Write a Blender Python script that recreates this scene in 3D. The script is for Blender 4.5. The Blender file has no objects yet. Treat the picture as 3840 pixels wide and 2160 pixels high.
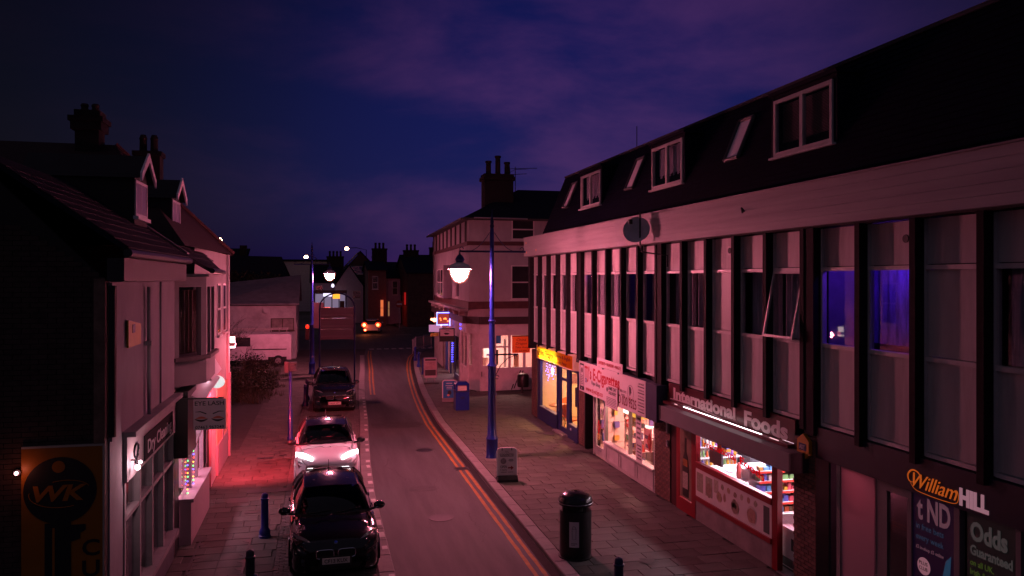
import bpy, bmesh, math, random
from mathutils import Vector, Matrix
random.seed(7)
R = math.radians
scene = bpy.context.scene
COL = scene.collection

# ------------------------------------------------------------------ camera
cam_data = bpy.data.cameras.new("camera")
cam = bpy.data.objects.new("camera", cam_data)
COL.objects.link(cam)
cam.location = (0, 0, 5.9)
cam.rotation_euler = (R(90), 0, R(-13.551))
cam_data.sensor_width = 36
cam_data.lens = 28.0
cam_data.shift_y = -0.00912
cam_data.clip_start = 0.1
cam_data.clip_end = 3000
scene.camera = cam

# ------------------------------------------------------------------ sky
world = bpy.data.worlds.new("World")
scene.world = world
world.use_nodes = True
wn = world.node_tree
wn.nodes.clear()
def N(tree, t, **k):
    n = tree.nodes.new(t)
    for a, b in k.items():
        setattr(n, a, b)
    return n
def build_sky():
    L = wn.links.new
    out = N(wn, 'ShaderNodeOutputWorld')
    bg = N(wn, 'ShaderNodeBackground')
    sky = N(wn, 'ShaderNodeTexSky')
    sky.sky_type = 'NISHITA'
    sky.sun_disc = False
    sky.sun_elevation = R(-3.0)
    sky.sun_rotation = R(25)
    tc = N(wn, 'ShaderNodeTexCoord')
    # direction of the town glow / last twilight, a little right of the street
    gl = N(wn, 'ShaderNodeVectorMath', operation='DOT_PRODUCT')
    a = R(20); e = R(6)
    gl.inputs[1].default_value = (math.sin(a)*math.cos(e), math.cos(a)*math.cos(e), math.sin(e))
    L(tc.outputs['Generated'], gl.inputs[0])
    fall = N(wn, 'ShaderNodeValToRGB')
    cr = fall.color_ramp
    cr.interpolation = 'B_SPLINE'
    cr.elements[0].position = 0.0; cr.elements[0].color = (.03, .03, .03, 1)
    cr.elements[1].position = 1.0; cr.elements[1].color = (1, 1, 1, 1)
    for p, v in ((.62, .03), (.78, .07), (.86, .17), (.92, .42), (.97, .90)):
        el = cr.elements.new(p); el.color = (v, v, v, 1)
    L(gl.outputs['Value'], fall.inputs[0])
    # stretched cloud layers
    mp = N(wn, 'ShaderNodeMapping')
    mp.inputs['Scale'].default_value = (1.0, 1.0, 2.5)
    mp.inputs['Location'].default_value = (2.1, 1.7, .2)
    mp.inputs['Rotation'].default_value = (R(4), R(-10), 0)
    L(tc.outputs['Generated'], mp.inputs[0])
    n1 = N(wn, 'ShaderNodeTexNoise')
    n1.inputs['Scale'].default_value = 3.1
    n1.inputs['Detail'].default_value = 7
    n1.inputs['Roughness'].default_value = .56
    n1.inputs['Distortion'].default_value = .35
    L(mp.outputs[0], n1.inputs['Vector'])
    c1 = N(wn, 'ShaderNodeValToRGB')
    c1.color_ramp.interpolation = 'EASE'
    c1.color_ramp.elements[0].position = .38; c1.color_ramp.elements[0].color = (0, 0, 0, 1)
    c1.color_ramp.elements[1].position = .76; c1.color_ramp.elements[1].color = (1, 1, 1, 1)
    L(n1.outputs['Fac'], c1.inputs[0])
    base = N(wn, 'ShaderNodeMix', data_type='RGBA')
    base.inputs['A'].default_value = (0.0032, 0.0060, 0.102, 1)
    base.inputs['B'].default_value = (0.064, 0.021, 0.138, 1)
    cm = N(wn, 'ShaderNodeMath', operation='MULTIPLY')
    cm.use_clamp = True
    cm2 = N(wn, 'ShaderNodeMath', operation='MULTIPLY_ADD')
    cm2.inputs[1].default_value = .9; cm2.inputs[2].default_value = .35
    L(fall.outputs[0], cm2.inputs[0]); L(c1.outputs[0], cm.inputs[0]); L(cm2.outputs[0], cm.inputs[1])
    L(cm.outputs[0], base.inputs['Factor'])
    mul = N(wn, 'ShaderNodeMix', data_type='RGBA', blend_type='MULTIPLY')
    mul.inputs['Factor'].default_value = 1
    L(base.outputs['Result'], mul.inputs['A'])
    L(fall.outputs[0], mul.inputs['B'])
    # twilight sky, very faint by now
    tw = N(wn, 'ShaderNodeMix', data_type='RGBA', blend_type='ADD')
    tw.inputs['Factor'].default_value = 1
    sc = N(wn, 'ShaderNodeMix', data_type='RGBA', blend_type='MULTIPLY')
    sc.inputs['Factor'].default_value = 1
    sc.inputs['B'].default_value = (.03, .03, .03, 1)
    L(sky.outputs[0], sc.inputs['A'])
    L(mul.outputs['Result'], tw.inputs['A'])
    L(sc.outputs['Result'], tw.inputs['B'])
    L(tw.outputs['Result'], bg.inputs['Color'])
    bg.inputs['Strength'].default_value = 1.0
    L(bg.outputs[0], out.inputs[0])
build_sky()

# a faint dusk light from the last of the sky
sd_ = bpy.data.lights.new('dusk_sun', 'SUN'); sd_.energy = .19; sd_.color = (.80, .62, 1); sd_.angle = R(150)
so_ = bpy.data.objects.new('dusk_sun', sd_); COL.objects.link(so_); so_.rotation_euler = (R(52), 0, R(-22))

# ------------------------------------------------------------------ exposure and render settings
scene.view_settings.view_transform = 'Standard'
scene.view_settings.look = 'None'
scene.view_settings.exposure = -0.35
scene.view_settings.gamma = 1
scene.view_settings.use_curve_mapping = False
scene.render.engine = 'CYCLES'
cy = scene.cycles
cy.use_denoising = True
cy.max_bounces = 6
cy.diffuse_bounces = 3
cy.glossy_bounces = 3
cy.transmission_bounces = 4
cy.transparent_max_bounces = 10
cy.sample_clamp_indirect = 4
cy.sample_clamp_direct = 0
cy.caustics_reflective = False
cy.caustics_refractive = False
cy.blur_glossy = 0.5
cy.use_light_tree = True

LAMP = (1.0, .215, .315)      # the pink street lamps

# ------------------------------------------------------------------ materials
MATS = {}
def M(name, col=(.5, .5, .5), rough=.6, metal=0, var=.18, scale=3.0, bump=0, bscale=30, spec=.4, coat=0,
      emit=None, es=0, stretch=(1, 1, 1), dirt=0, dirtcol=(.03, .025, .02)):
    if name in MATS:
        return MATS[name]
    m = bpy.data.materials.new(name)
    m.use_nodes = True
    t = m.node_tree
    b = t.nodes['Principled BSDF']
    L = t.links.new
    b.inputs['Roughness'].default_value = rough
    b.inputs['Metallic'].default_value = metal
    b.inputs['Specular IOR Level'].default_value = spec
    b.inputs['Coat Weight'].default_value = coat
    b.inputs['Coat Roughness'].default_value = .04
    c4 = (*col, 1)
    b.inputs['Base Color'].default_value = c4
    if emit:
        b.inputs['Emission Color'].default_value = (*emit, 1)
        b.inputs['Emission Strength'].default_value = es
    if var or bump or dirt:
        tc = N(t, 'ShaderNodeTexCoord')
        mp = N(t, 'ShaderNodeMapping')
        mp.inputs['Scale'].default_value = stretch
        L(tc.outputs['Object'], mp.inputs[0])
    if var:
        n = N(t, 'ShaderNodeTexNoise')
        n.inputs['Scale'].default_value = scale
        n.inputs['Detail'].default_value = 6
        n.inputs['Roughness'].default_value = .62
        L(mp.outputs[0], n.inputs['Vector'])
        r = N(t, 'ShaderNodeValToRGB')
        r.color_ramp.elements[0].position = .3
        r.color_ramp.elements[1].position = .72
        r.color_ramp.elements[0].color = tuple(x*(1-var) for x in col) + (1,)
        r.color_ramp.elements[1].color = tuple(min(1, x*(1+var)) for x in col) + (1,)
        L(n.outputs['Fac'], r.inputs[0])
        cur = r.outputs[0]
        if dirt:
            n2 = N(t, 'ShaderNodeTexNoise')
            n2.inputs['Scale'].default_value = scale*.45
            n2.inputs['Detail'].default_value = 8
            n2.inputs['Roughness'].default_value = .7
            L(mp.outputs[0], n2.inputs['Vector'])
            r2 = N(t, 'ShaderNodeValToRGB')
            r2.color_ramp.elements[0].position = .48
            r2.color_ramp.elements[1].position = .75
            r2.color_ramp.elements[0].color = (0, 0, 0, 1)
            r2.color_ramp.elements[1].color = (dirt, dirt, dirt, 1)
            L(n2.outputs['Fac'], r2.inputs[0])
            mx = N(t, 'ShaderNodeMix', data_type='RGBA')
            mx.inputs['B'].default_value = (*dirtcol, 1)
            L(r2.outputs[0], mx.inputs['Factor'])
            L(cur, mx.inputs['A'])
            cur = mx.outputs['Result']
        L(cur, b.inputs['Base Color'])
    if bump:
        nb = N(t, 'ShaderNodeTexNoise')
        nb.inputs['Scale'].default_value = bscale
        nb.inputs['Detail'].default_value = 4
        L(mp.outputs[0], nb.inputs['Vector'])
        bp = N(t, 'ShaderNodeBump')
        bp.inputs['Strength'].default_value = bump
        bp.inputs['Distance'].default_value = .02
        L(nb.outputs['Fac'], bp.inputs['Height'])
        L(bp.outputs[0], b.inputs['Normal'])
    MATS[name] = m
    return m

def glass(name, tint=(.6, .6, .65), refl=.12, rough=.02):
    """thin window glass: tinted see-through plus a mirror-like reflection at the edge angle"""
    if name in MATS:
        return MATS[name]
    m = bpy.data.materials.new(name)
    m.use_nodes = True
    t = m.node_tree
    t.nodes.clear()
    L = t.links.new
    out = N(t, 'ShaderNodeOutputMaterial')
    tr = N(t, 'ShaderNodeBsdfTransparent')
    tr.inputs[0].default_value = (*tint, 1)
    gl = N(t, 'ShaderNodeBsdfGlossy')
    gl.inputs['Roughness'].default_value = rough
    gl.inputs['Color'].default_value = (1, 1, 1, 1)
    lw = N(t, 'ShaderNodeFresnel')
    lw.inputs['IOR'].default_value = 1.45
    add = N(t, 'ShaderNodeMath', operation='ADD')
    add.use_clamp = True
    add.inputs[1].default_value = refl
    L(lw.outputs[0], add.inputs[0])
    ge = N(t, 'ShaderNodeNewGeometry')
    inv = N(t, 'ShaderNodeMath', operation='SUBTRACT')
    inv.inputs[0].default_value = 1
    L(ge.outputs['Backfacing'], inv.inputs[1])
    front = N(t, 'ShaderNodeMath', operation='MULTIPLY')
    L(add.outputs[0], front.inputs[0])
    L(inv.outputs[0], front.inputs[1])
    mx = N(t, 'ShaderNodeMixShader')
    L(front.outputs[0], mx.inputs[0])
    L(tr.outputs[0], mx.inputs[1])
    L(gl.outputs[0], mx.inputs[2])
    L(mx.outputs[0], out.inputs[0])
    MATS[name] = m
    return m

def film(name, col):
    """coloured see-through film that glows when lit from behind"""
    m = bpy.data.materials.new(name); m.use_nodes = True
    t = m.node_tree; t.nodes.clear()
    o = N(t, 'ShaderNodeOutputMaterial'); a = N(t, 'ShaderNodeBsdfTranslucent'); b = N(t, 'ShaderNodeBsdfDiffuse'); x = N(t, 'ShaderNodeMixShader')
    a.inputs[0].default_value = (*col, 1); b.inputs[0].default_value = (*col, 1)
    t.links.new(a.outputs[0], x.inputs[1]); t.links.new(b.outputs[0], x.inputs[2]); t.links.new(x.outputs[0], o.inputs[0])
    return m
def E(name, col=(1, 1, 1), s=1):
    return M(name, (.02, .02, .02), .5, var=0, emit=col, es=s)

# ------------------------------------------------------------------ mesh building
class MB:
    def __init__(self):
        self.v = []; self.f = []
    def add(self, vs, fs):
        o = len(self.v)
        self.v += [tuple(p) for p in vs]
        self.f += [tuple(i+o for i in q) for q in fs]
        return self
    def box(self, x0, x1, y0, y1, z0, z1):
        x0, x1 = min(x0, x1), max(x0, x1); y0, y1 = min(y0, y1), max(y0, y1); z0, z1 = min(z0, z1), max(z0, z1)
        return self.add([(x0,y0,z0),(x1,y0,z0),(x1,y1,z0),(x0,y1,z0),(x0,y0,z1),(x1,y0,z1),(x1,y1,z1),(x0,y1,z1)],
                        [(0,3,2,1),(4,5,6,7),(0,1,5,4),(1,2,6,5),(2,3,7,6),(3,0,4,7)])
    def obox(self, c, sx, sy, sz, rot=None):
        """box of full size sx, sy, sz about c, turned by the matrix rot"""
        vs = []
        for z in (-.5, .5):
            for x, y in ((-.5,-.5),(.5,-.5),(.5,.5),(-.5,.5)):
                p = Vector((x*sx, y*sy, z*sz))
                if rot is not None: p = rot @ p
                vs.append(p + Vector(c))
        return self.add(vs, [(0,3,2,1),(4,5,6,7),(0,1,5,4),(1,2,6,5),(2,3,7,6),(3,0,4,7)])
    def poly(self, pts):
        return self.add(pts, [tuple(range(len(pts)))])
    def slab(self, pts, off):
        """a flat polygon given thickness by the vector off"""
        n = len(pts)
        off = Vector(off)
        vs = [Vector(p) for p in pts] + [Vector(p)+off for p in pts]
        fs = [tuple(range(n)), tuple(range(2*n-1, n-1, -1))]
        fs += [(i, i+n, (i+1) % n+n, (i+1) % n) for i in range(n)]
        return self.add(vs, fs)
    def cyl(self, p0, p1, r0, r1=None, n=12, caps=True):
        r1 = r0 if r1 is None else r1
        p0 = Vector(p0); p1 = Vector(p1)
        d = (p1-p0).normalized()
        a = d.orthogonal().normalized(); b = d.cross(a)
        vs = []
        for p, r in ((p0, r0), (p1, r1)):
            for i in range(n):
                t = 2*math.pi*i/n
                vs.append(p + a*r*math.cos(t) + b*r*math.sin(t))
        fs = [(i, (i+1) % n, n+(i+1) % n, n+i) for i in range(n)]
        if caps: fs += [tuple(range(n-1, -1, -1)), tuple(range(n, 2*n))]
        return self.add(vs, fs)
    def tube(self, pts, r, n=8, closed=False):
        pts = [Vector(p) for p in pts]
        m = len(pts)
        rs = r if isinstance(r, (list, tuple)) else [r]*m
        vs = []; ref = None
        for i, p in enumerate(pts):
            if closed:
                d = pts[(i+1) % m]-pts[i-1]
            else:
                d = pts[min(i+1, m-1)]-pts[max(i-1, 0)]
            d.normalize()
            if ref is None: ref = d.orthogonal()
            a = (ref - d*ref.dot(d))
            if a.length < 1e-5: a = d.orthogonal()
            a.normalize(); b = d.cross(a); ref = a
            for k in range(n):
                t = 2*math.pi*k/n
                vs.append(p + a*rs[i]*math.cos(t) + b*rs[i]*math.sin(t))
        fs = []
        for i in range(m if closed else m-1):
            j = (i+1) % m
            fs += [(i*n+k, i*n+(k+1) % n, j*n+(k+1) % n, j*n+k) for k in range(n)]
        if not closed:
            fs += [tuple(range(n-1, -1, -1)), tuple(range((m-1)*n, m*n))]
        return self.add(vs, fs)
    def lathe(self, prof, c, n=20, caps=True):
        """prof = [(r, z)...] turned about the vertical through c"""
        vs = []
        for r, z in prof:
            for i in range(n):
                t = 2*math.pi*i/n
                vs.append((c[0]+r*math.cos(t), c[1]+r*math.sin(t), c[2]+z))
        fs = []
        for j in range(len(prof)-1):
            fs += [(j*n+i, j*n+(i+1) % n, (j+1)*n+(i+1) % n, (j+1)*n+i) for i in range(n)]
        if caps:
            fs += [tuple(range(n-1, -1, -1)), tuple(range((len(prof)-1)*n, len(prof)*n))]
        return self.add(vs, fs)
    def ball(self, c, rx, ry=None, rz=None, n=10, m=6):
        ry = rx if ry is None else ry; rz = rx if rz is None else rz
        vs = [(c[0], c[1], c[2]-rz)]
        for j in range(1, m):
            ph = -math.pi/2 + math.pi*j/m
            for i in range(n):
                t = 2*math.pi*i/n
                vs.append((c[0]+rx*math.cos(ph)*math.cos(t), c[1]+ry*math.cos(ph)*math.sin(t), c[2]+rz*math.sin(ph)))
        vs.append((c[0], c[1], c[2]+rz))
        fs = [(0, 1+(i+1) % n, 1+i) for i in range(n)]
        for j in range(m-2):
            fs += [(1+j*n+i, 1+j*n+(i+1) % n, 1+(j+1)*n+(i+1) % n, 1+(j+1)*n+i) for i in range(n)]
        k = 1+(m-2)*n
        fs += [(k+i, k+(i+1) % n, len(vs)-1) for i in range(n)]
        return self.add(vs, fs)
    def grid(self, fn, nu, nv):
        vs = [fn(i/nu, j/nv) for j in range(nv+1) for i in range(nu+1)]
        w = nu+1
        return self.add(vs, [(j*w+i, j*w+i+1, (j+1)*w+i+1, (j+1)*w+i) for j in range(nv) for i in range(nu)])

ORG = {}
def link(o, parent):
    COL.objects.link(o)
    if parent is not None:
        o.parent = parent
        ORG[o.name] = ORG.get(parent.name, Vector((0, 0, 0)))
    return o
def mesh(name, mb, mat, off=(0, 0, 0), smooth=False):
    me = bpy.data.meshes.new(name)
    ox, oy, oz = off
    me.from_pydata([(x-ox, y-oy, z-oz) for x, y, z in mb.v], [], mb.f)
    bm = bmesh.new(); bm.from_mesh(me)
    bmesh.ops.recalc_face_normals(bm, faces=bm.faces)
    bm.to_mesh(me); bm.free()
    if smooth:
        me.polygons.foreach_set('use_smooth', [True]*len(me.polygons))
        me.set_sharp_from_angle(angle=R(42))
    me.materials.append(mat)
    me.update()
    return me
def part(name, mb, mat, parent, smooth=False, kind=None, label=None):
    """one mesh object, built in world coordinates (or local to a thing at the origin), under its thing"""
    off = ORG.get(parent.name, Vector((0, 0, 0))) if parent is not None else (0, 0, 0)
    o = bpy.data.objects.new(name, mesh(name, mb, mat, off, smooth))
    link(o, parent)
    if kind: o['kind'] = kind
    if label: o['label'] = label
    return o
def thing(name, label, cat, loc=(0, 0, 0), group=None):
    o = bpy.data.objects.new(name, None)
    o.empty_display_size = .2
    o.location = loc
    COL.objects.link(o)
    ORG[o.name] = Vector(loc)
    o['label'] = label; o['category'] = cat
    if group: o['group'] = group
    return o
def solo(name, mb, mat, label, cat, loc=(0, 0, 0), group=None, smooth=False):
    """a thing that is one mesh"""
    o = bpy.data.objects.new(name, mesh(name, mb, mat, loc, smooth))
    o.location = loc
    COL.objects.link(o)
    ORG[o.name] = Vector(loc)
    o['label'] = label; o['category'] = cat
    if group: o['group'] = group
    return o
def struct(name, mb, mat, kind='structure', smooth=False):
    o = bpy.data.objects.new(name, mesh(name, mb, mat, (0, 0, 0), smooth))
    COL.objects.link(o)
    ORG[o.name] = Vector((0, 0, 0))
    o['kind'] = kind
    return o
def piece(name, me, parent, loc, scale=(1, 1, 1), rot=(0, 0, 0)):
    """a small repeated piece that shares its mesh"""
    o = bpy.data.objects.new(name, me)
    o.location = Vector(loc) - ORG.get(parent.name, Vector((0, 0, 0)))
    o.scale = scale; o.rotation_euler = rot
    COL.objects.link(o)
    o.parent = parent
    return o
def aim(o, target):
    d = Vector(target)-o.matrix_basis.translation - (ORG.get(o.parent.name, Vector((0, 0, 0))) if o.parent else Vector((0, 0, 0)))
    o.rotation_euler = d.to_track_quat('-Z', 'Y').to_euler()
def dup(root, loc, label=None, group=None, rz=None):
    def cp(o, par):
        c = o.copy(); COL.objects.link(c)
        if par is not None: c.parent = par
        for ch in list(o.children): cp(ch, c)
        return c
    r = cp(root, None)
    r.location = loc
    if rz is not None: r.rotation_euler = (0, 0, rz)
    if label: r['label'] = label
    if group: r['group'] = group
    return r
def lamp_light(name, parent, kind, loc, col, power, size=.2, size_y=None, rot=None, spot=None):
    ld = bpy.data.lights.new(name, kind)
    ld.color = col; ld.energy = power
    if kind == 'AREA':
        ld.size = size
        if size_y: ld.shape = 'RECTANGLE'; ld.size_y = size_y
    else:
        ld.shadow_soft_size = size
    if spot: ld.spot_size = R(spot[0]); ld.spot_blend = spot[1]
    o = bpy.data.objects.new(name, ld)
    o.location = Vector(loc) - ORG.get(parent.name, Vector((0, 0, 0)))
    if rot: o.rotation_euler = rot
    COL.objects.link(o); o.parent = parent
    return o

_H = {}
def text_raw(s, bold=0, shear=0, ext=0, spacing=1.0):
    cu = bpy.data.curves.new('t', 'FONT')
    cu.body = s; cu.size = 1; cu.offset = bold; cu.shear = shear; cu.extrude = ext
    cu.space_character = spacing; cu.resolution_u = 3; cu.align_x = 'LEFT'
    ob = bpy.data.objects.new('t', cu)
    COL.objects.link(ob)
    bpy.context.view_layer.update()
    dg = bpy.context.evaluated_depsgraph_get()
    me = bpy.data.meshes.new_from_object(ob.evaluated_get(dg))
    vs = [tuple(v.co) for v in me.vertices]
    fs = [tuple(p.vertices) for p in me.polygons]
    bpy.data.objects.remove(ob); bpy.data.curves.remove(cu); bpy.data.meshes.remove(me)
    return vs, fs
def text(s, o, right, up, cap, mat, parent, width=None, bold=0, shear=0, ext=.003, name='lettering', center=False,
         spacing=1.0, mb=None, arc=None):
    """lettering of cap height cap, its baseline starting at o; width squeezes or stretches it to fit"""
    if 'H' not in _H:
        v, _ = text_raw('H'); _H['H'] = max(p[1] for p in v)
    k = cap/_H['H']
    vs, fs = text_raw(s, bold, shear, 0, spacing)
    x0 = min(p[0] for p in vs); x1 = max(p[0] for p in vs)
    kx = width/(x1-x0) if width else k
    r = Vector(right).normalized(); u = Vector(up).normalized(); n = r.cross(u)
    sh = -(x0+x1)/2 if center else -x0
    out = []
    o = Vector(o)
    for lay in (0, 1):
        for x, y, z in vs:
            dy = y*k
            if arc: dy += arc(((x-x0)/(x1-x0)))
            out.append(o + r*((x+sh)*kx) + u*dy + n*(ext*lay))
    m = len(vs)
    ff = [tuple(reversed(q)) for q in fs] + [tuple(i+m for i in q) for q in fs]
    # side walls on boundary edges
    cnt = {}
    for q in fs:
        for i in range(len(q)):
            e = (q[i], q[(i+1) % len(q)])
            cnt[e] = 1
    for (a, b) in list(cnt):
        if (b, a) not in cnt:
            ff.append((a, b, b+m, a+m))
    if mb is not None:
        mb.add(out, ff); return mb
    t = MB(); t.add(out, ff)
    return part(name, t, mat, parent)

# shared materials
white_paint = M('white_paint', (.62, .60, .58), .5, var=.1, dirt=.35, bump=.08)
cream_panel = M('cream_panel', (.50, .47, .46), .55, var=.10, scale=2.2, dirt=.6, dirtcol=(.17, .15, .14), stretch=(1, 1.6, .22), bump=.05, bscale=25)
cream_panel_b = M('cream_panel_b', (.45, .42, .42), .55, var=.12, scale=2.6, dirt=.75, dirtcol=(.15, .13, .12), stretch=(1, 1.6, .2), bump=.05, bscale=25)
dark_fin = M('dark_fin', (.011, .010, .011), .75, var=.4, scale=6, bump=.15, spec=.12)
black_paint = M('black_paint', (.015, .015, .016), .4, var=.2)
blue_paint = M('blue_paint', (.007, .018, .18), .32, var=.12, scale=5, coat=.3)
navy_paint = M('navy_paint', (.012, .018, .09), .4, var=.2)
red_paint = M('red_paint', (.22, .006, .012), .35, var=.12)
brick_mat = M('brick_red', (.13, .06, .045), .85, var=.4, scale=7, bump=.3, bscale=60)
mortar = M('mortar', (.06, .055, .05), .95, var=.2)
slate = M('slate', (.010, .012, .022), .8, var=.4, scale=5, bump=.2, spec=.12)
tarmac = M('tarmac', (.066, .064, .066), .72, var=.3, scale=1.6, bump=.4, bscale=120, dirt=.7, dirtcol=(.03, .03, .03), stretch=(1.7, .16, 1))
paving_mat = M('paving', (.095, .085, .075), .8, var=.25, scale=2.2, bump=.25, bscale=60, dirt=.5, dirtcol=(.07, .06, .055))
joint_mat = M('joint', (.05, .047, .044), .95, var=.3, scale=4)
sett_mat = M('sett_stone', (.085, .075, .072), .7, var=.35, scale=5, bump=.3)
kerb_mat = M('kerb_granite', (.19, .17, .165), .75, var=.2, scale=6, bump=.2, bscale=90, dirt=.3)
yellow_line_mat = M('yellow_line', (.36, .15, .02), .7, var=.25, scale=4, dirt=.6, dirtcol=(.10, .08, .06), bump=.2, bscale=120)
white_line_mat = M('white_line', (.55, .53, .5), .7, var=.25, scale=6, dirt=.6, dirtcol=(.15, .13, .12))
metal = M('grey_metal', (.28, .28, .30), .4, metal=.7, var=.1)
dark_glass = glass('window_glass', (.85, .85, .88), .04)
shop_glass = glass('shop_glass', (.9, .9, .92), .02)
room_dark = M('room_dark', (.06, .055, .06), .9, var=.2)
render_wall = M('render_wall', (.38, .35, .36), .85, var=.12, scale=1.5, bump=.25, bscale=50, dirt=.5, dirtcol=(.16, .14, .13), stretch=(1, 1, .5))
# ================================================================== GROUND
def lerp_table(tab):
    def fn(y):
        if y <= tab[0][0]: return tab[0][1]
        for (a, p), (b, q) in zip(tab, tab[1:]):
            if y <= b:
                t = (y-a)/(b-a)
                return p+(q-p)*t
        return tab[-1][1]
    return fn
LX = lerp_table([(0, 1.46), (22, 1.46), (26, 1.58), (30, 1.76), (34, 1.96), (38, 2.1), (42, 2.27), (47, 2.52), (52, 2.82), (57, 3.06), (62, 3.3), (68, 3.72)])
RX = lerp_table([(0, 4.65), (32, 4.65), (36, 4.80), (40, 5.02), (44, 5.3), (48, 5.62), (52, 5.98), (56, 6.4), (60, 6.95), (63, 7.6), (66, 8.7), (68, 9.9)])
PZ = .10   # right pavement height
LZ = .03   # left side is almost flush

gb = MB(); gb.poly([(-400, -60, -.12), (400, -60, -.12), (400, 900, -.12), (-400, 900, -.12)])
struct('ground', gb, M('earth', (.05, .047, .043), .95, var=.3))

rb = MB()
ys = [-8, 0, 8, 16, 22, 26, 30, 34, 38, 42, 46, 50, 54, 58, 62, 65, 68]
for a, b in zip(ys, ys[1:]):
    rb.poly([(LX(a), a, 0), (RX(a), a, 0), (RX(b), b, 0), (LX(b), b, 0)])
rb.poly([(-40, 68, 0), (70, 68, 0), (70, 94, 0), (-40, 94, 0)])
rb.poly([(3.4, 94, 0), (9.2, 94, 0), (4.5, 190, 0), (-2.5, 190, 0)])
road = struct('road', rb, tarmac)

# pavements: mortar beds that carry slabs
pb = MB()
for a, b in zip(ys, ys[1:]):
    q = lambda y: RX(y)+.02
    pb.slab([(q(a), a, PZ-.03), (20, a, PZ-.03), (20, b, PZ-.03), (q(b), b, PZ-.03)], (0, 0, -.13))
pave_r = struct('pavement', pb, joint_mat)
pl = MB()
pl.slab([(-14, -8, LZ-.02), (1.44, -8, LZ-.02), (1.44, 22, LZ-.02), (1.74, 30, LZ-.02), (2.25, 42, LZ-.02), (2.8, 52, LZ-.02), (3.28, 62, LZ-.02),
         (3.6, 67.9, LZ-.02), (-14, 67.9, LZ-.02)], (0, 0, -.12))
pave_l = struct('pavement', pl, joint_mat)
fp = MB()
fp.box(9.3, 60, 94, 130, -.1, .1); fp.box(-40, 3.3, 94, 130, -.1, .1)
struct('pavement', fp, M('far_paving', (.10, .095, .09), .85, var=.25))

def unit_slab(name, sx, sy, sz, mat, bev=.008):
    b = MB()
    x, y = sx/2, sy/2
    b.add([(-x, -y, -sz), (x, -y, -sz), (x, y, -sz), (-x, y, -sz), (-x, -y, -bev), (x, -y, -bev), (x, y, -bev), (-x, y, -bev),
           (-x+bev, -y+bev, 0), (x-bev, -y+bev, 0), (x-bev, y-bev, 0), (-x+bev, y-bev, 0)],
          [(0, 1, 5, 4), (1, 2, 6, 5), (2, 3, 7, 6), (3, 0, 4, 7), (4, 5, 9, 8), (5, 6, 10, 9), (6, 7, 11, 10), (7, 4, 8, 11), (8, 9, 10, 11)])
    return mesh(name, b, mat)
tones = [M('paving_%d' % i, c, .8, var=.25, scale=2.2, bump=.25, bscale=60, dirt=.5, dirtcol=(.07, .06, .055))
         for i, c in enumerate([(.078, .070, .060), (.066, .059, .052), (.092, .082, .073), (.072, .066, .058)])]
slab_me = [unit_slab('paving_slab', .588, .438, .05, t) for t in tones]
def lay_slabs(parent, x0f, x1f, y0, y1, z, limit, skip=None):
    """rows across the pavement, staggered; the nearest as single slabs, the rest joined"""
    n = 0; rest = MB(); row = 0
    y = y0
    while y < y1:
        xa = x0f(y+.22); xb = x1f(y+.22)
        x = xa - (0, .3, .15, .42)[row % 4]
        while x < xb-.05:
            l, r = max(x, xa), min(x+.6, xb)
            if r-l > .12 and not (skip and skip((l+r)/2, y+.22)):
                zz = z + random.uniform(-.004, .003)
                w = (r-l)-.012
                if n < limit:
                    piece('paving_slab', random.choice(slab_me), parent, ((l+r)/2, y+.225, zz), (w/.588, 1, 1),
                          (random.uniform(-.006, .006), random.uniform(-.006, .006), 0))
                    n += 1
                else:
                    rest.box((l+r)/2-w/2, (l+r)/2+w/2, y+.006, y+.444, zz-.03, zz)
            x += .6
        y += .45; row += 1
    if rest.v:
        part('paving_slabs', rest, tones[0], parent, kind='stuff')
lay_slabs(pave_r, lambda y: RX(y)+.30, lambda y: 8.83 if y < 33 else (13 if y < 39.9 else 7.72), 9.0, 57, PZ, 300)

# manhole with slab infill on the left pavement
def in_manhole(x, y): return -2.62 < x < -1.5 and 16.6 < y < 19.0
lay_slabs(pave_l, lambda y: -2.98 if y < 29 else -2.4+min(.0, (y-60)*.01), lambda y: -.92 if y < 30 else -.92+(y-30)*.02, 9.0, 62, LZ, 300, in_manhole)
mf = MB()
for x in (-2.6, -1.52): mf.box(x-.02, x+.02, 16.65, 18.95, LZ-.03, LZ+.002)
for y in (16.65, 18.95): mf.box(-2.58, -1.54, y-.02, y+.02, LZ-.03, LZ+.002)
for i in range(5):
    y = 16.95+i*.44
    for x, sgn in ((-1.54, -1), (-2.58, 1)):
        mf.slab([(x, y-.1, LZ-.004), (x+sgn*.13, y, LZ-.004), (x, y+.1, LZ-.004)], (0, 0, -.02))
mh = part('manhole_frame', mf, M('cast_iron', (.02, .02, .02), .5, metal=.3), pave_l)
mi = MB()
for i in range(5):
    y0 = 16.69+i*.45
    for j in range(2):
        mi.box(-2.56+j*.515+(i % 2)*.0, -2.56+j*.515+.5, y0, y0+.43, LZ-.03, LZ-.008)
part('manhole_infill', mi, tones[1], pave_l)
for (x, y, w, l) in ((-1.62, 20.95, .42, .16), (-1.75, 27.2, .5, .2), (-1.2, 27.5, .25, .16), (-1.3, 23.0, 1.3, .34), (-2.1, 22.2, .55, .5), (-1.0, 29.6, .6, .2)):
    b = MB(); b.box(x-w/2, x+w/2, y-l/2, y+l/2, LZ-.02, LZ+.006)
    part('drain_cover', b, M('cast_iron'), pave_l)

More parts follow.
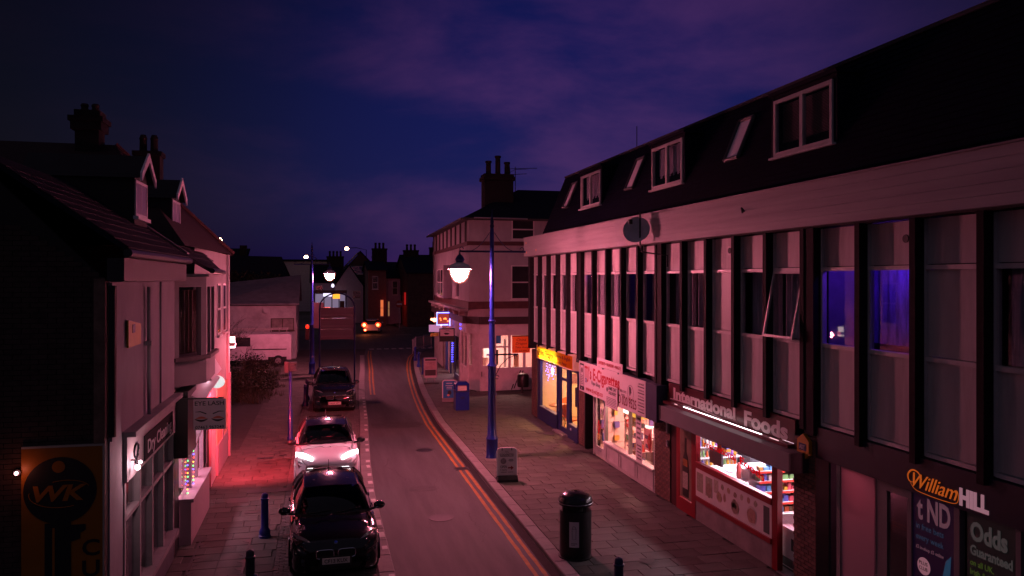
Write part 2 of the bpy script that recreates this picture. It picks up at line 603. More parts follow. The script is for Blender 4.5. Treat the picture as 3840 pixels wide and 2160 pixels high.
# setts: parking bay and its margin
def sett_rows(parent, limit):
    me = unit_slab('sett', .19, .093, .04, sett_mat, .012)
    me2 = unit_slab('sett', .19, .093, .04, M('sett_dark', (.085, .075, .075), .7, var=.3, scale=5, bump=.3), .012)
    n = 0; rest = MB()
    y = 12.2; row = 0
    while y < 46:
        xa = -.92 if y < 30 else -.92+(y-30)*.02
        xb = LX(y)-.34
        x = xa-(0, .1)[row % 2]
        while x < xb:
            l, r = max(x, xa), min(x+.2, xb)
            if r-l > .06:
                zz = LZ+random.uniform(-.007, .004)
                near = (l+r)/2 < -.45 and y < 24
                if near and n < limit:
                    piece('sett', random.choice((me, me, me2)), parent, ((l+r)/2, y+.05, zz), ((r-l-.01)/.19, 1, 1),
                          (random.uniform(-.03, .03), random.uniform(-.03, .03), random.uniform(-.02, .02)))
                    n += 1
                else:
                    a, b2 = l+.006, r-.006
                    rest.add([(a, y+.005, zz-.012), (b2, y+.005, zz-.012), (b2, y+.095, zz-.012), (a, y+.095, zz-.012),
                              (a+.012, y+.015, zz), (b2-.012, y+.015, zz), (b2-.012, y+.085, zz), (a+.012, y+.085, zz)],
                             [(0, 1, 5, 4), (1, 2, 6, 5), (2, 3, 7, 6), (3, 0, 4, 7), (4, 5, 6, 7)])
            x += .2
        y += .1; row += 1
    part('setts', rest, sett_mat, parent, kind='stuff')
sett_rows(pave_l, 300)

# kerbs
kerb_tones = [kerb_mat, M('kerb_dark', (.19, .175, .17), .75, var=.2, scale=6, bump=.2, bscale=90, dirt=.3)]
k_me = [unit_slab('kerb_stone', .29, .9, .2, t, .018) for t in kerb_tones]
y = 8.0
while y < 62:
    ln = random.choice((.9, .9, .75))
    yc = y+ln/2
    ang = math.atan2(RX(yc+.5)-RX(yc-.5), 1)
    piece('kerb_stone', random.choice(k_me), pave_r, (RX(yc)+.15, yc, PZ+.006+random.uniform(-.004, .004)), (1, (ln-.014)/.9, 1), (0, random.uniform(-.01, .01), -ang))
    y += ln
y = 8.0; i = 0
kw_me = [unit_slab('kerb_stone', .33, .9, .12, t, .02) for t in kerb_tones]
mk = unit_slab('paint_mark', .12, .4, .004, white_line_mat, .001)
while y < 62:
    ln = random.choice((.9, .85, 1.0))
    yc = y+ln/2
    ang = math.atan2(LX(yc+.5)-LX(yc-.5), 1)
    piece('kerb_stone', random.choice(kw_me), pave_l, (LX(yc)-.165, yc, LZ+.012+random.uniform(-.004, .004)), (1, (ln-.014)/.9, 1), (0, 0, -ang))
    if 12 < y < 40 and random.random() < .85:
        piece('paint_mark', mk, pave_l, (LX(yc)-.09, yc+random.uniform(-.1, .1), LZ+.022), (random.uniform(.8, 1.1), random.uniform(.5, 1.1), 1), (0, 0, -ang+random.uniform(-.06, .06)))
    y += ln

# painted lines
def ribbon(fn, y0, y1, w, z, step=1.0, wob=0):
    b = MB(); n = int((y1-y0)/step)
    pts = []
    for i in range(n+1):
        y = y0+(y1-y0)*i/n
        j = random.uniform(-wob, wob); j2 = random.uniform(-wob, wob)
        pts.append(((fn(y)-w/2+j, y, z), (fn(y)+w/2+j2, y, z)))
    for p, q in zip(pts, pts[1:]):
        b.poly([p[0], p[1], q[1], q[0]])
    return b
for off in (.28, .47):
    part('yellow_line', ribbon(lambda y: RX(y)-off, 7, 64, .085, .005, .35, .008), yellow_line_mat, road)
for off in (.28, .47):
    part('yellow_line', ribbon(lambda y: LX(y)+off, 41, 66, .085, .005, .5, .006), yellow_line_mat, road)
gut = ribbon(lambda y: RX(y)-.10, 7, 60, .19, .003, .6, .015)  # shade of the kerb, painted as a dark strip on the road
part('gutter', gut, M('gutter_shade', (.012, .011, .010), .9, var=.4, scale=3), road)
give = MB()
for k in range(9):
    x = 4.0+k*.62
    give.slab([(x, 67.2, .004), (x+.38, 67.2, .004), (x+.38, 67.45, .004), (x, 67.45, .004)], (0, 0, .002))
    give.slab([(x, 67.7, .004), (x+.38, 67.7, .004), (x+.38, 67.95, .004), (x, 67.95, .004)], (0, 0, .002))
part('give_way_marking', give, white_line_mat, road)
arc = MB()
for k in range(14):
    a0, a1 = (k/14, (k+.6)/14)
    arc.slab([(2+a0*40, 84-.1, .004), (2+a1*40, 84-.1, .004), (2+a1*40, 84.05, .004), (2+a0*40, 84.05, .004)], (0, 0, .002))
part('centre_line', arc, white_line_mat, road)
# iron covers, a mended trench and cracks
for (x, y) in ((2.9, 19.5), (3.5, 27.4), (2.6, 38.5)):
    b = MB(); b.cyl((x, y, .001), (x, y, .007), .3, n=24)
    part('manhole_cover', b, M('cast_iron'), road)
b = MB(); b.box(4.05, 4.5, 24.2, 24.6, .001, .006); part('drain_grate', b, M('cast_iron'), road)
rc = random.Random(41)
for k in range(9):
    x, y = rc.uniform(1.7, 4.1), rc.uniform(12, 40)
    pts = [(x, y, .004)]
    for q in range(14):
        x += rc.uniform(-.10, .10); y += rc.uniform(.08, .3); pts.append((x, y, .004))
    w = rc.uniform(.008, .02)
    b = MB()
    for p, q in zip(pts, pts[1:]): b.poly([(p[0]-w, p[1], .0035), (p[0]+w, p[1], .0035), (q[0]+w, q[1], .0035), (q[0]-w, q[1], .0035)])
    part('tar_seam', b, M('tar', (.045, .043, .043), .7, var=.3, bump=.3, bscale=120), road)
for k in range(26):
    onr = k % 2
    x = rc.uniform(5.1, 8.4) if onr else rc.uniform(-2.7, -1.1); y = rc.uniform(13, 34); z = (PZ if onr else LZ)+.007
    r0 = rc.uniform(.06, .28)
    b = MB(); b.poly([(x+r0*rc.uniform(.5, 1)*math.cos(a*.5236), y+.8*r0*rc.uniform(.5, 1)*math.sin(a*.5236), z) for a in range(12)])
    part('stain', b, M('pave_stain', (.045, .04, .036), .7, var=.4, scale=9), pave_r if onr else pave_l)
# tar patches where the road was dug up
for (x0, x1, y0, y1) in ((1.95, 4.0, 31.6, 33.0), (2.4, 3.2, 22.0, 22.6)):
    b = MB(); n = 10
    pts = []
    cx, cyy = (x0+x1)/2, (y0+y1)/2
    for i in range(14):
        a = 2*math.pi*i/14
        sq = lambda v: math.copysign(abs(v)**.55, v)
        pts.append((cx+sq(math.cos(a))*(x1-x0)/2*random.uniform(.92, 1.05), cyy+sq(math.sin(a))*(y1-y0)/2*random.uniform(.9, 1.05), .003))
    b.poly(pts)
    part('tar_patch', b, M('tar', (.045, .043, .043), .7, var=.3, bump=.3, bscale=120), road)
# ================================================================== RIGHT: the shop parade
PX = 8.85          # panel plane
FX = 8.66          # front of the fins
SX = 8.80          # shop fronts
Y0, Y1 = 6.05, 32.9
parade = thing('shop_parade', 'long white-panelled building with dark fins over the row of lit shops', 'building', (9, 20, 0))
P = lambda n, mb, mat, par=None, **k: part(n, mb, mat, par or parade, **k)
bays = [32.6, 25.97, 19.36, 12.72]
U = 1.27

b = MB()
b.box(8.95, 17.5, Y0, Y1, 3.0, 3.2)                       # first floor slab
b.box(8.9, 17.5, Y0, Y1, 6.82, 7.0)                       # roof slab
P('floor_slab', b, room_dark)
b = MB(); b.box(17.3, 17.5, Y0, Y1, -.1, 7.6); b.box(8.95, 17.3, Y1-.2, Y1, -.1, 6.9); b.box(8.95, 17.3, Y0, Y0+.2, -.1, 6.9)
P('wall', b, M('parade_brick', (.14, .08, .06), .9, var=.3, scale=8, bump=.3))
b = MB()
for yb in bays[1:]: b.box(8.95, 13.0, yb+.1, yb+.25, 3.2, 6.82)
b.box(12.9, 13.0, Y0+.2, Y1-.2, 3.2, 6.82)
P('partition', b, M('flat_wall', (.2, .18, .18), .9, var=.1))

frame_m = M('frame_white', (.56, .53, .52), .45, var=.1, dirt=.25)
LIT = {}
n_unit = 0
for bi, yb in enumerate(bays):
    for k in range(5):
        yf = yb-k*U; yn = yf-U+.13        # far and near edge of the opening
        if yn < Y0+.1: yn = Y0+.2
        idx = bi*5+k
        for z0, z1 in ((3.31, 4.66), (6.12, 6.80)):
            if (idx == 17 and z0 < 4): z0, z1 = 3.31, 4.66
            dx = random.uniform(-.004, .006); b = MB(); b.box(PX+dx, PX+.05, yn+.05, yf-.05, z0, z1)
            P('wall_panel', b, random.choice((cream_panel, cream_panel_b)))
        solid = idx in (12, 17)
        w = thing_w = None
        # window frame: uprights, sills and transoms
        b = MB()
        for y in (yf-.025, yn+.025): b.box(PX-.03, PX+.06, y-.025, y+.025, 3.24, 6.80)
        for z, t in ((3.27, .06), (4.70, .07), (6.07, .07)): b.box(PX-.05, PX+.055, yn+.05, yf-.05, z-t/2, z+t/2)
        fr = P('window', b, frame_m)
        if solid:
            g = MB(); g.box(PX, PX+.04, yn+.055, yf-.055, 4.745, 6.03)
            P('wall_panel', g, cream_panel)
        elif idx == 14:
            # casement standing open at its foot
            rot = Matrix.Rotation(R(-11), 3, 'Y')
            pv = Vector((PX-.04, (yn+yf)/2, 6.04))
            g = MB(); g2 = MB()
            H = 1.3; W = yf-yn-.12
            for dy in (-W/2+.02, W/2-.02):
                g.obox(pv+rot.inverted() @ Vector((0, dy, -H/2)), .05, .045, H, rot.inverted())
            for dz in (-.02, -H+.02):
                g.obox(pv+rot.inverted() @ Vector((0, 0, dz)), .05, W, .05, rot.inverted())
            part('casement', g, frame_m, fr)
            g2.obox(pv+rot.inverted() @ Vector((0, 0, -H/2)), .008, W-.08, H-.08, rot.inverted())
            part('pane', g2, dark_glass, fr)
        else:
            g = MB(); g.box(PX+.01, PX+.02, yn+.055, yf-.055, 4.745, 6.03)
            part('pane', g, dark_glass, fr)
        # dark fin on the near side of the opening
        b = MB()
        b.box(FX, PX+.08, yn-.13+(.0), yn-.005, 3.12, 6.82)
        P('fin', b, dark_fin)
    # wide pier between bays
    if bi < 3:
        yn = yb-5*U
        b = MB(); b.box(FX+.02, PX+.1, yn-.27, yn+.0, 3.05, 6.82)
        P('pier', b, dark_fin)
b = MB(); b.box(FX-.02, PX+.1, 32.62, 32.9, 2.95, 6.82); P('pier', b, dark_fin)
b = MB(); b.box(8.905, 8.93, Y0+.2, Y1-.1, 3.2, 4.72); P('panel_backing', b, room_dark)
b = MB(); b.box(8.905, 8.93, Y0+.2, Y1-.1, 6.06, 6.815); P('panel_backing', b, room_dark)
# curtains behind the upper windows; two rooms are lit violet
curt = M('curtain', (.62, .58, .62), .9, var=.3, scale=4, stretch=(1, 9, .4))
curt_v = M('curtain_violet', (.22, .18, .45), .9, var=.5, scale=3, stretch=(1, 5, .8))
def curtain(y0, y1, mat, x=9.12, folds=6, z0=4.72, z1=6.05):
    b = MB()
    n = folds*6
    b.grid(lambda u, v: (x+.035*math.sin(u*folds*2*math.pi), y0+(y1-y0)*u, z0+(z1-z0)*v), n, 1)
    c = P('curtain', b, mat, smooth=True); return c
for idx in (0, 1, 2, 3, 4, 5, 6, 7, 8, 9, 10, 11, 13, 14, 18, 19):
    yf = bays[idx//5]-(idx % 5)*U; yn = yf-U+.13
    sp = random.choice((.45, .7, 1.0, 1.0))
    curtain(yf-sp*(yf-yn), yf, curt)
for idx in (15, 16):
    yf = bays[3]-(idx % 5)*U; yn = yf-U+.13
    curtain(yn-.2, yf+.25, curt_v, x=9.9, folds=7)
vio = P('lamp_bulb', MB().ball((9.35, 11.5, 6.55), .05), E('violet_bulb', (.16, .02, 1), 60), smooth=True)
lamp_light('violet_lamp', parade, 'POINT', (9.35, 11.5, 6.4), (.17, .03, 1), 42, .1)
b = MB(); b.box(9.0, 12.9, 12.72+.02, 12.8, 3.2, 6.8); b.box(9.0, 12.9, 10.14, 10.2, 3.2, 6.8); P('partition', b, M('violet_room', (.3, .28, .34), .9))
lampv = P('lamp_bulb', MB().ball((9.6, 25.3, 5.6), .05), E('violet_bulb'), smooth=True)
lamp_light('violet_lamp', parade, 'POINT', (9.3, 25.3, 6.3), (.25, .05, 1), 9, .1)

# fascia of long painted boards
fas = M('fascia_paint', (.34, .32, .325), .6, var=.16, scale=2.5, stretch=(1, .12, 2.2), dirt=.35, dirtcol=(.22, .2, .2), bump=.06)
for j in range(5):
    b = MB()
    z0 = 6.835+j*.155
    ya, yb2 = Y0-.2, Y1+.0
    b.box(8.45+random.uniform(-.002, .002), 8.56, ya, yb2, z0+.002, z0+.153)
    P('fascia_board', b, fas)
b = MB(); b.box(8.565, 9.2, Y0-.2, Y1, 6.84, 7.58); P('fascia_core', b, M('fascia_core', (.2, .19, .19), .8))
b = MB(); b.box(8.42, 8.62, Y0-.22, Y1+.03, 7.612, 7.64); P('flashing', b, metal)
# two little reflectors at the fascia's far end, glint put in as emission
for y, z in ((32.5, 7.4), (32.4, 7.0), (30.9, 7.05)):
    P('fixing', MB().box(8.43, 8.45, y-.02, y+.02, z-.04, z+.04), E('fixing_glint', (1, .25, .12), .9))

# mansard roof
roof_m = M('mansard_tile', (.003, .005, .016), .7, var=.4, scale=6, bump=.25, spec=.1)
ridge = lambda z: 8.70+(z-7.6)*.425
b = MB()
YM = 31.0
b.slab([(8.70, Y0-.2, 7.62), (8.70, YM, 7.62), (ridge(9.98), YM-.1, 9.98), (ridge(9.98), Y0-.2, 9.98)], (.1, 0, -.04))
b.slab([(ridge(9.98), Y0-.2, 9.98), (ridge(9.98), YM-.1, 9.98), (14, YM-.1, 10.02), (14, Y0-.2, 10.02)], (0, 0, -.1))
b.slab([(8.70, YM, 7.62), (17.5, YM, 7.62), (14, YM-.1, 10.0), (ridge(9.98), YM-.1, 9.98)], (0, -.08, 0))
P('roof', b, roof_m)
tile = MB()
rows = 20
for i in range(rows):
    z0 = 7.63+i*(2.34/rows); z1 = z0+2.34/rows+.03
    yy = Y0-.2-(i % 2)*.16
    while yy < YM-.1:
        a, c = max(yy, Y0-.2), min(yy+.32, YM-.05)
        if c-a > .05:
            o = random.uniform(0, .006)
            tile.add([(ridge(z0)-.03-o, a+.004, z0), (ridge(z0)-.03-o, c-.004, z0), (ridge(z1)-.008, c-.004, z1), (ridge(z1)-.008, a+.004, z1),
                      (ridge(z0)-.012, a+.004, z0), (ridge(z0)-.012, c-.004, z0)], [(0, 1, 2, 3), (0, 4, 5, 1)])
        yy += .32
P('roof_tiles', tile, roof_m, kind='stuff')
b = MB(); b.box(ridge(9.98)-.06, ridge(9.98)+.1, Y0-.2, YM-.05, 9.97, 10.04); P('roof_edge', b, M('lead', (.04, .04, .05), .5))
b = MB(); b.box(8.9, 17.5, 31.0, 32.9, 7.0, 7.62); P('flat_roof', b, M('felt', (.03, .03, .033), .9))

def dormer(yn, yf, z0=8.37, z1=9.50, blind=False):
    b = MB()
    ya, yb2 = yn-.12, yf+.12
    xb = ridge(9.9)+.15
    top = z1+.12
    # cheeks, head and apron of the dormer, tile hung
    b.slab([(8.99, ya, 8.2), (8.99, ya, top), (xb, ya, top), (ridge(8.2)+.1, ya, 8.2)], (0, .1, 0))
    b.slab([(8.99, yb2-.1, 8.2), (8.99, yb2-.1, top), (xb, yb2-.1, top), (ridge(8.2)+.1, yb2-.1, 8.2)], (0, .1, 0))
    b.box(8.94, xb+.1, ya-.04, yb2+.04, top-.02, top+.06)
    b.box(9.0, 9.06, ya+.1, yb2-.1, z1, top-.02)
    d = P('dormer', b, roof_m)
    ap = MB(); ap.slab([(8.93, ya, z0-.34), (8.93, yb2, z0-.34), (9.0, yb2, z0-.04), (9.0, ya, z0-.04)], (.05, 0, 0))
    part('apron', ap, M('lead_apron', (.10, .10, .115), .55, var=.25), d)
    s = MB(); s.box(8.90, 9.05, ya+.03, yb2-.03, z0-.06, z0-.02)
    part('sill', s, white_paint, d)
    f = MB(); t = .07
    ym = (yn+yf)/2
    for y in (yn+t/2, ym, yf-t/2): f.box(8.96, 9.04, y-(t/2 if y != ym else .05), y+(t/2 if y != ym else .05), z0, z1)
    for z in (z0+t/2, z1-t/2):
        f.box(8.962, 9.038, yn+t, ym-.05, z-t/2, z+t/2); f.box(8.962, 9.038, ym+.05, yf-t, z-t/2, z+t/2)
    part('frame', f, frame_m, d)
    g = MB()
    g.box(9.0, 9.008, yn+t, ym-.05, z0+t, z1-t); g.box(9.0, 9.008, ym+.05, yf-t, z0+t, z1-t)
    part('pane', g, dark_glass, d)
    c = MB()
    if blind:
        z = z0+.08
        while z < z1-.08:
            c.obox((9.12, ym, z), .022, yf-yn-.2, .003, Matrix.Rotation(R(35), 3, 'Y'))
            z += .028
        part('blind', c, M('blind_slat', (.28, .24, .22), .6), d)
    else:
        c.grid(lambda u, v: (9.14+.02*math.sin(u*40), yn+.1+(yf-yn-.2)*u, z0+.05+(z1-z0-.1)*v), 50, 1)
        part('net_curtain', c, curt, d)
    r = MB(); r.box(9.9, 9.95, ya+.11, yb2-.11, z0-.1, z1+.1)
    part('room', r, M('attic_wall', (.30, .2, .15), .9), d)
    return d
dormer(24.82, 26.83); dormer(18.72, 20.62); d3 = dormer(12.6, 14.5, blind=True)
o = part('table_lamp', MB().ball((9.45, 14.42, 8.85), .10), E('attic_bulb', (1, .36, .10), 5), d3, smooth=True)
lamp_light('attic_lamp', d3, 'POINT', (9.42, 14.3, 9.0), (1, .36, .10), 10, .08)

def rooflight(yc, w=.62):
    zb, zt = 8.62, 9.55
    f = MB()
    p = lambda y, z, o: (ridge(z)-.05-o, y, z)
    fr = [(yc-w/2, zb), (yc+w/2, zb), (yc+w/2, zt), (yc-w/2, zt)]
    for (a, c), (e, g) in zip(fr, fr[1:]+fr[:1]):
        f.tube([p(a, c, .02), p(e, g, .02)], .045, 6)
    o = P('rooflight', f, M('rooflight_frame', (.05, .05, .055), .5))
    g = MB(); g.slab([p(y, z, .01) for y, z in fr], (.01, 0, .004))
    part('pane', g, M('rooflight_sheen', (.92, .82, .88), .25, var=.05, spec=.8), o)  # pale pink colour stands in for what the glass reflects
    return o
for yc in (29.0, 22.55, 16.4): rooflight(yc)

# vents in the upper panels
for yc, x in ((10.55, 0), (16.0, 1)):
    b = MB(); b.box(PX-.035, PX, yc-.09, yc+.09, 6.42, 6.62)
    v = P('vent', b, cream_panel)
    c = MB(); c.cyl((PX-.05, yc, 6.52), (PX-.03, yc, 6.52), .065, n=14)
    part('louvre', c, M('vent_dark', (.03, .03, .03)), v)

# ---------------------------------------------------- brick piers between the shops
bk = unit_me = None
bb = MB(); bb.box(-.006, .10, -.104, .104, -.0295, .0295)
brick_a = mesh('brick', bb, brick_mat)
brick_b = mesh('brick', bb, M('brick_brown', (.10, .05, .04), .85, var=.4, scale=7, bump=.3, bscale=60))
brick_c = mesh('brick', bb, M('brick_plum', (.15, .075, .055), .85, var=.4, scale=7, bump=.3, bscale=60))
pier_list = [(19.06, 20.02, 2.95, 8.80), (12.72, 13.42, 2.95, 8.72), (26.0, 26.68, 2.15, 8.84), (32.06, 32.9, 2.9, 8.80)]
nb = 0; more = MB()
for (ya, yb2, zt, xf) in pier_list:
    P('brickwork_joint', MB().box(xf+.008, xf+.4, ya, yb2, .05, zt), mortar)
for (ya, yb2, zt, xf) in pier_list:
    z = .12; row = 0
    while z+.06 < zt:
        y = ya-(row % 2)*.1125
        while y < yb2-.03:
            a, c = max(y, ya), min(y+.215, yb2)
            if c-a > .05:
                if nb < 300:
                    piece('brick', random.choice((brick_a, brick_a, brick_b, brick_c)), parade, (xf+random.uniform(-.003, .003), (a+c)/2, z+.03), (1, (c-a)/.215*.985, 1))
                    nb += 1
                else:
                    more.box(xf-.006, xf+.09, a+.004, c-.004, z+.001, z+.06)
            y += .225
        z += .0725; row += 1
P('brickwork', more, brick_mat, kind='stuff')
b = MB()
b.box(SX+.02, SX+.3, 13.42, 19.06, 2.9, 3.08); b.box(SX+.02, SX+.3, 26.0, 32.06, 2.95, 3.08); b.box(SX+.02, SX+.3, 20.02, 26.0, 2.9, 3.08)
P('lintel', b, M('lintel_dark', (.03, .028, .028), .7))

# ---------------------------------------------------- shop rooms
def room(y0, y1, xb, zc, wall, floor, name='shop_room'):
    b = MB()
    b.box(xb, xb+.1, y0, y1, .05, zc); b.box(9.0, xb, y0-.1, y0, .05, zc); b.box(9.0, xb, y1, y1+.1, .05, zc)
    r = P('shop_wall', b, wall)
    b = MB(); b.box(9.0, xb, y0, y1, zc, zc+.1); P('ceiling', b, M('ceiling_white', (.7, .68, .66), .9, var=.05))
    b = MB(); b.box(SX+.05, xb, y0, y1, .04, .11); P('shop_floor', b, floor)
    return r
# ================================================================== SHOP FRONTS
def posts(mb, ys_, z0, z1, x=SX, w=.08, dx=.1):
    for y in ys_: mb.box(x, x+dx, y-w/2, y+w/2, z0, z1)
def flatbox(name, y0, y1, z0, z1, mat, par, x=SX, d=.06):
    b = MB(); b.box(x, x+d, y0, y1, z0, z1)
    return part(name, b, mat, par)
def item(name, mb, mat, label, cat, loc=None, group=None, smooth=False):
    if loc is None:
        v = mb.v[0]
        xs = [p[0] for p in mb.v]; ys2 = [p[1] for p in mb.v]; zs = [p[2] for p in mb.v]
        loc = ((min(xs)+max(xs))/2, (min(ys2)+max(ys2))/2, min(zs))
    return solo(name, mb, mat, label, cat, loc, group, smooth)
RT = (0, -1, 0)      # reading direction on the parade side
UP = (0, 0, 1)

# ---------------------------------------------------- the takeaway (navy front)
room(26.75, 31.95, 12.4, 2.75, M('takeaway_wall', (.62, .50, .36), .8, var=.06), M('takeaway_floor', (.35, .22, .13), .6, var=.15))
P('stall_riser', MB().box(SX, SX+.1, 26.68, 27.62, .1, .62), navy_paint)
tf = P('shopfront', MB().box(SX, SX+.1, 29.12, 31.98, .1, .66), navy_paint)
b = MB()
posts(b, (31.75, ), .66, 2.62, w=.42); posts(b, (29.17, 27.68), .1, 2.62, w=.14); posts(b, (26.70,), .62, 2.62, w=.06)
b.box(SX, SX+.1, 29.24, 31.54, 2.55, 2.62); b.box(SX, SX+.1, 26.73, 27.61, 2.55, 2.62); b.box(SX, SX+.1, 27.75, 29.1, 2.56, 2.62)
part('frame', b, navy_paint, tf)
b = MB(); b.box(SX-.04, SX+.12, 29.24, 31.54, .66, .70); b.box(SX-.04, SX+.12, 26.73, 27.61, .62, .66)
part('sill', b, M('sill_grey', (.12, .14, .2), .5), tf)
b = MB(); b.box(SX+.05, SX+.056, 29.24, 31.54, .70, 2.55); b.box(SX+.05, SX+.056, 26.73, 27.61, .66, 2.55); b.box(SX+.05, SX+.056, 28.02, 28.75, 2.2, 2.56)
part('pane', b, shop_glass, tf)
td = P('door', MB().box(SX+.02, SX+.08, 28.75, 29.1, .1, 2.56).box(SX+.02, SX+.08, 27.75, 28.02, .1, 2.56).box(SX+.02, SX+.08, 28.02, 28.75, .1, .36).box(SX+.02, SX+.08, 28.02, 28.75, 2.1, 2.2), navy_paint)
part('pane', MB().box(SX+.045, SX+.05, 28.02, 28.75, .36, 2.1), shop_glass, td)
part('handle', MB().tube([(SX-.03, 28.85, .9), (SX-.03, 28.85, 1.3)], .015), metal, td)
P('letter_plate', MB().box(SX-.006, SX, 27.4, 27.55, .42, .5), white_paint)
P('step', MB().box(8.62, 8.82, 27.9, 29.2, .1, .17), kerb_mat)

ts = thing('shop_sign', 'glowing yellow box sign with dark red lettering over the navy shopfront', 'shop sign', (8.7, 29.2, 2.66))
ts_mat = bpy.data.materials.new('acrylic_yellow'); ts_mat.use_nodes = True
_t = ts_mat.node_tree; _t.nodes.clear()
_o = N(_t, 'ShaderNodeOutputMaterial'); _tr = N(_t, 'ShaderNodeBsdfTranslucent'); _tr.inputs[0].default_value = (1, .60, .03, 1)
_df = N(_t, 'ShaderNodeBsdfPrincipled'); _df.inputs['Base Color'].default_value = (.75, .22, .01, 1); _df.inputs['Roughness'].default_value = .25
_mx = N(_t, 'ShaderNodeMixShader'); _mx.inputs[0].default_value = .3
_t.links.new(_tr.outputs[0], _mx.inputs[1]); _t.links.new(_df.outputs[0], _mx.inputs[2]); _t.links.new(_mx.outputs[0], _o.inputs[0])
part('face', MB().poly([(8.704, 26.95, 2.66), (8.704, 31.72, 2.66), (8.704, 31.72, 3.13), (8.704, 26.95, 3.13)]), ts_mat, ts)
b = MB(); b.box(8.95, 8.99, 26.9, 31.75, 2.62, 3.17); b.box(8.70, 8.95, 26.9, 31.75, 3.135, 3.17); b.box(8.70, 8.95, 26.9, 31.75, 2.62, 2.655)
b.box(8.70, 8.95, 26.9, 26.945, 2.655, 3.135); b.box(8.70, 8.95, 31.725, 31.75, 2.655, 3.135)
part('case', b, M('sign_case', (.75, .6, .4), .5, var=.1), ts)
b = MB(); b.tube([(8.86, 31.3, 2.80), (8.86, 28.9, 2.80)], .02, 8); b.tube([(8.86, 29.6, 3.0), (8.86, 27.9, 3.0)], .018, 8)
part('tube', b, E('sign_tube', (1, .78, .45), 70), ts)
let_red = M('letter_darkred', (.16, .008, .006), .5, var=0)
text('China Dragon', (8.697, 31.55, 2.79), RT, UP, .24, let_red, ts, width=2.25, bold=.012, shear=.12)
text('Chinese & English', (8.697, 29.15, 2.93), RT, UP, .12, let_red, ts, width=1.95)
text('to Take Away', (8.697, 29.15, 2.72), RT, UP, .12, let_red, ts, width=1.5)

lf = thing('ceiling_light', 'warm strip light on the ceiling of the takeaway', 'ceiling light', (10.4, 29.5, 2.68))
part('tube', MB().box(10.3, 10.5, 28.4, 30.6, 2.66, 2.70), E('warm_tube', (1, .62, .30), 9), lf)
part('housing', MB().box(10.25, 10.55, 28.3, 30.7, 2.70, 2.75), white_paint, lf)
lamp_light('warm_strip', lf, 'AREA', (10.4, 29.5, 2.64), (1, .48, .17), 520, .25, 2.2)

def cafe_table(x, y, label):
    t = thing('cafe_table', label, 'table', (x, y, .11))
    part('table_top', MB().lathe([(.02, .70), (.42, .70), (.44, .715), (.44, .735), (.43, .745), (.02, .745)], (x, y, .11), 24), M('table_wood', (.30, .12, .05), .4), t)
    b = MB()
    for k in range(4):
        a = k*math.pi/2+.5
        b.tube([(x+.08*math.cos(a), y+.08*math.sin(a), .80), (x+.14*math.cos(a), y+.14*math.sin(a), .45), (x+.34*math.cos(a), y+.34*math.sin(a), .115)], .015, 6)
    part('leg', b, M('chair_metal', (.08, .05, .04), .4, metal=.5), t)
    return t
cafe_table(9.33, 30.55, 'round wooden table with papers in the takeaway window')
b = MB()
for k in range(4): b.obox((9.2+.08*k, 30.4+.10*k, .862+.002*k), .21, .29, .003, Matrix.Rotation(.4+k*.5, 3, 'Z'))
item('newspaper', b, M('newsprint', (.62, .56, .52), .9), 'open newspaper spread on the round takeaway table', 'newspaper')
def cafe_chair(x, y, rz, label):
    t = thing('cafe_chair', label, 'chair', (x, y, .11))
    m = Matrix.Rotation(rz, 3, 'Z'); w = lambda a, b2, c: Vector((x, y, .11))+m @ Vector((a, b2, c))
    s = MB(); s.obox(w(0, 0, .45), .40, .40, .05, m); part('seat', s, M('chair_orange', (.55, .13, .03), .5), t)
    s = MB(); s.grid(lambda u, v: w((u-.5)*.42, .20+.05*math.sin(math.pi*u)+.08*v, .52+.40*v-.10*(2*u-1)**2*v), 10, 4); part('backrest', s, M('chair_orange'), t)
    for a in (-.17, .17):
        for c in (-.17, .18):
            s = MB(); s.tube([w(a, c, .43), w(a*1.15, c*1.2, .0)], .014, 6); part('leg', s, M('chair_metal'), t)
    return t
cafe_chair(9.75, 31.1, -.5, 'orange chair behind the round table in the takeaway')
cafe_chair(9.3, 29.75, 2.9, 'orange chair beside the round table, nearest the takeaway window')
cafe_chair(9.25, 28.75, 1.9, 'orange chair seen through the takeaway door')
def pot_plant(x, y, h, label):
    t = thing('pot_plant', label, 'plant', (x, y, .11))
    part('pot', MB().lathe([(.10, 0), (.15, .28), (.16, .30), (.13, .30), (.12, .27)], (x, y, .11), 16), M('pot_dark', (.10, .05, .03), .6), t)
    lf_ = MB(); st = MB()
    rnd = random.Random(5)
    for s in range(7):
        a = rnd.uniform(0, 6.28); r2 = rnd.uniform(.05, .25); hh = h*rnd.uniform(.55, 1)
        top = Vector((x+r2*math.cos(a), y+r2*math.sin(a), .38+hh))
        st.tube([(x, y, .38), ((x+top.x)/2, (y+top.y)/2, .38+hh*.6), top], .008, 5)
        for k in range(16):
            t2 = rnd.uniform(.3, 1)
            c = Vector((x, y, .38)).lerp(top, t2)
            aa = rnd.uniform(0, 6.28); ln = rnd.uniform(.12, .24)
            d = Vector((math.cos(aa), math.sin(aa), rnd.uniform(-.5, .3))).normalized()
            sd = d.cross(Vector((0, 0, 1))).normalized()*.025
            lf_.add([c, c+d*ln*.5+sd, c+d*ln, c+d*ln*.5-sd], [(0, 1, 2, 3)])
    part('stem', st, M('plant_stem', (.06, .05, .02), .8), t)
    part('leaves', lf_, M('plant_leaf', (.035, .07, .02), .6), t, kind='stuff')
pot_plant(9.35, 27.0, 1.45, 'tall leafy pot plant inside the right window of the takeaway')
b = MB(); b.box(9.02, 9.06, 26.9, 27.35, 1.9, 2.5)
pm = item('menu_board', b, M('menu_yellow', (.75, .42, .08), .6), 'yellow menu poster in the right window of the takeaway', 'poster')
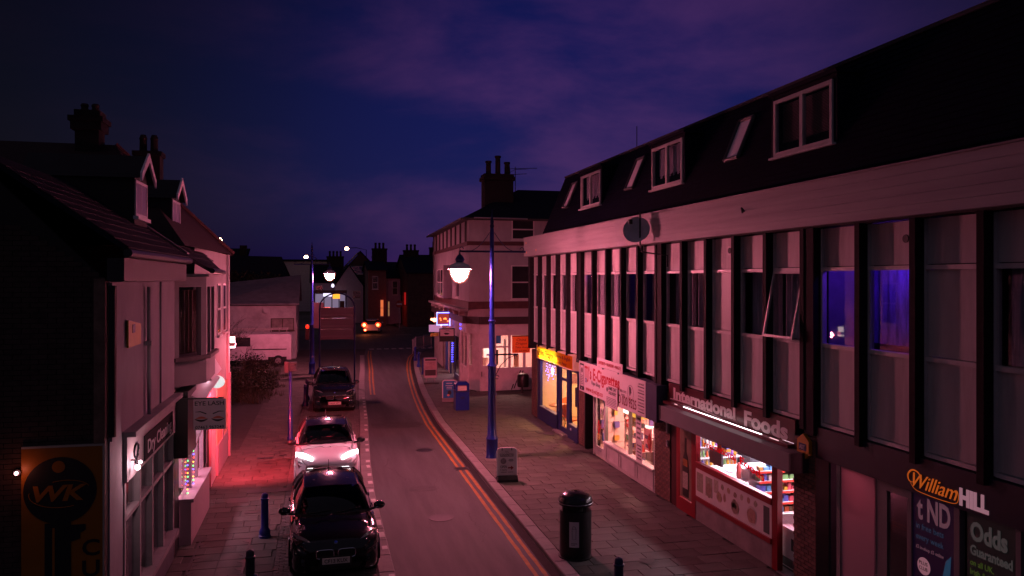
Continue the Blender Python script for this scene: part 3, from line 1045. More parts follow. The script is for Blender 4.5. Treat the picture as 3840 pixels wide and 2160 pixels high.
for k in range(9): part('menu_line', MB().box(9.012, 9.018, 26.96+.03*(k % 2), 27.29, 1.95+k*.058, 1.965+k*.058), let_red, pm)
b = MB(); b.box(9.0, 9.15, 27.42, 27.58, 1.25, 1.95); item('wall_cabinet', b, M('cab_dark', (.05, .04, .05), .4), 'dark cabinet behind the door post of the takeaway', 'cabinet')
b = MB(); b.box(10.2, 10.55, 31.90, 31.94, 1.5, 1.9); item('notice', b, M('notice_violet', (.25, .12, .16), .7), 'dark notice pinned to the back wall of the takeaway', 'notice')
b = MB(); b.box(10.9, 11.5, 27.6, 31.4, .11, 1.15); b.box(10.8, 11.6, 27.5, 31.5, 1.15, 1.2)
item('counter', b, M('counter_wood', (.45, .25, .12), .5), 'wooden serving counter across the back of the takeaway', 'counter')
# hanging star lights in the takeaway window
fl = thing('hanging_lights', 'violet white star lights hung in the top of the takeaway window', 'string lights', (9.0, 30.9, 2.5))
b = MB(); wv = MB(); rnd = random.Random(11)
for s in range(6):
    y = 31.35-s*.30
    n = (5, 7, 5, 6, 4, 3)[s]
    wv.tube([(9.0, y, 2.54), (9.0, y, 2.5-n*.11)], .003, 4)
    for k in range(n):
        yy, zz = y+rnd.uniform(-.06, .06), 2.46-k*.11-rnd.uniform(0, .05)
        b.ball((9.0+rnd.uniform(-.03, .03), yy, zz), .021, n=6, m=4)
part('bulbs', b, E('violet_star', (.30, .24, 1), 9), fl, kind='stuff')
part('wire', wv, M('wire', (.3, .3, .4)), fl)
part('wreath', MB().ball((9.0, 30.45, 2.22), .04, .10, .17, 12, 8), E('wreath_glow', (.75, .72, 1), 5), fl, smooth=True)
lamp_light('violet_glow', fl, 'POINT', (9.1, 31.0, 2.2), (.42, .22, 1), 20, .25)

# ---------------------------------------------------- the vape shop (white front)
room(20.1, 25.0, 12.6, 2.55, M('vape_wall', (.70, .52, .48), .6, var=.06), M('vape_floor', (.42, .32, .28), .4, var=.1))
vf = P('shopfront', MB().box(SX, SX+.1, 20.02, 23.92, .1, .70), M('front_white', (.42, .39, .37), .55, var=.12, dirt=.35))
fw = M('front_white')
b = MB()
for (a, c) in ((20.1, 21.25), (21.4, 22.55), (22.7, 23.8)):
    for q in (b,): q.box(SX-.02, SX, a, c, .16, .2); q.box(SX-.02, SX, a, c, .58, .62); q.box(SX-.02, SX, a, a+.04, .2, .58); q.box(SX-.02, SX, c-.04, c, .2, .58)
part('moulding', b, fw, vf)
part('sill', MB().box(SX-.08, SX+.14, 20.02, 23.9, .70, .745), M('sill_white', (.6, .56, .54), .35), vf)
b = MB(); posts(b, (23.92,), .745, 2.12, w=.09); posts(b, (20.06, 21.9), .745, 2.12, w=.06); b.box(SX, SX+.1, 20.09, 23.87, 2.1, 2.14); posts(b, (24.98,), .1, 2.12, w=.12); b.box(SX, SX+.1, 23.97, 24.92, 2.04, 2.14)
part('frame', b, fw, vf)
part('pane', MB().box(SX+.05, SX+.056, 20.09, 21.87, .745, 2.1).box(SX+.05, SX+.056, 21.93, 23.87, .745, 2.1), shop_glass, vf)
vd = P('door', MB().box(SX+.02, SX+.07, 23.97, 24.92, .14, .43).box(SX+.02, SX+.07, 23.97, 24.08, .43, 2.04).box(SX+.02, SX+.07, 24.80, 24.92, .43, 2.04), fw)
part('pane', MB().box(SX+.04, SX+.046, 24.08, 24.80, .43, 2.04), shop_glass, vd)
part('letter_box', MB().box(SX+.005, SX+.02, 24.3, 24.55, .3, .36), metal, vd)
dk = P('door', MB().box(SX+.35, SX+.42, 25.06, 25.98, .1, 2.4), M('door_dark', (.02, .016, .016), .5, var=.3))
part('panel', MB().box(SX+.335, SX+.35, 25.15, 25.88, .25, 1.0).box(SX+.335, SX+.35, 25.15, 25.88, 1.15, 2.2), M('door_dark'), dk)
P('door_reveal', MB().box(SX+.02, 9.3, 25.9, 25.99, .1, 2.6).box(SX+.1, 9.3, 25.0, 25.06, .1, 2.6).box(SX+.02, 9.3, 25.06, 25.9, 2.4, 2.6), M('door_dark'))

vs = thing('shop_sign', 'big white vape shop sign with red lettering on a deep box', 'shop sign', (8.6, 22.8, 2.15))
sw = M('sign_white', (.62, .56, .56), .4, var=.05)
part('board', MB().box(8.49, 8.52, 19.95, 25.58, 2.15, 3.14), sw, vs)
part('case', MB().box(8.525, 8.80, 19.22, 25.56, 2.16, 3.12).box(8.49, 8.525, 19.22, 19.93, 2.16, 3.12), M('sign_blue_case', (.03, .035, .075), .5, var=.2), vs)
lr = M('letter_red', (.42, .008, .02), .45, var=0); lk = M('letter_black', (.012, .012, .014), .5, var=0); lg = M('letter_grey', (.16, .13, .14), .6, var=0)
SXT = 8.487
text("TJ's E-Cigarettes", (SXT, 24.98, 2.66), RT, UP, .36, lr, vs, width=3.15, bold=.026, spacing=1.05)
text("Vape Shop", (SXT, 24.32, 2.50), RT, UP, .12, lk, vs, width=.82)
text("www.tj-ecigs.co", (SXT, 24.85, 2.24), RT, UP, .15, lr, vs, width=1.6, bold=.012)
text("D 020 9525", (SXT, 21.92, 2.27), RT, UP, .25, M('letter_maroon', (.14, .01, .015), .5, var=0), vs, width=1.35, bold=.012)
text("OPEN 7 DAYS", (SXT, 21.82, 2.62), RT, UP, .07, lg, vs, width=.5); text("A WEEK", (SXT, 21.72, 2.51), RT, UP, .07, lg, vs, width=.3)
for j in range(5):
    z = 3.0-j*.17
    text(("CANTERBURY", "HERNE", "DEAL", "MARGATE", "THANET")[j], (SXT, 20.42, z), RT, UP, .045, lg, vs, width=.4)
    part('number_line', MB().box(SXT-.003, SXT, 20.02, 20.46, z-.075, z-.04), lg, vs)
# phone drawing on the left of the board
ph = MB(); ph.box(SXT-.004, SXT+.002, 25.08, 25.44, 3.02, 3.08); ph.box(SXT-.004, SXT+.002, 25.08, 25.44, 2.20, 2.33)
ph.box(SXT-.004, SXT+.002, 25.06, 25.08, 2.22, 3.06); ph.box(SXT-.004, SXT+.002, 25.44, 25.46, 2.22, 3.06)
part('phone_graphic', ph, lk, vs)
g = MB()
for k in range(6): g.box(SXT-.003, SXT+.002, 25.14, 25.38, 2.40+k*.055, 2.42+k*.055)
g.cyl((SXT-.003, 25.26, 2.86), (SXT+.002, 25.26, 2.86), .09, n=16)
part('phone_lines', g, lg, vs)
part('phone_logo', MB().box(SXT-.008, SXT-.003, 25.23, 25.29, 2.23, 2.29), sw, vs)
part('blue_badge', MB().box(SXT-.003, SXT+.002, 24.80, 24.9, 2.5, 2.64), M('badge_blue', (.02, .05, .25), .5), vs)
text("f", (SXT-.004, 24.87, 2.52), RT, UP, .09, sw, vs)
em = MB()
for k in range(28):
    a = 2*math.pi*k/28
    em.obox((SXT, 21.0+.22*math.cos(a), 2.68+.22*math.sin(a)), .004, .05, .012, Matrix.Rotation(a+math.pi/2, 3, 'X'))
part('emblem_ring', em, lg, vs)
em = MB(); em.slab([(SXT, 21.12, 2.80), (SXT, 21.02, 2.86), (SXT, 20.93, 2.80), (SXT, 20.97, 2.66), (SXT, 21.05, 2.58), (SXT, 21.13, 2.68)], (.004, 0, 0))
part('emblem_figure', em, lg, vs)
em = MB(); em.slab([(SXT-.003, 21.10, 2.84), (SXT-.003, 21.05, 2.86), (SXT-.003, 20.92, 2.70), (SXT-.003, 20.98, 2.66)], (.003, 0, 0))
part('emblem_stripe', em, lk, vs)
text("TJ's", (SXT-.004, 21.08, 2.50), RT, UP, .06, lr, vs)
tb = thing('small_sign', 'narrow white sign with three town names standing on top of the vape shop sign', 'sign', (8.46, 22.6, 3.15))
part('board', MB().box(8.44, 8.46, 21.5, 23.65, 3.16, 3.43), sw, tb)
part('bracket', MB().box(8.462, 8.6, 21.9, 21.95, 3.1, 3.3).box(8.462, 8.6, 23.2, 23.25, 3.1, 3.3), metal, tb)
text("CANTERBURY", (8.437, 23.52, 3.25), RT, UP, .10, lr, tb, width=.62); text("GILLINGHAM", (8.437, 22.78, 3.25), RT, UP, .10, lr, tb, width=.58); text("MARGATE", (8.437, 22.05, 3.25), RT, UP, .10, lr, tb, width=.44)
part('dot', MB().box(8.434, 8.437, 22.83, 22.86, 3.28, 3.31).box(8.434, 8.437, 22.09, 22.12, 3.28, 3.31), lr, tb)
sd = thing('small_sign', 'white delivery notice hanging below the middle of the vape shop sign', 'sign', (8.47, 22.4, 2.05))
part('board', MB().box(8.45, 8.47, 21.92, 22.9, 2.03, 2.70), sw, sd)
text("SAME DAY", (8.447, 22.66, 2.56), RT, UP, .10, lk, sd, width=.68, bold=.01, shear=.1); text("DELIVERY", (8.447, 22.62, 2.43), RT, UP, .09, lk, sd, width=.62, bold=.01, shear=.1)
g = MB()
for k in range(6): g.box(8.444, 8.447, 21.98+.02*(k % 3), 22.84-.03*(k % 2), 2.09+k*.045, 2.108+k*.045)
g.cyl((8.444, 22.76, 2.55), (8.447, 22.76, 2.55), .07, n=14)
part('small_print', g, lg, sd)
# inside
lf = thing('ceiling_light', 'white strip light on the ceiling of the vape shop', 'ceiling light', (10.3, 22.6, 2.45))
part('tube', MB().box(10.2, 10.4, 21.2, 24.2, 2.44, 2.48), E('vape_tube', (1, .62, .55), 8), lf)
part('housing', MB().box(10.15, 10.45, 21.1, 24.3, 2.48, 2.55), white_paint, lf)
lamp_light('vape_strip', lf, 'AREA', (10.3, 22.6, 2.42), (1, .42, .36), 560, .3, 2.8)
sl = thing('slat_wall', 'pale tiled display wall on the far side of the vape shop', 'display wall', (9.2, 24.95, .2))
for i in range(6):
    for j in range(7):
        part('tile', MB().box(9.02+i*.5, 9.02+i*.5+.485, 24.93, 24.96, .15+j*.33, .15+j*.33+.315), M('tile_pale', (.70, .50, .42), .35, var=.08), sl)
lt = thing('display_cabinet', 'glass display cabinet with a bright yellow lit top in the vape shop window', 'cabinet', (9.5, 22.9, .11))
part('header', MB().box(9.25, 9.75, 22.2, 23.4, 1.70, 1.80), E('cabinet_yellow', (1, .50, .04), 1.6), lt)
part('light_panel', MB().box(9.22, 9.25, 22.9, 23.4, 1.72, 1.86), E('cabinet_white', (1, .9, .7), 4), lt)
b = MB()
for x in (9.27, 9.73):
    for y in (22.22, 22.8, 23.38): b.box(x-.012, x+.012, y-.012, y+.012, .11, 1.70)
part('upright', b, metal, lt)
for k in range(4): part('shelf', MB().box(9.27, 9.73, 22.22, 23.38, .35+k*.35, .36+k*.35), M('shelf_pale', (.6, .5, .46), .3), lt)
rnd = random.Random(3)
cols = [M('pack_%d' % i, c, .5, var=.05) for i, c in enumerate([(.6, .55, .52), (.05, .05, .06), (.55, .06, .05), (.45, .2, .12), (.12, .1, .3), (.7, .5, .1), (.08, .25, .12), (.75, .72, .7), (.4, .05, .2), (.05, .15, .5), (.6, .3, .05)])]
KC = ['pale grey', 'black', 'red', 'brown', 'navy', 'yellow', 'green', 'white', 'magenta', 'blue', 'orange']
for k in range(4):
    for y in [22.3+.14*i for i in range(8)]:
        if rnd.random() < .8:
            w, h = rnd.uniform(.05, .1), rnd.uniform(.08, .22)
            bb = MB(); bb.box(9.42-w/2, 9.42+w/2, y-w/2, y+w/2, .361+k*.35, .361+k*.35+h)
            _m = rnd.randrange(7); item('vape_kit', bb, cols[_m], 'small %s kit on the %s shelf of the yellow lit display cabinet' % (KC[_m], ('lowest', 'second', 'third', 'top')[k]), 'box', group='boxed kits in the vape shop cabinet')
for i in range(6):
    for j in range(4):
        if rnd.random() < .75:
            x, z = 9.15+i*.42+rnd.uniform(-.05, .05), .55+j*.42
            w, h = rnd.uniform(.10, .2), rnd.uniform(.14, .3)
            bb = MB(); bb.box(x-w/2, x+w/2, 24.8, 24.92, z, z+h)
            _m = rnd.randrange(len(cols)); item('wall_pack', bb, cols[_m], '%s pack in the %s row on the pale tiled wall of the vape shop' % (KC[_m], ('lowest', 'second', 'third', 'top')[j]), 'pack', group='packs hanging on the vape shop wall')
def cone_stand(x, y, label):
    b = MB(); b.lathe([(.16, 0), (.16, .5), (.14, .55), (.10, .62), (.05, .66), (.01, .67)], (x, y, .5), 14); b.lathe([(.02, -.4), (.02, 0)], (x, y, .5), 8)
    return item('display_stand', b, M('stand_white', (.75, .65, .6), .4), label, 'display stand', (x, y, .11), smooth=True)
cone_stand(9.75, 21.7, 'white rounded display stand in the middle of the vape shop window')
b = MB(); b.box(9.9, 10.5, 20.4, 23.6, .11, 1.0); b.box(9.85, 10.55, 20.35, 23.65, 1.0, 1.05)
ct = item('counter', b, M('vape_counter', (.35, .2, .18), .4), 'low sales counter along the vape shop', 'counter')
for k, (y, w, h) in enumerate(((20.8, .3, .28), (21.5, .4, .18), (22.2, .25, .3), (23.1, .3, .2))):
    bb = MB(); bb.box(10.05, 10.05+w, y, y+w, 1.051, 1.051+h)
    item('till_box', bb, cols[(7, 1, 0, 7)[k]], ('white box at the near end of the vape shop counter', 'black till on the vape shop counter', 'grey upright box on the vape shop counter', 'white box at the far end of the vape shop counter')[k], 'box')
def window_card(x, y0, y1, z0, z1, mat, label, lines=4, col=None, name='poster', cat='poster'):
    c = thing(name, label, cat, (x, (y0+y1)/2, z0))
    part('card', MB().box(x, x+.006, y0, y1, z0, z1), mat, c)
    b = MB(); h = z1-z0
    for k in range(lines):
        z = z0+h*(.12+.8*k/lines)
        b.box(x-.003, x, y0+(y1-y0)*.12, y1-(y1-y0)*random.uniform(.1, .35), z, z+h*.35/lines)
    if lines: part('print', b, col or lg, c)
    return c
window_card(8.79, 20.95, 21.35, 1.25, 2.1, sw, 'white poster high in the near window of the vape shop', 5)
window_card(8.72, 20.72, 21.15, .75, 1.32, sw, 'white leaning price card on the vape shop window sill', 5)
window_card(8.79, 20.22, 20.75, 1.15, 1.75, M('pale_orange', (.8, .45, .35), .5), 'pale orange poster at the near edge of the vape shop window', 2)
for y, z, s in ((24.42, 1.10, 'on the vape shop door'), (20.35, 1.42, 'at the near edge of the vape shop window')):
    c = thing('warning_sticker', 'red diamond sticker '+s, 'sticker', (8.80, y, z))
    b = MB(); b.slab([(8.775, y, z-.25), (8.775, y+.15, z), (8.775, y, z+.25), (8.775, y-.15, z)], (.005, 0, 0))
    part('diamond', b, M('sticker_red', (.5, .015, .02), .4, var=0), c)
    part('patch', MB().box(8.771, 8.775, y-.08, y+.08, z-.05, z+.05), cols[3], c)
for k, (y, z) in enumerate(((24.6, 1.85), (24.35, 1.62), (24.62, 1.5), (24.3, .95), (24.6, .75))):
    window_card(8.83, y-.09, y+.09, z-.1, z+.1, cols[(1, 0, 1, 1, 5)[k]], ('dark round-edged card at the top of the vape shop door', 'pale card below the top of the vape shop door', 'black card in the middle of the vape shop door', 'dark card low on the vape shop door', 'yellow card at the foot of the vape shop door')[k], 2)
# ---------------------------------------------------- the grocery (red front)
room(13.42, 18.98, 12.2, 2.75, M('grocery_wall', (.75, .70, .72), .7, var=.05), M('grocery_floor', (.5, .45, .45), .4, var=.1))
gf = P('shopfront', MB().box(SX, SX+.1, 14.28, 17.66, .1, .58), M('riser_grey', (.22, .19, .18), .7, var=.2, dirt=.4))
b = MB(); posts(b, (14.20,), .1, 2.75, w=.20, dx=.12); posts(b, (17.73,), .1, 2.75, w=.24, dx=.12); posts(b, (18.62, ), .1, 2.75, w=.14, dx=.12)
b.box(SX-.02, SX+.1, 14.3, 17.61, 1.36, 1.50); b.box(SX-.03, SX+.1, 14.3, 17.61, .58, .68); b.box(SX, SX+.1, 14.3, 17.61, 2.62, 2.75); b.box(SX, SX+.1, 17.85, 18.55, .1, .42)
part('frame', b, red_paint, gf)
part('pane', MB().box(SX+.05, SX+.056, 14.3, 17.61, 1.50, 2.62), shop_glass, gf)
P('sign_recess', MB().box(SX+.12, SX+.2, 12.75, 18.98, 2.75, 3.0), M('door_dark'))
gfa = thing('window_panel', 'long white panel printed with pictures of food under the grocery window', 'poster', (8.80, 15.95, .68))
part('panel', MB().box(SX+.0, SX+.03, 14.3, 17.61, .685, 1.355), M('panel_white', (.62, .58, .55), .4, var=.06), gfa)
rnd = random.Random(9)
food = [M('food_%d' % i, c, .6, var=.3, scale=14) for i, c in enumerate([(.30, .26, .18), (.36, .27, .16), (.26, .19, .13), (.40, .37, .28), (.36, .22, .16), (.30, .29, .20)])]
def blot(y, z, ry, rz, m, rim=True):
    if rim:
        b = MB(); b.cyl((SX-.004, y, z), (SX, y, z), max(ry, rz)*1.0, n=18)
        part('plate', b, M('plate', (.5, .47, .42), .5, var=.05), gfa)
    b = MB(); n = 14
    b.slab([(SX-.007, y+ry*math.cos(2*math.pi*k/n)*rnd.uniform(.8, 1.1), z+rz*math.sin(2*math.pi*k/n)*rnd.uniform(.8, 1.1)) for k in range(n)], (.003, 0, 0))
    part('food_picture', b, m, gfa)
for y in (17.4, 16.95): part('picture', MB().box(SX-.004, SX, y-.16, y+.16, .82, 1.27), food[5], gfa)
blot(16.95, .98, .15, .18, food[2], False); part('picture', MB().box(SX-.004, SX, 16.5, 16.7, 1.0, 1.3), food[3], gfa)
blot(16.45, .95, .13, .12, food[1]); blot(15.75, .92, .17, .16, food[2]); blot(15.05, .93, .20, .17, food[4]); blot(16.2, .99, .06, .1, food[4], False)
for i in range(6): blot(16.3-i*.28, 1.2+rnd.uniform(-.02, .02), .07, .07, food[i % 6], False)
part('picture', MB().box(SX-.004, SX, 14.38, 14.6, .74, 1.28), M('pic_dark', (.07, .08, .07), .5, var=.3), gfa)
for i in range(3): blot(15.72+.06*i, .92+.05*(i % 2), .045, .06, food[3], False)
bp = thing('bottle_poster', 'tall poster of a dark bottle beside the red grocery window', 'poster', (8.80, 18.2, .44))
part('card', MB().box(SX+.02, SX+.04, 17.87, 18.53, .44, 2.45), M('poster_brown', (.20, .13, .09), .4, var=.35, scale=4), bp)
bt = MB(); prof = [(-.16, .5), (-.17, 1.2), (-.13, 1.45), (-.05, 1.6), (-.045, 1.95), (.045, 1.95), (.05, 1.6), (.13, 1.45), (.17, 1.2), (.16, .5)]
bt.slab([(SX+.012, 18.2+y, z) for y, z in prof], (.006, 0, 0))
part('bottle_picture', bt, M('bottle_dark', (.015, .010, .008), .3, var=.2), bp)
part('label_picture', MB().box(SX+.006, SX+.012, 18.06, 18.34, .7, 1.1), M('label_pale', (.35, .3, .25), .5, var=.4, scale=20), bp)
part('amber_picture', MB().box(SX+.006, SX+.012, 18.08, 18.32, 1.25, 1.42), M('amber', (.35, .13, .03), .4, var=.4), bp)
gdr = P('door', MB().box(SX+.02, SX+.1, 18.69, 19.05, .1, 2.7), M('door_maroon', (.05, .006, .008), .5, var=.2))

gs = thing('shop_sign', 'dark red shop sign with big pale serif lettering and a thin curved line', 'shop sign', (8.9, 16, 2.8))
GX = 8.74
part('board', MB().box(GX, GX+.04, 13.4, 19.02, 2.78, 3.22), M('sign_maroon', (.075, .004, .010), .35, var=.1), gs)
pale = M('letter_pale', (.66, .58, .58), .45, var=0)
def slab_text(s, o, cap, width):
    mb = text(s, o, RT, UP, cap, pale, None, width=width, bold=.04, mb=MB())
    return mb
mbt = slab_text('International', (GX-.004, 18.72, 2.85), .27, 3.1)
for i, (yy, w) in enumerate(((18.72, .14), (18.58, .10), (18.10, .1), (17.75, .1), (17.1, .1), (16.55, .1), (15.72, .12))):
    mbt.box(GX-.007, GX-.004, yy-w, yy+.015, 2.843, 2.868)
part('lettering', mbt, pale, gs)
part('lettering', slab_text('Foods', (GX-.004, 15.25, 2.80), .30, 1.62), pale, gs)
b = MB(); b.tube([(GX-.01, 18.9-5.3*t, 2.83-.13*(3*t*t-2*t**3)+.03*math.sin(6*t)) for t in [i/24 for i in range(25)]], .010, 5)
part('curved_line', b, pale, gs)
part('lower_board', MB().box(GX-.16, GX-.002, 13.4, 19.02, 2.70, 2.765), M('sign_maroon'), gs)
st = thing('strip_light', 'thin white strip light shining along the top of the grey shutter box', 'strip light', (8.5, 16, 2.76))
part('tube', MB().tube([(8.545, 17.75, 2.80), (8.545, 14.25, 2.80)], .012, 6), E('strip_white', (1, .80, .84), 5), st)
part('tube', MB().tube([(8.545, 18.25, 2.795), (8.545, 18.1, 2.795)], .010, 6).tube([(8.545, 13.95, 2.795), (8.545, 13.65, 2.795)], .010, 6), E('strip_dim', (1, .55, .6), 1.6), st)
sh = thing('shutter_box', 'long grey roller shutter box above the grocery window', 'shutter box', (8.5, 15.9, 2.35))
part('case', MB().box(8.36, 8.78, 13.0, 18.68, 2.36, 2.69), M('shutter_grey', (.17, .165, .175), .5, var=.08), sh)
part('lip', MB().box(8.34, 8.40, 13.02, 18.66, 2.335, 2.36), M('shutter_grey'), sh)
for ya in (12.94, 18.682): part('end_cap', MB().box(8.345, 8.79, ya, ya+.055, 2.33, 2.70), M('cap_dark', (.03, .028, .03), .5), sh)
wt = thing('window_lettering', 'red arched lettering stuck on the grocery window', 'window lettering', (8.84, 16, 1.9))
mbt = text('International', (SX+.045, 17.35, 1.86), RT, UP, .15, lr, None, width=1.55, bold=.02, mb=MB(), arc=lambda t: .07*math.sin(math.pi*min(1, t*.6+.2)))
lrf = film('red_film', (.75, .02, .05))
part('lettering', mbt, lrf, wt)
mbt = text('Foods', (SX+.045, 15.62, 1.90), RT, UP, .16, lr, None, width=.98, bold=.02, mb=MB(), arc=lambda t: -.16*t)
part('lettering', mbt, lrf, wt)
# stock inside: bottle shelves on the far wall, sweet rack facing the street, counter, freezer
lf = thing('ceiling_light', 'white strip light on the ceiling of the grocery', 'ceiling light', (10.2, 16.2, 2.66))
part('tube', MB().box(10.1, 10.3, 14.2, 18.2, 2.64, 2.68), E('grocery_tube', (1, .80, .86), 12), lf)
part('housing', MB().box(10.05, 10.35, 14.1, 18.3, 2.68, 2.75), white_paint, lf)
lamp_light('grocery_strip', lf, 'AREA', (10.2, 16.2, 2.62), (1, .68, .80), 480, .3, 3.8)
bs = thing('bottle_shelves', 'white bottle shelves on the far wall of the grocery', 'shelves', (9.8, 18.8, .1))
part('back', MB().box(9.0, 10.6, 18.92, 18.96, .2, 2.6), M('shelf_white', (.75, .72, .74), .4, var=.03), bs)
for z in (1.05, 1.32, 1.60, 1.88, 2.2): part('shelf', MB().box(9.0, 10.6, 18.62, 18.92, z-.03, z), M('shelf_white'), bs)
part('shelf_light', MB().box(9.0, 10.6, 18.60, 18.62, 2.25, 2.32), E('shelf_glow', (1, .85, .95), 4), bs)
rnd = random.Random(21)
bcols = [M('stock_%d' % i, c, .35, var=.1) for i, c in enumerate([(.5, .25, .05), (.6, .12, .04), (.25, .10, .45), (.12, .12, .5), (.7, .65, .6), (.10, .06, .03), (.65, .40, .05), (.15, .35, .12), (.6, .08, .12), (.1, .3, .55)])]
bot = {}
BC = ['amber', 'red', 'violet', 'dark blue', 'pale', 'dark brown', 'yellow', 'green', 'crimson', 'light blue']
SH = {1.05: 'lowest', 1.32: 'second', 1.60: 'third', 1.88: 'top', .5: 'lowest', .72: 'second', .95: 'third', 1.2: 'fourth', 1.44: 'fifth', 1.66: 'top'}
def bottle(x, y, z, s=1.0):
    mi = rnd.randrange(10); m = bcols[mi]
    k = (m.name)
    if k not in bot:
        bb = MB(); bb.lathe([(.036, 0), (.036, .14), (.03, .165), (.013, .19), (.012, .235)], (0, 0, 0), 8)
        bot[k] = mesh('bottle', bb, m, smooth=True)
    o = bpy.data.objects.new('bottle', bot[k]); COL.objects.link(o)
    o.location = (x, y, z); o.scale = (s, s, s)
    o['label'] = 'small %s bottle on the %s white shelf of the grocery' % (BC[mi], SH[z]); o['category'] = 'bottle'; o['group'] = 'bottles on the grocery shelves'
for z in (1.05, 1.32, 1.60, 1.88):
    x = 9.05
    while x < 10.55:
        bottle(x, 18.72, z, rnd.uniform(.8, 1.02)); x += rnd.uniform(.085, .12)
fr = thing('drinks_fridge', 'dark grey drinks fridge at the far wall of the grocery', 'fridge', (10.95, 18.6, .11))
part('case', MB().box(10.65, 11.3, 18.3, 18.92, .11, 2.0), M('fridge_dark', (.08, .09, .1), .4), fr)
part('door', MB().box(10.69, 11.26, 18.27, 18.30, .3, 1.9), M('fridge_door', (.10, .12, .13), .2), fr)
rk = thing('sweet_rack', 'sweet rack with red price strips facing the grocery door', 'rack', (10.3, 15.8, .11))
part('back', MB().box(9.35, 11.3, 16.1, 16.14, .11, 1.75), M('shelf_white'), rk)
for k, z in enumerate((.5, .72, .95, 1.2, 1.44, 1.66)):
    part('shelf', MB().box(9.35, 11.3, 15.7, 16.1, z-.025, z), M('shelf_white'), rk)
    part('price_strip', MB().box(9.35, 11.3, 15.685, 15.70, z-.035, z+.01), M('strip_red', (.7, .04, .02), .4, var=0), rk)
    part('strip_edge', MB().box(9.35, 11.3, 15.682, 15.70, z+.012, z+.022), M('strip_white_edge', (.8, .76, .78), .4, var=0), rk)
pk = {}
for z in (.5, .72, .95, 1.2, 1.44, 1.66):
    x = 9.42
    while x < 11.25:
        w, h = rnd.uniform(.07, .15), rnd.uniform(.07, .15)
        mi = rnd.randrange(10); m = bcols[mi]
        bb = MB(); bb.obox((x+w/2, 15.86, z+h/2+.003), w*.92, .16, h, Matrix.Rotation(rnd.uniform(-.2, .2), 3, 'Z'))
        item('sweet_packet', bb, m, '%s packet on the %s shelf of the sweet rack by the grocery door' % (BC[mi], SH[z]), 'packet', group='packets on the sweet rack')
        x += w+.012
cn = thing('counter', 'pale till counter behind the grocery window', 'counter', (9.8, 17.2, .11))
part('body', MB().box(9.45, 10.2, 16.3, 18.1, .11, 1.20), M('counter_pale', (.55, .45, .45), .5), cn)
part('top', MB().box(9.4, 10.25, 16.25, 18.15, 1.20, 1.24), M('shelf_white'), cn)
def till_stuff():
    b = MB()
    for k in range(6): b.obox((9.7+rnd.uniform(-.12, .12), 17.55+rnd.uniform(-.2, .2), 1.245+k*.004), .21, .30, .004, Matrix.Rotation(rnd.uniform(-.5, .5), 3, 'Z'))
    item('paper_stack', b, M('paper', (.85, .82, .85), .8, var=.03), 'loose white papers on the grocery counter', 'papers')
    b = MB(); b.box(9.62, 9.8, 16.98, 17.16, 1.241, 1.42)
    item('carton', b, M('carton_white', (.8, .77, .75), .6, var=.08), 'small white carton beside the papers on the grocery counter', 'carton')
    pr = thing('printer', 'bulky white printer on the grocery counter', 'printer', (9.85, 16.62, 1.241))
    part('body', MB().box(9.6, 10.1, 16.35, 16.88, 1.241, 1.46), M('printer_white', (.75, .68, .70), .45, var=.05), pr)
    part('lid', MB().slab([(9.62, 16.37, 1.463), (10.08, 16.37, 1.463), (10.08, 16.86, 1.56), (9.62, 16.86, 1.56)], (0, 0, .02)), M('printer_white'), pr)
    part('slot', MB().box(9.65, 10.05, 16.345, 16.35, 1.33, 1.35), M('vent_dark'), pr)
    b = MB(); b.lathe([(.05, 0), (.055, .28), (.02, .36)], (9.52, 16.86, 1.241), 12)
    item('tall_jar', b, M('jar_red', (.5, .08, .08), .3, var=.3), 'tall jar of red sweets between carton and printer', 'jar', (9.52, 16.86, 1.241), smooth=True)
    b = MB(); b.box(9.1, 9.14, 16.9, 17.5, 1.5, 1.85)
    item('screen', b, M('screen_dark', (.06, .06, .07), .3), 'dark back of a screen behind the grocery window', 'screen')
    b = MB(); b.box(9.15, 9.4, 16.75, 17.0, 1.95, 2.12)
    item('crisp_bag', b, M('crisp_blue', (.1, .18, .6), .4, var=.3), 'blue bag hanging behind the grocery window', 'bag')
    b = MB(); b.box(9.15, 9.4, 17.02, 17.22, 1.82, 2.0)
    item('crisp_bag', b, M('crisp_orange', (.7, .28, .03), .4, var=.3), 'orange bag hanging behind the grocery window', 'bag')
till_stuff()
fz = thing('chest_freezer', 'white chest freezer with a sloping glass lid in the grocery doorway', 'freezer', (9.5, 14.0, .11))
part('body', MB().box(9.02, 10.3, 13.52, 14.45, .18, .92), M('freezer_white', (.62, .55, .56), .4, var=.08), fz)
part('rim', MB().box(8.99, 10.33, 13.5, 13.56, .92, .97).box(8.99, 10.33, 14.42, 14.48, .92, 1.12).box(8.99, 9.05, 13.56, 14.42, .92, .97), M('freezer_rim', (.75, .7, .72), .3), fz)
part('lid', MB().slab([(9.05, 13.56, .95), (10.3, 13.56, .95), (10.3, 14.42, 1.10), (9.05, 14.42, 1.10)], (0, 0, .01)), glass('freezer_lid', (.85, .7, .75), .1), fz)
part('notice', MB().box(9.012, 9.02, 13.6, 13.95, .55, .78), lk, fz)
part('base', MB().box(9.06, 10.26, 13.55, 14.4, .1, .18), M('vent_dark'), fz)
part('grille', MB().box(9.01, 9.02, 13.6, 14.3, .2, .36), M('vent_dark'), fz)
P('threshold', MB().box(SX-.02, SX+.05, 13.45, 14.1, .1, .125), metal)
ab = thing('alarm_box', 'yellow hexagonal alarm box on the brick pier beside the grocery sign', 'alarm box', (8.7, 13.0, 2.55))
hexa = [(13.0+.21*math.sin(math.pi/3*k), 2.80+.25*math.cos(math.pi/3*k)) for k in range(6)]
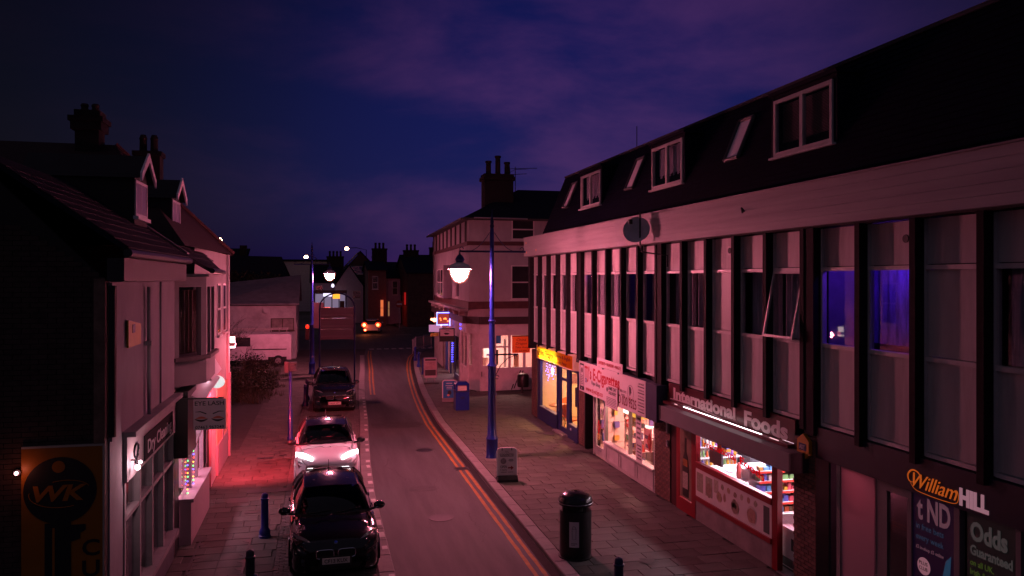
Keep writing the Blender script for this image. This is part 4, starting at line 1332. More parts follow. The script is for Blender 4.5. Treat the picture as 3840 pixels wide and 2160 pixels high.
part('case', MB().slab([(8.64, y, z) for y, z in hexa], (.07, 0, 0)), M('alarm_yellow', (.55, .25, .02), .4, var=.05), ab)
part('badge', MB().box(8.635, 8.64, 12.90, 13.12, 2.74, 2.87), M('badge_navy', (.03, .03, .10), .4, var=0), ab)
text('ADT', (8.632, 13.09, 2.77), RT, UP, .07, pale, ab, width=.16, bold=.02)
P('cable_box', MB().box(8.74, 8.80, 19.1, 19.2, 1.9, 2.35).box(8.74, 8.79, 19.12, 19.18, 1.55, 1.7), M('cable_grey', (.25, .24, .24), .6))

# ---------------------------------------------------- the betting shop (dark, nearest)
room(6.3, 12.68, 11.5, 2.6, M('bet_wall', (.05, .05, .07), .8), M('bet_floor', (.05, .05, .06), .6))
bf = P('shopfront', MB().box(SX, SX+.1, 6.2, 9.47, .1, .3), M('bet_dark', (.012, .014, .03), .4, var=.2))
bd = M('bet_dark')
P('fascia_panel', MB().box(SX-.06, SX+.12, 6.15, 12.72, 2.66, 3.22), bd)
grey_fr = M('bet_frame', (.20, .18, .18), .4, var=.1)
b = MB(); b.box(SX, SX+.1, 12.14, 12.24, .1, 2.66); b.box(SX, SX+.1, 10.42, 10.5, .1, 2.66); b.box(SX, SX+.1, 9.48, 9.58, .1, 2.66); b.box(SX, SX+.1, 8.46, 8.54, .1, 2.66); b.box(SX, SX+.1, 7.3, 7.4, .1, 2.66)
part('frame', b, grey_fr, bf)
part('blank_panel', MB().box(SX+.02, SX+.06, 11.28, 12.14, .1, 2.64), film('frosted_film', (.7, .5, .54)), bf)
part('panel_fill_bulb', MB().ball((9.3, 11.75, 2.42), .04), E('panel_fill_glow', (1, .4, .5), 6), bf, smooth=True)  # added bulb and light, put in for the pink glow on the panel
lamp_light('panel_fill_lamp', bf, 'POINT', (9.3, 11.75, 2.35), (1, .20, .30), 9, .1)
part('inner_partition', MB().box(9.55, 9.6, 10.5, 12.6, .1, 2.6), room_dark, bf)
bdoor = P('door', MB().box(SX+.04, SX+.09, 11.06, 11.28, .1, 2.64).box(SX+.04, SX+.09, 10.5, 11.06, 2.5, 2.64).box(SX+.03, SX+.1, 11.0, 11.06, .1, 2.5).box(SX+.03, SX+.1, 10.5, 10.55, .1, 2.5), grey_fr)
part('pane', MB().box(SX+.05, SX+.056, 10.55, 11.0, .1, 2.5), dark_glass, bdoor)
part('pane', MB().box(SX+.05, SX+.056, 7.4, 8.46, .3, 2.64), dark_glass, bf)
pu = thing('window_poster', 'violet blue betting poster with big white letters beside the grey door', 'poster', (8.8, 10.0, .3))
part('card', MB().box(SX+.02, SX+.03, 9.6, 10.41, .3, 2.64), E('poster_violet', (.03, .006, .09), .07), pu)
glow = E('poster_letter', (.75, .30, .42), .15); cyan = E('poster_cyan', (.10, .22, .42), .13)
part('lettering', text('t ND', (SX+.017, 10.32, 2.28), RT, UP, .32, glow, None, width=.66, bold=.03, mb=MB()), glow, pu)
part('lettering', text('in free bets', (SX+.017, 10.34, 2.12), RT, UP, .09, cyan, None, width=.55, mb=MB()), cyan, pu)
part('lettering', text('every week', (SX+.017, 10.34, 1.96), RT, UP, .09, cyan, None, width=.55, mb=MB()), cyan, pu)
part('lettering', text('£5 in-shop £5 online', (SX+.017, 10.34, 1.82), RT, UP, .05, glow, None, width=.55, bold=.01, mb=MB()), glow, pu)
b = MB(); b.cyl((SX+.014, 10.18, 1.58), (SX+.018, 10.18, 1.58), .13, n=22); part('roundel', b, E('roundel_pink', (.55, .22, .28), .5), pu)
part('lettering', text('PLUS', (SX+.011, 10.27, 1.60), RT, UP, .05, lk, None, width=.17, mb=MB()), lk, pu)
part('lettering', text('CLUB', (SX+.011, 10.27, 1.52), RT, UP, .05, lk, None, width=.17, mb=MB()), lk, pu)
part('picture', MB().slab([(SX+.017, 9.9, 1.1), (SX+.017, 9.7, 1.2), (SX+.017, 9.65, 1.9), (SX+.017, 9.75, 1.8), (SX+.017, 9.85, 1.4)], (.003, 0, 0)), E('picture_blue', (.02, .10, .20), .4), pu)
po = thing('window_poster', 'dark green betting poster with a big grey heading and lime lines', 'poster', (8.8, 9.0, .3))
part('card', MB().box(SX+.02, SX+.03, 8.55, 9.36, .3, 2.64), E('poster_green', (.012, .03, .028), .07), po)
pg = E('poster_grey', (.42, .36, .36), .10); gr = E('poster_lime', (.10, .16, .02), .4)
part('lettering', text('Odds', (SX+.017, 9.30, 2.28), RT, UP, .24, pg, None, width=.62, bold=.04, mb=MB()), pg, po)
part('lettering', text('Guaranteed', (SX+.017, 9.30, 2.07), RT, UP, .13, pg, None, width=.70, bold=.03, mb=MB()), pg, po)
for j, s in enumerate(('on all UK,', 'Irish & Foreign', 'Horse Racing')):
    part('lettering', text(s, (SX+.017, 9.30, 1.92-j*.13), RT, UP, .08, gr, None, width=(.4, .6, .52)[j], mb=MB()), gr, po)
ws = thing('shop_sign', 'raised orange script and pale block letters on the dark betting shop fascia', 'shop sign', (8.73, 9.7, 2.74))
wo = E('script_orange', (.75, .13, .012), .62); wp = E('block_pink_glow', (.55, .25, .32), .62)  # light reflected by the block letters is put in as emission
WXs = SX-.064
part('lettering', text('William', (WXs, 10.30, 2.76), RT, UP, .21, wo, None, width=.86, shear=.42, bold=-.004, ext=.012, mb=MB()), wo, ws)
def swash(pts, rr):
    q = []
    for i in range(len(pts)-1):
        a, b_, c, d = pts[max(i-1, 0)], pts[i], pts[i+1], pts[min(i+2, len(pts)-1)]
        for k in range(5):
            t = k/5
            f = lambda j: .5*(2*b_[j]+(c[j]-a[j])*t+(2*a[j]-5*b_[j]+4*c[j]-d[j])*t*t+(3*b_[j]-a[j]-3*c[j]+d[j])*t**3)
            q.append((f(0), f(1), rr[i]+(rr[i+1]-rr[i])*t))
    part('swash', MB().tube([(WXs-.006, y, z) for y, z, r_ in q], [r_ for y, z, r_ in q], 5), wo, ws)
swash([(10.12, 2.90), (10.2, 2.99), (10.32, 3.0), (10.41, 2.92), (10.39, 2.83), (10.31, 2.82), (10.29, 2.88)], [.004, .009, .014, .012, .008, .005, .003])
swash([(10.36, 2.80), (10.25, 2.72), (10.0, 2.70), (9.7, 2.70), (9.48, 2.72), (9.42, 2.80), (9.44, 2.90), (9.50, 2.90)], [.003, .004, .005, .005, .005, .005, .004, .003])
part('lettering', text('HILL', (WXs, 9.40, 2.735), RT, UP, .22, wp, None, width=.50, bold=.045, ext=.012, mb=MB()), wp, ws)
# ================================================================== buildings in their own wall frames
class Face:
    """a wall frame: a runs along the wall (left to right seen from outside), b up, c outwards"""
    def __init__(self, o, right):
        self.o = Vector(o); self.r = Vector(right).normalized(); self.u = Vector((0, 0, 1)); self.n = self.r.cross(self.u)
    def p(self, a, b, c): return self.o + self.r*a + self.u*b + self.n*c
    def box(self, mb, a0, a1, b0, b1, c0, c1):
        P_ = self.p
        mb.add([P_(a0, b0, c0), P_(a1, b0, c0), P_(a1, b0, c1), P_(a0, b0, c1), P_(a0, b1, c0), P_(a1, b1, c0), P_(a1, b1, c1), P_(a0, b1, c1)],
               [(0, 3, 2, 1), (4, 5, 6, 7), (0, 1, 5, 4), (1, 2, 6, 5), (2, 3, 7, 6), (3, 0, 4, 7)])
        return mb
def window(fc, par, a0, a1, b0, b1, fm=None, rail=True, mull=0, pane=None, depth=.12, sill=True, curtain_m=None):
    fm = fm or frame_m
    t = .06
    b = MB()
    fc.box(b, a0, a0+t, b0, b1, -.04, .025); fc.box(b, a1-t, a1, b0, b1, -.04, .025)
    fc.box(b, a0+t, a1-t, b0, b0+t, -.04, .02); fc.box(b, a0+t, a1-t, b1-t, b1, -.04, .02)
    if rail: fc.box(b, a0+t, a1-t, (b0+b1)/2-.03, (b0+b1)/2+.03, -.035, .03)
    for k in range(mull):
        a = a0+(a1-a0)*(k+1)/(mull+1); fc.box(b, a-.03, a+.03, b0+t, b1-t, -.036, .018)
    w = part('window', b, fm, par)
    g = MB(); fc.box(g, a0+t, a1-t, b0+t, b1-t, .002, .008)
    part('pane', g, pane or far_glass, w)
    if sill:
        s = MB(); fc.box(s, a0-.05, a1+.05, b0-.07, b0, -.02, .08); part('sill', s, fm, w)
    return w
far_glass = M('far_glass', (.03, .03, .035), .08, var=.3, scale=1.2, spec=.7)

# ---------------------------------------------------- white corner building
cb = thing('corner_building', 'white rendered corner building with chimney stack beyond the shop parade', 'building', (10, 48, 0))
A = Vector((7.45, 40.3, 0)); B = Vector((8.05, 57.4, 0))
st_f = Face(B, A-B)                    # street face: a from the far end towards us
LEN = (A-B).length
nr_f = Face((7.45, 40.3, 0), (1, 0, 0))   # face towards us
b = MB()
b.slab([(7.45, 40.3, 4.35), (16, 40.3, 4.35), (16, 57.4, 4.35), (8.05, 57.4, 4.35)], (0, 0, 4.68))
part('wall', b, render_wall, cb)
b = MB()
b.slab([(7.55, 41.2, 3.5), (8.5, 40.42, 3.5), (16, 40.42, 3.5), (16, 57.3, 3.5), (8.1, 57.3, 3.5)], (0, 0, .85))
part('upper_shop_wall', b, render_wall, cb)
brown = M('band_brown', (.09, .035, .035), .7, var=.25)
for fc, ln in ((st_f, LEN), (nr_f, 8.5)):
    b = MB(); fc.box(b, -.05, ln+.1, 7.62, 7.82, 0, .12); fc.box(b, -.05, ln+.1, 4.35, 4.72, 0, .06); part('band', b, brown, cb)
b = MB(); st_f.box(b, 0, LEN-.9, 3.55, 3.92, 0, .22); nr_f.box(b, .55, 8.5, 3.55, 3.92, 0, .22)
b.slab([(7.40, 41.25, 3.55), (7.95, 40.1, 3.55), (8.2, 40.3, 3.55), (7.6, 41.4, 3.55)], (0, 0, .37))
part('cornice', b, M('cornice_dark', (.05, .035, .035), .7, var=.3), cb)
# roof: hipped, eaves overhanging
ea = [(7.0, 39.85, 8.98), (16.3, 39.85, 8.98), (16.3, 57.9, 8.98), (7.6, 57.9, 8.98)]
r1, r2 = (11.2, 45.0, 11.07), (12.0, 53.5, 11.07)
r3 = (15.5, 45.0, 11.07)
b = MB()
b.add([ea[0], ea[1], ea[2], ea[3], r1, r2, r3], [(0, 1, 6, 4), (0, 4, 5, 3), (3, 5, 2), (4, 6, 5), (6, 1, 2, 5)])
part('roof', b, slate, cb)
b = MB(); b.slab(ea, (0, 0, -.05)); b.box(7.0, 16.2, 39.78, 39.85, 8.88, 9.0); b.slab([(6.94, 39.85, 8.88), (7.0, 39.85, 8.88), (7.6, 57.9, 8.88), (7.54, 57.9, 8.88)], (0, 0, .12))
part('eaves', b, M('eaves_dark', (.04, .035, .035), .6), cb)
b = MB(); b.tube([(7.6, 39.74, 9.0), (10.4, 39.74, 8.98)], .04, 6); part('gutter', b, metal, cb)
b = MB(); b.tube([tuple(st_f.p(.7, z, .12)) for z in (8.9, 8.4, 4.4)], .05, 8); part('downpipe', b, black_paint, cb)
# half timbering on the top storey of the street face
for k in range(8):
    b = MB(); a = 1.4+k*2.05; st_f.box(b, a, a+.42, 7.82, 8.95, 0, .05); part('timber', b, M('timber_dark', (.035, .025, .025), .8, var=.3), cb)
window(nr_f, cb, 2.24, 3.46, 7.93, 9.0); window(nr_f, cb, 2.21, 3.7, 4.82, 6.60)
window(st_f, cb, 1.9, 3.1, 4.85, 6.5); window(st_f, cb, LEN-5.0, LEN-3.6, 4.85, 6.5)
b = MB(); st_f.box(b, LEN-10.2, LEN-7.2, 4.72, 6.7, 0, .5); part('bay', b, render_wall, cb)
bf2 = Face(st_f.p(LEN-10.2, 0, .5), st_f.r)
window(bf2, cb, .2, 1.35, 4.85, 6.5); window(bf2, cb, 1.6, 2.8, 4.85, 6.5)
b = MB(); st_f.box(b, .3, LEN-.2, 4.2, 4.34, .06, .45)
for k in range(7): st_f.box(b, .8+k*2.4, 1.1+k*2.4, 3.92, 4.2, .0, .3)
part('ledge', b, M('ledge_stone', (.32, .28, .27), .8, var=.35, dirt=.6), cb)
ch = MB(); ch.box(8.75, 10.35, 42.6, 43.6, 9.2, 11.3); ch.box(8.65, 10.45, 42.5, 43.7, 11.3, 11.5); ch.box(8.72, 10.38, 42.57, 43.63, 11.5, 11.65)
chp = part('chimney', ch, M('chimney_brick', (.014, .010, .010), .9, var=.3, scale=8, bump=.3), cb)
for k, x in enumerate((9.05, 9.58, 10.1)):
    h = (.75, 1.05, .72)[k]
    part('chimney_pot', MB().lathe([(.17, 0), (.15, .1), (.14, h-.12), (.18, h-.1), (.18, h), (.12, h)], (x, 43.1, 11.65), 14), M('pot', (.02, .012, .010), .8), chp)
ar = thing('tv_aerial', 'rooftop television aerial beside the three pot chimney', 'aerial', (10.6, 43.2, 10.6))
part('mast', MB().tube([(10.6, 43.2, 10.6), (10.6, 43.2, 12.15)], .022, 6), M('aerial', (.05, .05, .06), .5, metal=.5), ar)
b = MB()
for z, l in ((12.05, 1.6), (11.72, 1.0)):
    b.tube([(10.2, 43.2, z-.03), (10.2+l, 43.0, z+.03)], .016, 5)
for k in range(6): b.tube([(10.3+k*.2, 43.25-.15, 12.02), (10.3+k*.2, 43.25+.2, 12.06)], .009, 4)
b.tube([(10.25, 43.2, 11.8), (10.6, 43.2, 12.0), (11.2, 43.1, 12.02)], .012, 5); b.tube([(10.25, 43.2, 12.25), (10.3, 43.2, 11.75)], .03, 5)
part('antenna', b, M('aerial'), ar)
# shop front on the splayed corner
ws_ = M('corner_white', (.68, .63, .62), .55, var=.1, dirt=.35)
b = MB(); nr_f.box(b, .55, 8.4, 3.06, 3.55, -.1, .06); st_f.box(b, LEN-3.4, LEN-.75, 3.06, 3.55, -.1, .05)
b.slab([(7.42, 41.15, 3.06), (7.98, 40.22, 3.06), (8.08, 40.32, 3.06), (7.56, 41.22, 3.06)], (0, 0, .49))
part('fascia', b, ws_, cb)
b = MB(); nr_f.box(b, 1.35, 8.4, .1, 1.28, -.2, 0); nr_f.box(b, 1.3, 1.42, 1.28, 3.06, -.12, 0)
nr_f.box(b, 2.08, 2.2, 1.28, 3.06, -.12, 0); nr_f.box(b, 2.86, 3.0, 1.28, 3.06, -.12, 0); nr_f.box(b, 4.0, 8.4, 1.28, 3.06, -.2, 0)
nr_f.box(b, 1.42, 2.08, 2.95, 3.06, -.12, 0); nr_f.box(b, 2.2, 2.86, 2.95, 3.06, -.12, 0); nr_f.box(b, 3.0, 4.0, 2.95, 3.06, -.12, 0); nr_f.box(b, 1.42, 2.08, 2.32, 2.4, -.1, -.01)
sfc = part('shopfront', b, ws_, cb)
g = MB(); nr_f.box(g, 1.42, 2.08, 1.28, 2.95, -.07, -.065); nr_f.box(g, 2.2, 2.86, 1.28, 2.95, -.07, -.065); nr_f.box(g, 3.0, 4.0, 1.28, 2.95, -.07, -.065)
part('pane', g, shop_glass, sfc)
dn = MB(); nr_f.box(dn, .58, 1.28, .1, 1.4, -.12, -.04); nr_f.box(dn, .58, .68, 1.4, 2.3, -.12, -.04); nr_f.box(dn, 1.18, 1.28, 1.4, 2.3, -.12, -.04); nr_f.box(dn, .58, 1.28, 2.3, 3.06, -.12, -.04)
dd = part('door', dn, ws_, cb)
g = MB(); nr_f.box(g, .68, 1.18, 1.4, 2.3, -.08, -.075); part('pane', g, shop_glass, dd)
b = MB(); b.tube([tuple(nr_f.p(.66, 1.1, .0)), tuple(nr_f.p(.66, .85, .0))], .02, 6); part('handle', b, black_paint, dd)
sp = Face((7.5, 41.25, 0), (.55, -.92, 0))
b = MB(); sp.box(b, 0, .18, .1, 3.06, -.1, 0); sp.box(b, .42, 1.0, .1, 3.06, -.1, 0); sp.box(b, .18, .42, .1, 1.4, -.1, 0); sp.box(b, .18, .42, 2.35, 2.42, -.1, 0)
part('splay', b, ws_, cb)
g = MB(); sp.box(g, .18, .42, 1.4, 3.06, -.05, -.045); part('pane', g, shop_glass, sfc)
b = MB(); st_f.box(b, LEN-3.4, LEN-.75, .1, 1.25, -.12, .0); st_f.box(b, LEN-3.4, LEN-3.2, 1.25, 3.06, -.1, 0); st_f.box(b, LEN-.95, LEN-.75, 1.25, 3.06, -.1, 0); st_f.box(b, LEN-2.2, LEN-2.05, 1.25, 3.06, -.1, 0)
for k in range(6): st_f.box(b, LEN-3.35+k*.44, LEN-3.25+k*.44, .14, 1.2, 0, .03)
part('panelling', b, ws_, cb)
g = MB(); st_f.box(g, LEN-3.2, LEN-.95, 1.25, 3.06, -.06, -.055); part('pane', g, dark_glass, sfc)
# black slash marks painted on the white stall riser
sl = MB()
for a, b0, ln in ((2.62, .55, .55), (2.46, .50, .62), (2.34, .18, .35), (2.2, .12, .3), (3.35, .6, .55), (3.55, .65, .5), (3.68, .5, .55), (3.8, .55, .4)):
    P_ = nr_f.p
    sl.add([P_(a, b0, .004), P_(a+.06, b0, .004), P_(a+.06+ln*.38, b0+ln, .004), P_(a+ln*.38, b0+ln, .004)], [(0, 1, 2, 3)])
part('painted_stripe', sl, lk, cb)
# lit room
b = MB(); b.box(9.0, 12.5, 44.5, 44.6, .1, 3.05); b.box(12.5, 12.6, 40.6, 44.5, .1, 3.05); b.box(7.8, 12.5, 41.4, 44.5, 3.05, 3.1); b.box(7.9, 8.0, 41.6, 44.5, .1, 3.05)
part('room', b, M('corner_room', (.7, .52, .48), .7, var=.08), cb)
b = MB(); b.box(7.9, 12.5, 40.5, 44.5, .06, .11); part('floor', b, M('vape_floor'), cb)
lf = thing('ceiling_light', 'strip light inside the white corner shop', 'ceiling light', (10, 42.5, 2.98))
part('tube', MB().box(9, 11, 42.4, 42.6, 2.96, 3.0), E('corner_tube', (1, .6, .5), 7), lf)
lamp_light('corner_strip', lf, 'AREA', (10, 42.5, 2.94), (1, .50, .42), 380, 2.0, .3)
for k, (x0, x1, y, z0, z1, m, lab) in enumerate(((8.85, 9.3, 43.5, 1.5, 2.3, white_paint, 'pale cabinet at the back of the white corner shop'), (9.5, 9.62, 41.2, 1.2, 2.7, white_paint, 'tall white stand in the corner shop window'),
        (10.0, 10.25, 41.0, 1.0, 1.9, cols[3], 'brown salon chair back in the corner shop window'), (9.05, 9.35, 41.3, 2.45, 2.9, cols[9], 'blue card hung in the corner shop window'), (8.1, 8.5, 42.0, .9, 1.7, cols[8], 'dark red chair behind the corner shop door'), (9.1, 9.25, 41.5, 1.3, 2.1, cols[1], 'black framed mirror in the corner shop window'))):
    b = MB(); b.box(x0, x1, y, y+.12, z0, z1)
    item(('cabinet', 'stand', 'salon_chair', 'card', 'salon_chair', 'mirror')[k], b, m, lab, ('cabinet', 'stand', 'chair', 'card', 'chair', 'mirror')[k])
# ground-floor street face beyond the panelling
b = MB()
st_f.box(b, 0, 5.2, .1, 3.55, -.2, 0); st_f.box(b, 6.2, 6.6, .1, 3.55, -.2, 0); st_f.box(b, 8.2, LEN-8.2, .1, 3.55, -.2, 0); st_f.box(b, LEN-4.0, LEN-3.4, .1, 3.55, -.2, 0); st_f.box(b, 5.2, 6.2, 2.6, 3.55, -.2, 0); st_f.box(b, 6.6, 8.2, 2.6, 3.55, -.2, 0); st_f.box(b, LEN-8.2, LEN-4.0, 2.6, 3.55, -.2, 0)
part('lower_wall', b, M('lower_wall', (.32, .28, .26), .8, var=.2, dirt=.5), cb)
bk_in = MB(); st_f.box(bk_in, 5.0, LEN-3.5, .1, 2.6, -1.6, -1.5); part('inner_wall', bk_in, M('salon_wall', (.7, .5, .45), .7), cb)
g = MB(); st_f.box(g, 5.25, 6.15, .15, 2.55, -.1, -.06); part('door', g, black_paint, cb)
g = MB(); st_f.box(g, 6.6, 6.75, .1, 2.6, -.1, -.02); st_f.box(g, 7.2, 7.35, .1, 2.6, -.1, -.02); st_f.box(g, 8.05, 8.2, .1, 2.6, -.1, -.02); st_f.box(g, LEN-8.15, LEN-8.0, .1, 2.6, -.1, -.02); st_f.box(g, LEN-6.2, LEN-6.05, .1, 2.6, -.1, -.02)
part('door_frame', g, navy_paint, cb)
g = MB(); st_f.box(g, 6.75, 7.2, .1, 2.6, -.07, -.065); st_f.box(g, 7.35, 8.05, .1, 2.6, -.07, -.065); st_f.box(g, LEN-8.0, LEN-6.2, .1, 2.6, -.07, -.065); st_f.box(g, LEN-6.05, LEN-4.1, .4, 2.6, -.07, -.065)
part('pane', g, shop_glass, sfc)
g = MB(); st_f.box(g, LEN-6.05, LEN-4.05, .1, .4, -.1, -.02); part('kick_panel', g, navy_paint, cb)
lf = thing('ceiling_light', 'pink white light inside the salon door of the corner building', 'ceiling light', tuple(st_f.p(8.6, 2.4, -.9)))
g = MB(); st_f.box(g, 7.2, LEN-6, 2.42, 2.46, -1.1, -.7); part('tube', g, E('salon_tube', (1, .62, .72), 8), lf)
lamp_light('salon_strip', lf, 'AREA', tuple(st_f.p(8.8, 2.38, -.9)), (1, .55, .62), 150, .4, 2.2)
g = MB(); rnd = random.Random(4)
for k in range(12):
    p = st_f.p(LEN-7.2+rnd.uniform(-.12, .12), .9+k*.14, -.03); g.ball(p, .035, n=6, m=4)
fl = solo('door_lights', g, E('led_blue', (.06, .06, 1), 6), 'string of blue lights down the salon door of the corner building', 'string lights', tuple(st_f.p(LEN-7.2, .9, 0)))
g = MB()
for z in (3.18, 3.4): g.ball(tuple(st_f.p(LEN-2.7, z, .08)), .05, n=8, m=5)
solo('sign_lights', g, E('led_blue'), 'pair of blue lights on the corner building fascia', 'lights', tuple(st_f.p(LEN-2.7, 3.1, .08)))
# projecting signs of the street face
def hang(a, w, z0, z1, name, label, cat='sign', t=.06):
    o = st_f.p(a, 0, .12)
    f2 = Face(o, -st_f.n) if False else Face(st_f.p(a, 0, .12+w), st_f.n*-1)
    return thing(name, label, cat, tuple(st_f.p(a, z0, .12))), f2
def plate(mb, a, c0, c1, z0, z1, t=.05):
    p = st_f.p
    mb.add([p(a, z0, c0), p(a, z0, c1), p(a+t, z0, c1), p(a+t, z0, c0), p(a, z1, c0), p(a, z1, c1), p(a+t, z1, c1), p(a+t, z1, c0)],
           [(0, 3, 2, 1), (4, 5, 6, 7), (0, 1, 5, 4), (1, 2, 6, 5), (2, 3, 7, 6), (3, 0, 4, 7)]); return mb
# eyebrow sign, black and white (faces us)
a = LEN-4.9
es_ = thing('hanging_sign', 'black hanging sign with a white panel showing one brow and lashes', 'sign', tuple(st_f.p(a, 2.35, .3)))
part('board', plate(MB(), a, .12, 1.0, 2.30, 3.06), M('sign_black', (.012, .014, .012), .5, var=.1), es_)
part('panel', plate(MB(), a+.052, .18, .95, 2.62, 3.0, .006), sw, es_)
def brow(par, pts, mat, a2):
    b = MB(); p = st_f.p
    b.add([p(a2, z, c) for c, z in pts], [tuple(range(len(pts)))]); b.add([p(a2+.003, z, c) for c, z in pts], [tuple(range(len(pts)))])
    return part('drawing', b, mat, par)
brow(es_, [(.74, 2.86), (.62, 2.93), (.48, 2.93), (.34, 2.87), (.48, 2.90), (.62, 2.905)], lk, a+.06)
brow(es_, [(.76, 2.76), (.66, 2.81), (.52, 2.80), (.40, 2.75), (.50, 2.70), (.64, 2.69)], lk, a+.06)
part('lower_panel', plate(MB(), a+.052, .18, .95, 2.36, 2.55, .006), M('sign_green', (.03, .035, .02), .6, var=.4), es_)
# neon framed sign
nf = thing('neon_sign', 'blue neon framed window sign with orange glow on the corner building', 'neon sign', tuple(st_f.p(LEN-7.6, 3.1, .25)))
p = st_f.p
pts = [p(LEN-7.6, 3.28, .3), p(LEN-7.6, 3.98, .3), p(LEN-5.4, 3.98, .3), p(LEN-5.4, 3.28, .3)]
a = LEN-6.6
fr_pts = [p(a, 3.22, .15), p(a, 3.95, .15), p(a, 3.95, .95), p(a, 3.22, .95)]
part('neon_tube', MB().tube([p(a, 3.16, .28), p(a, 3.16, .95), p(a, 3.88, .95), p(a, 3.88, .18), p(a, 3.10, .18)], .032, 6), E('neon_blue', (.10, .12, 1), 14), nf)
part('box', plate(MB(), a-.12, .2, .92, 3.18, 3.86, .1), M('neon_box', (.2, .05, .03), .5), nf)
g = MB(); rnd = random.Random(6)
for k in range(7): g.ball(tuple(p(a+.02, rnd.uniform(3.3, 3.6), rnd.uniform(.3, .85))), rnd.uniform(.03, .06), n=6, m=4)
part('lamps', g, E('lamp_orange', (1, .16, .03), 5), nf, kind='stuff')
part('glow_panel', plate(MB(), a-.015, .24, .88, 3.22, 3.82, .006), E('panel_orange', (.8, .08, .05), .55), nf)
rl = thing('lantern_string', 'cluster of bright red orange lanterns beyond the blue neon sign', 'lanterns', tuple(st_f.p(LEN-9.5, 3.2, .5)))
g = MB()
for c, z, r in ((.35, 3.32, .10), (.55, 3.38, .12), (.78, 3.30, .13), (.95, 3.34, .08), (.6, 3.75, .04), (.35, 2.95, .04)): g.ball(tuple(p(LEN-9.6, z, c)), r, n=10, m=6)
part('lantern', g, E('lantern_red', (1, .30, .16), 8), rl)
part('wire', MB().tube([p(LEN-9.6, 3.6, .1), p(LEN-9.6, 3.45, .6), p(LEN-9.6, 3.5, 1.1)], .012, 5), black_paint, rl)
lamp_light('lantern_glow', rl, 'POINT', tuple(p(LEN-9.0, 3.3, 1.0)), (1, .16, .08), 14, .12)
wsn = thing('hanging_sign', 'small lit pinkish white sign hanging under the red lanterns', 'sign', tuple(st_f.p(LEN-10, 2.5, .4)))
part('board', plate(MB(), LEN-10.4, .2, 1.05, 2.5, 2.95), E('sign_lit_pink', (.8, .32, .62), .75), wsn)
part('small_board', plate(MB(), LEN-10.4, .45, .95, 2.22, 2.42), M('sign_ochre', (.35, .22, .03), .6, var=.3), wsn)
# orange hanging sign at the end of the parade
co = thing('hanging_sign', 'square orange hanging sign with dark lettering at the far corner of the parade', 'sign', (8.4, 33.15, 2.72))
part('board', MB().box(8.0, 8.78, 33.12, 33.18, 2.72, 3.42), M('sign_orange', (.70, .13, .012), .45, var=.08), co)
part('bracket', MB().box(8.0, 8.9, 33.1, 33.2, 3.42, 3.46), black_paint, co)
for j, (s_, w_) in enumerate((('China', .42), ('Dragon', .5), ('Take Away', .6), ('T: 603962', .6))):
    text(s_, (8.39+.04*(j > 1), 33.117, 3.23-j*.155), (1, 0, 0), UP, .10 if j < 2 else .075, let_red, co, width=w_, bold=.006, shear=.25, center=True)
# ================================================================== LEFT: dry cleaner, lash salon, tall roof
LXW = -3.0
lf_ = Face((LXW, 0, 0), (0, 1, 0))      # a = Y, outwards = +X
dc = thing('dry_cleaner_building', 'dark two storey building with the dry cleaning shop and a black brick flank', 'building', (-6, 15.5, 0))
lw = M('left_render', (.27, .265, .29), .85, var=.12, scale=1.6, bump=.25, bscale=50, dirt=.55, dirtcol=(.12, .11, .11), stretch=(1, 1, .5))
b = MB(); b.box(-11, LXW, 12.75, 18.0, 3.45, 5.85); b.box(-11, -3.4, 12.75, 18.0, .02, 3.45); b.box(-3.4, LXW, 12.75, 13.6, .02, 3.45)
part('wall', b, lw, dc)
flank = part('flank_wall', MB().slab([(-11, 12.74, 0), (LXW-.02, 12.74, 0), (LXW-.02, 12.74, 5.85), (-4.67, 12.74, 7.55), (-7.3, 12.74, 5.8), (-11, 12.74, 5.6)], (0, -.12, 0)), M('flank_joint', (.03, .028, .026), .95), dc)
fb = MB(); z = 0.05; row = 0
while z < 6.6:
    x = -7.6-(row % 2)*.1125
    while x < LXW-.08:
        top = 5.85+(-3.02-max(x, -4.67))*.68 if x > -4.67 else 6.97+(x+4.67)*.6
        if z+.065 < top: fb.box(x, min(x+.215, LXW-.03), 12.605, 12.625, z, z+.064)
        x += .225
    z += .0735; row += 1
part('brickwork', fb, M('flank_brick', (.05, .03, .026), .85, var=.4, scale=7), flank, kind='stuff')
b = MB(); b.box(-3.17, LXW-.02, 12.56, 12.602, 0, 5.9); part('quoin', b, M('quoin', (.16, .10, .075), .85, var=.4, scale=5), dc)
part('pilaster', MB().box(LXW, LXW+.03, 12.76, 13.3, 3.5, 5.84), lw, dc); part('pilaster', MB().box(LXW, LXW+.03, 16.5, 17.9, 3.5, 5.84), lw, dc)
b = MB(); b.tube([(LXW+.07, 12.62, 5.8), (LXW+.06, 12.62, 3.6)], .055, 8); part('downpipe', b, black_paint, dc)
b = MB(); b.tube([(LXW+.06, 15.2, 5.75), (LXW+.06, 15.22, 3.5)], .035, 8); b.box(LXW+.01, LXW+.11, 15.14, 15.28, 4.72, 4.8); part('downpipe', b, M('pipe_pale', (.25, .24, .26), .6), dc)
nt = thing('wall_notice', 'small yellow notice board on the pale upper wall of the dry cleaner', 'notice', (LXW+.03, 14.15, 4.8))
part('board', MB().slab([(LXW+.02, 13.7, 4.80), (LXW+.02, 14.6, 4.80), (LXW+.02, 14.6, 5.14), (LXW+.02, 13.7, 5.24)], (.03, 0, 0)), M('notice_yellow', (.42, .27, .04), .6, var=.15), nt)
g = MB(); g.box(LXW+.052, LXW+.056, 13.95, 14.15, 5.02, 5.16); part('print', g, lk, nt)
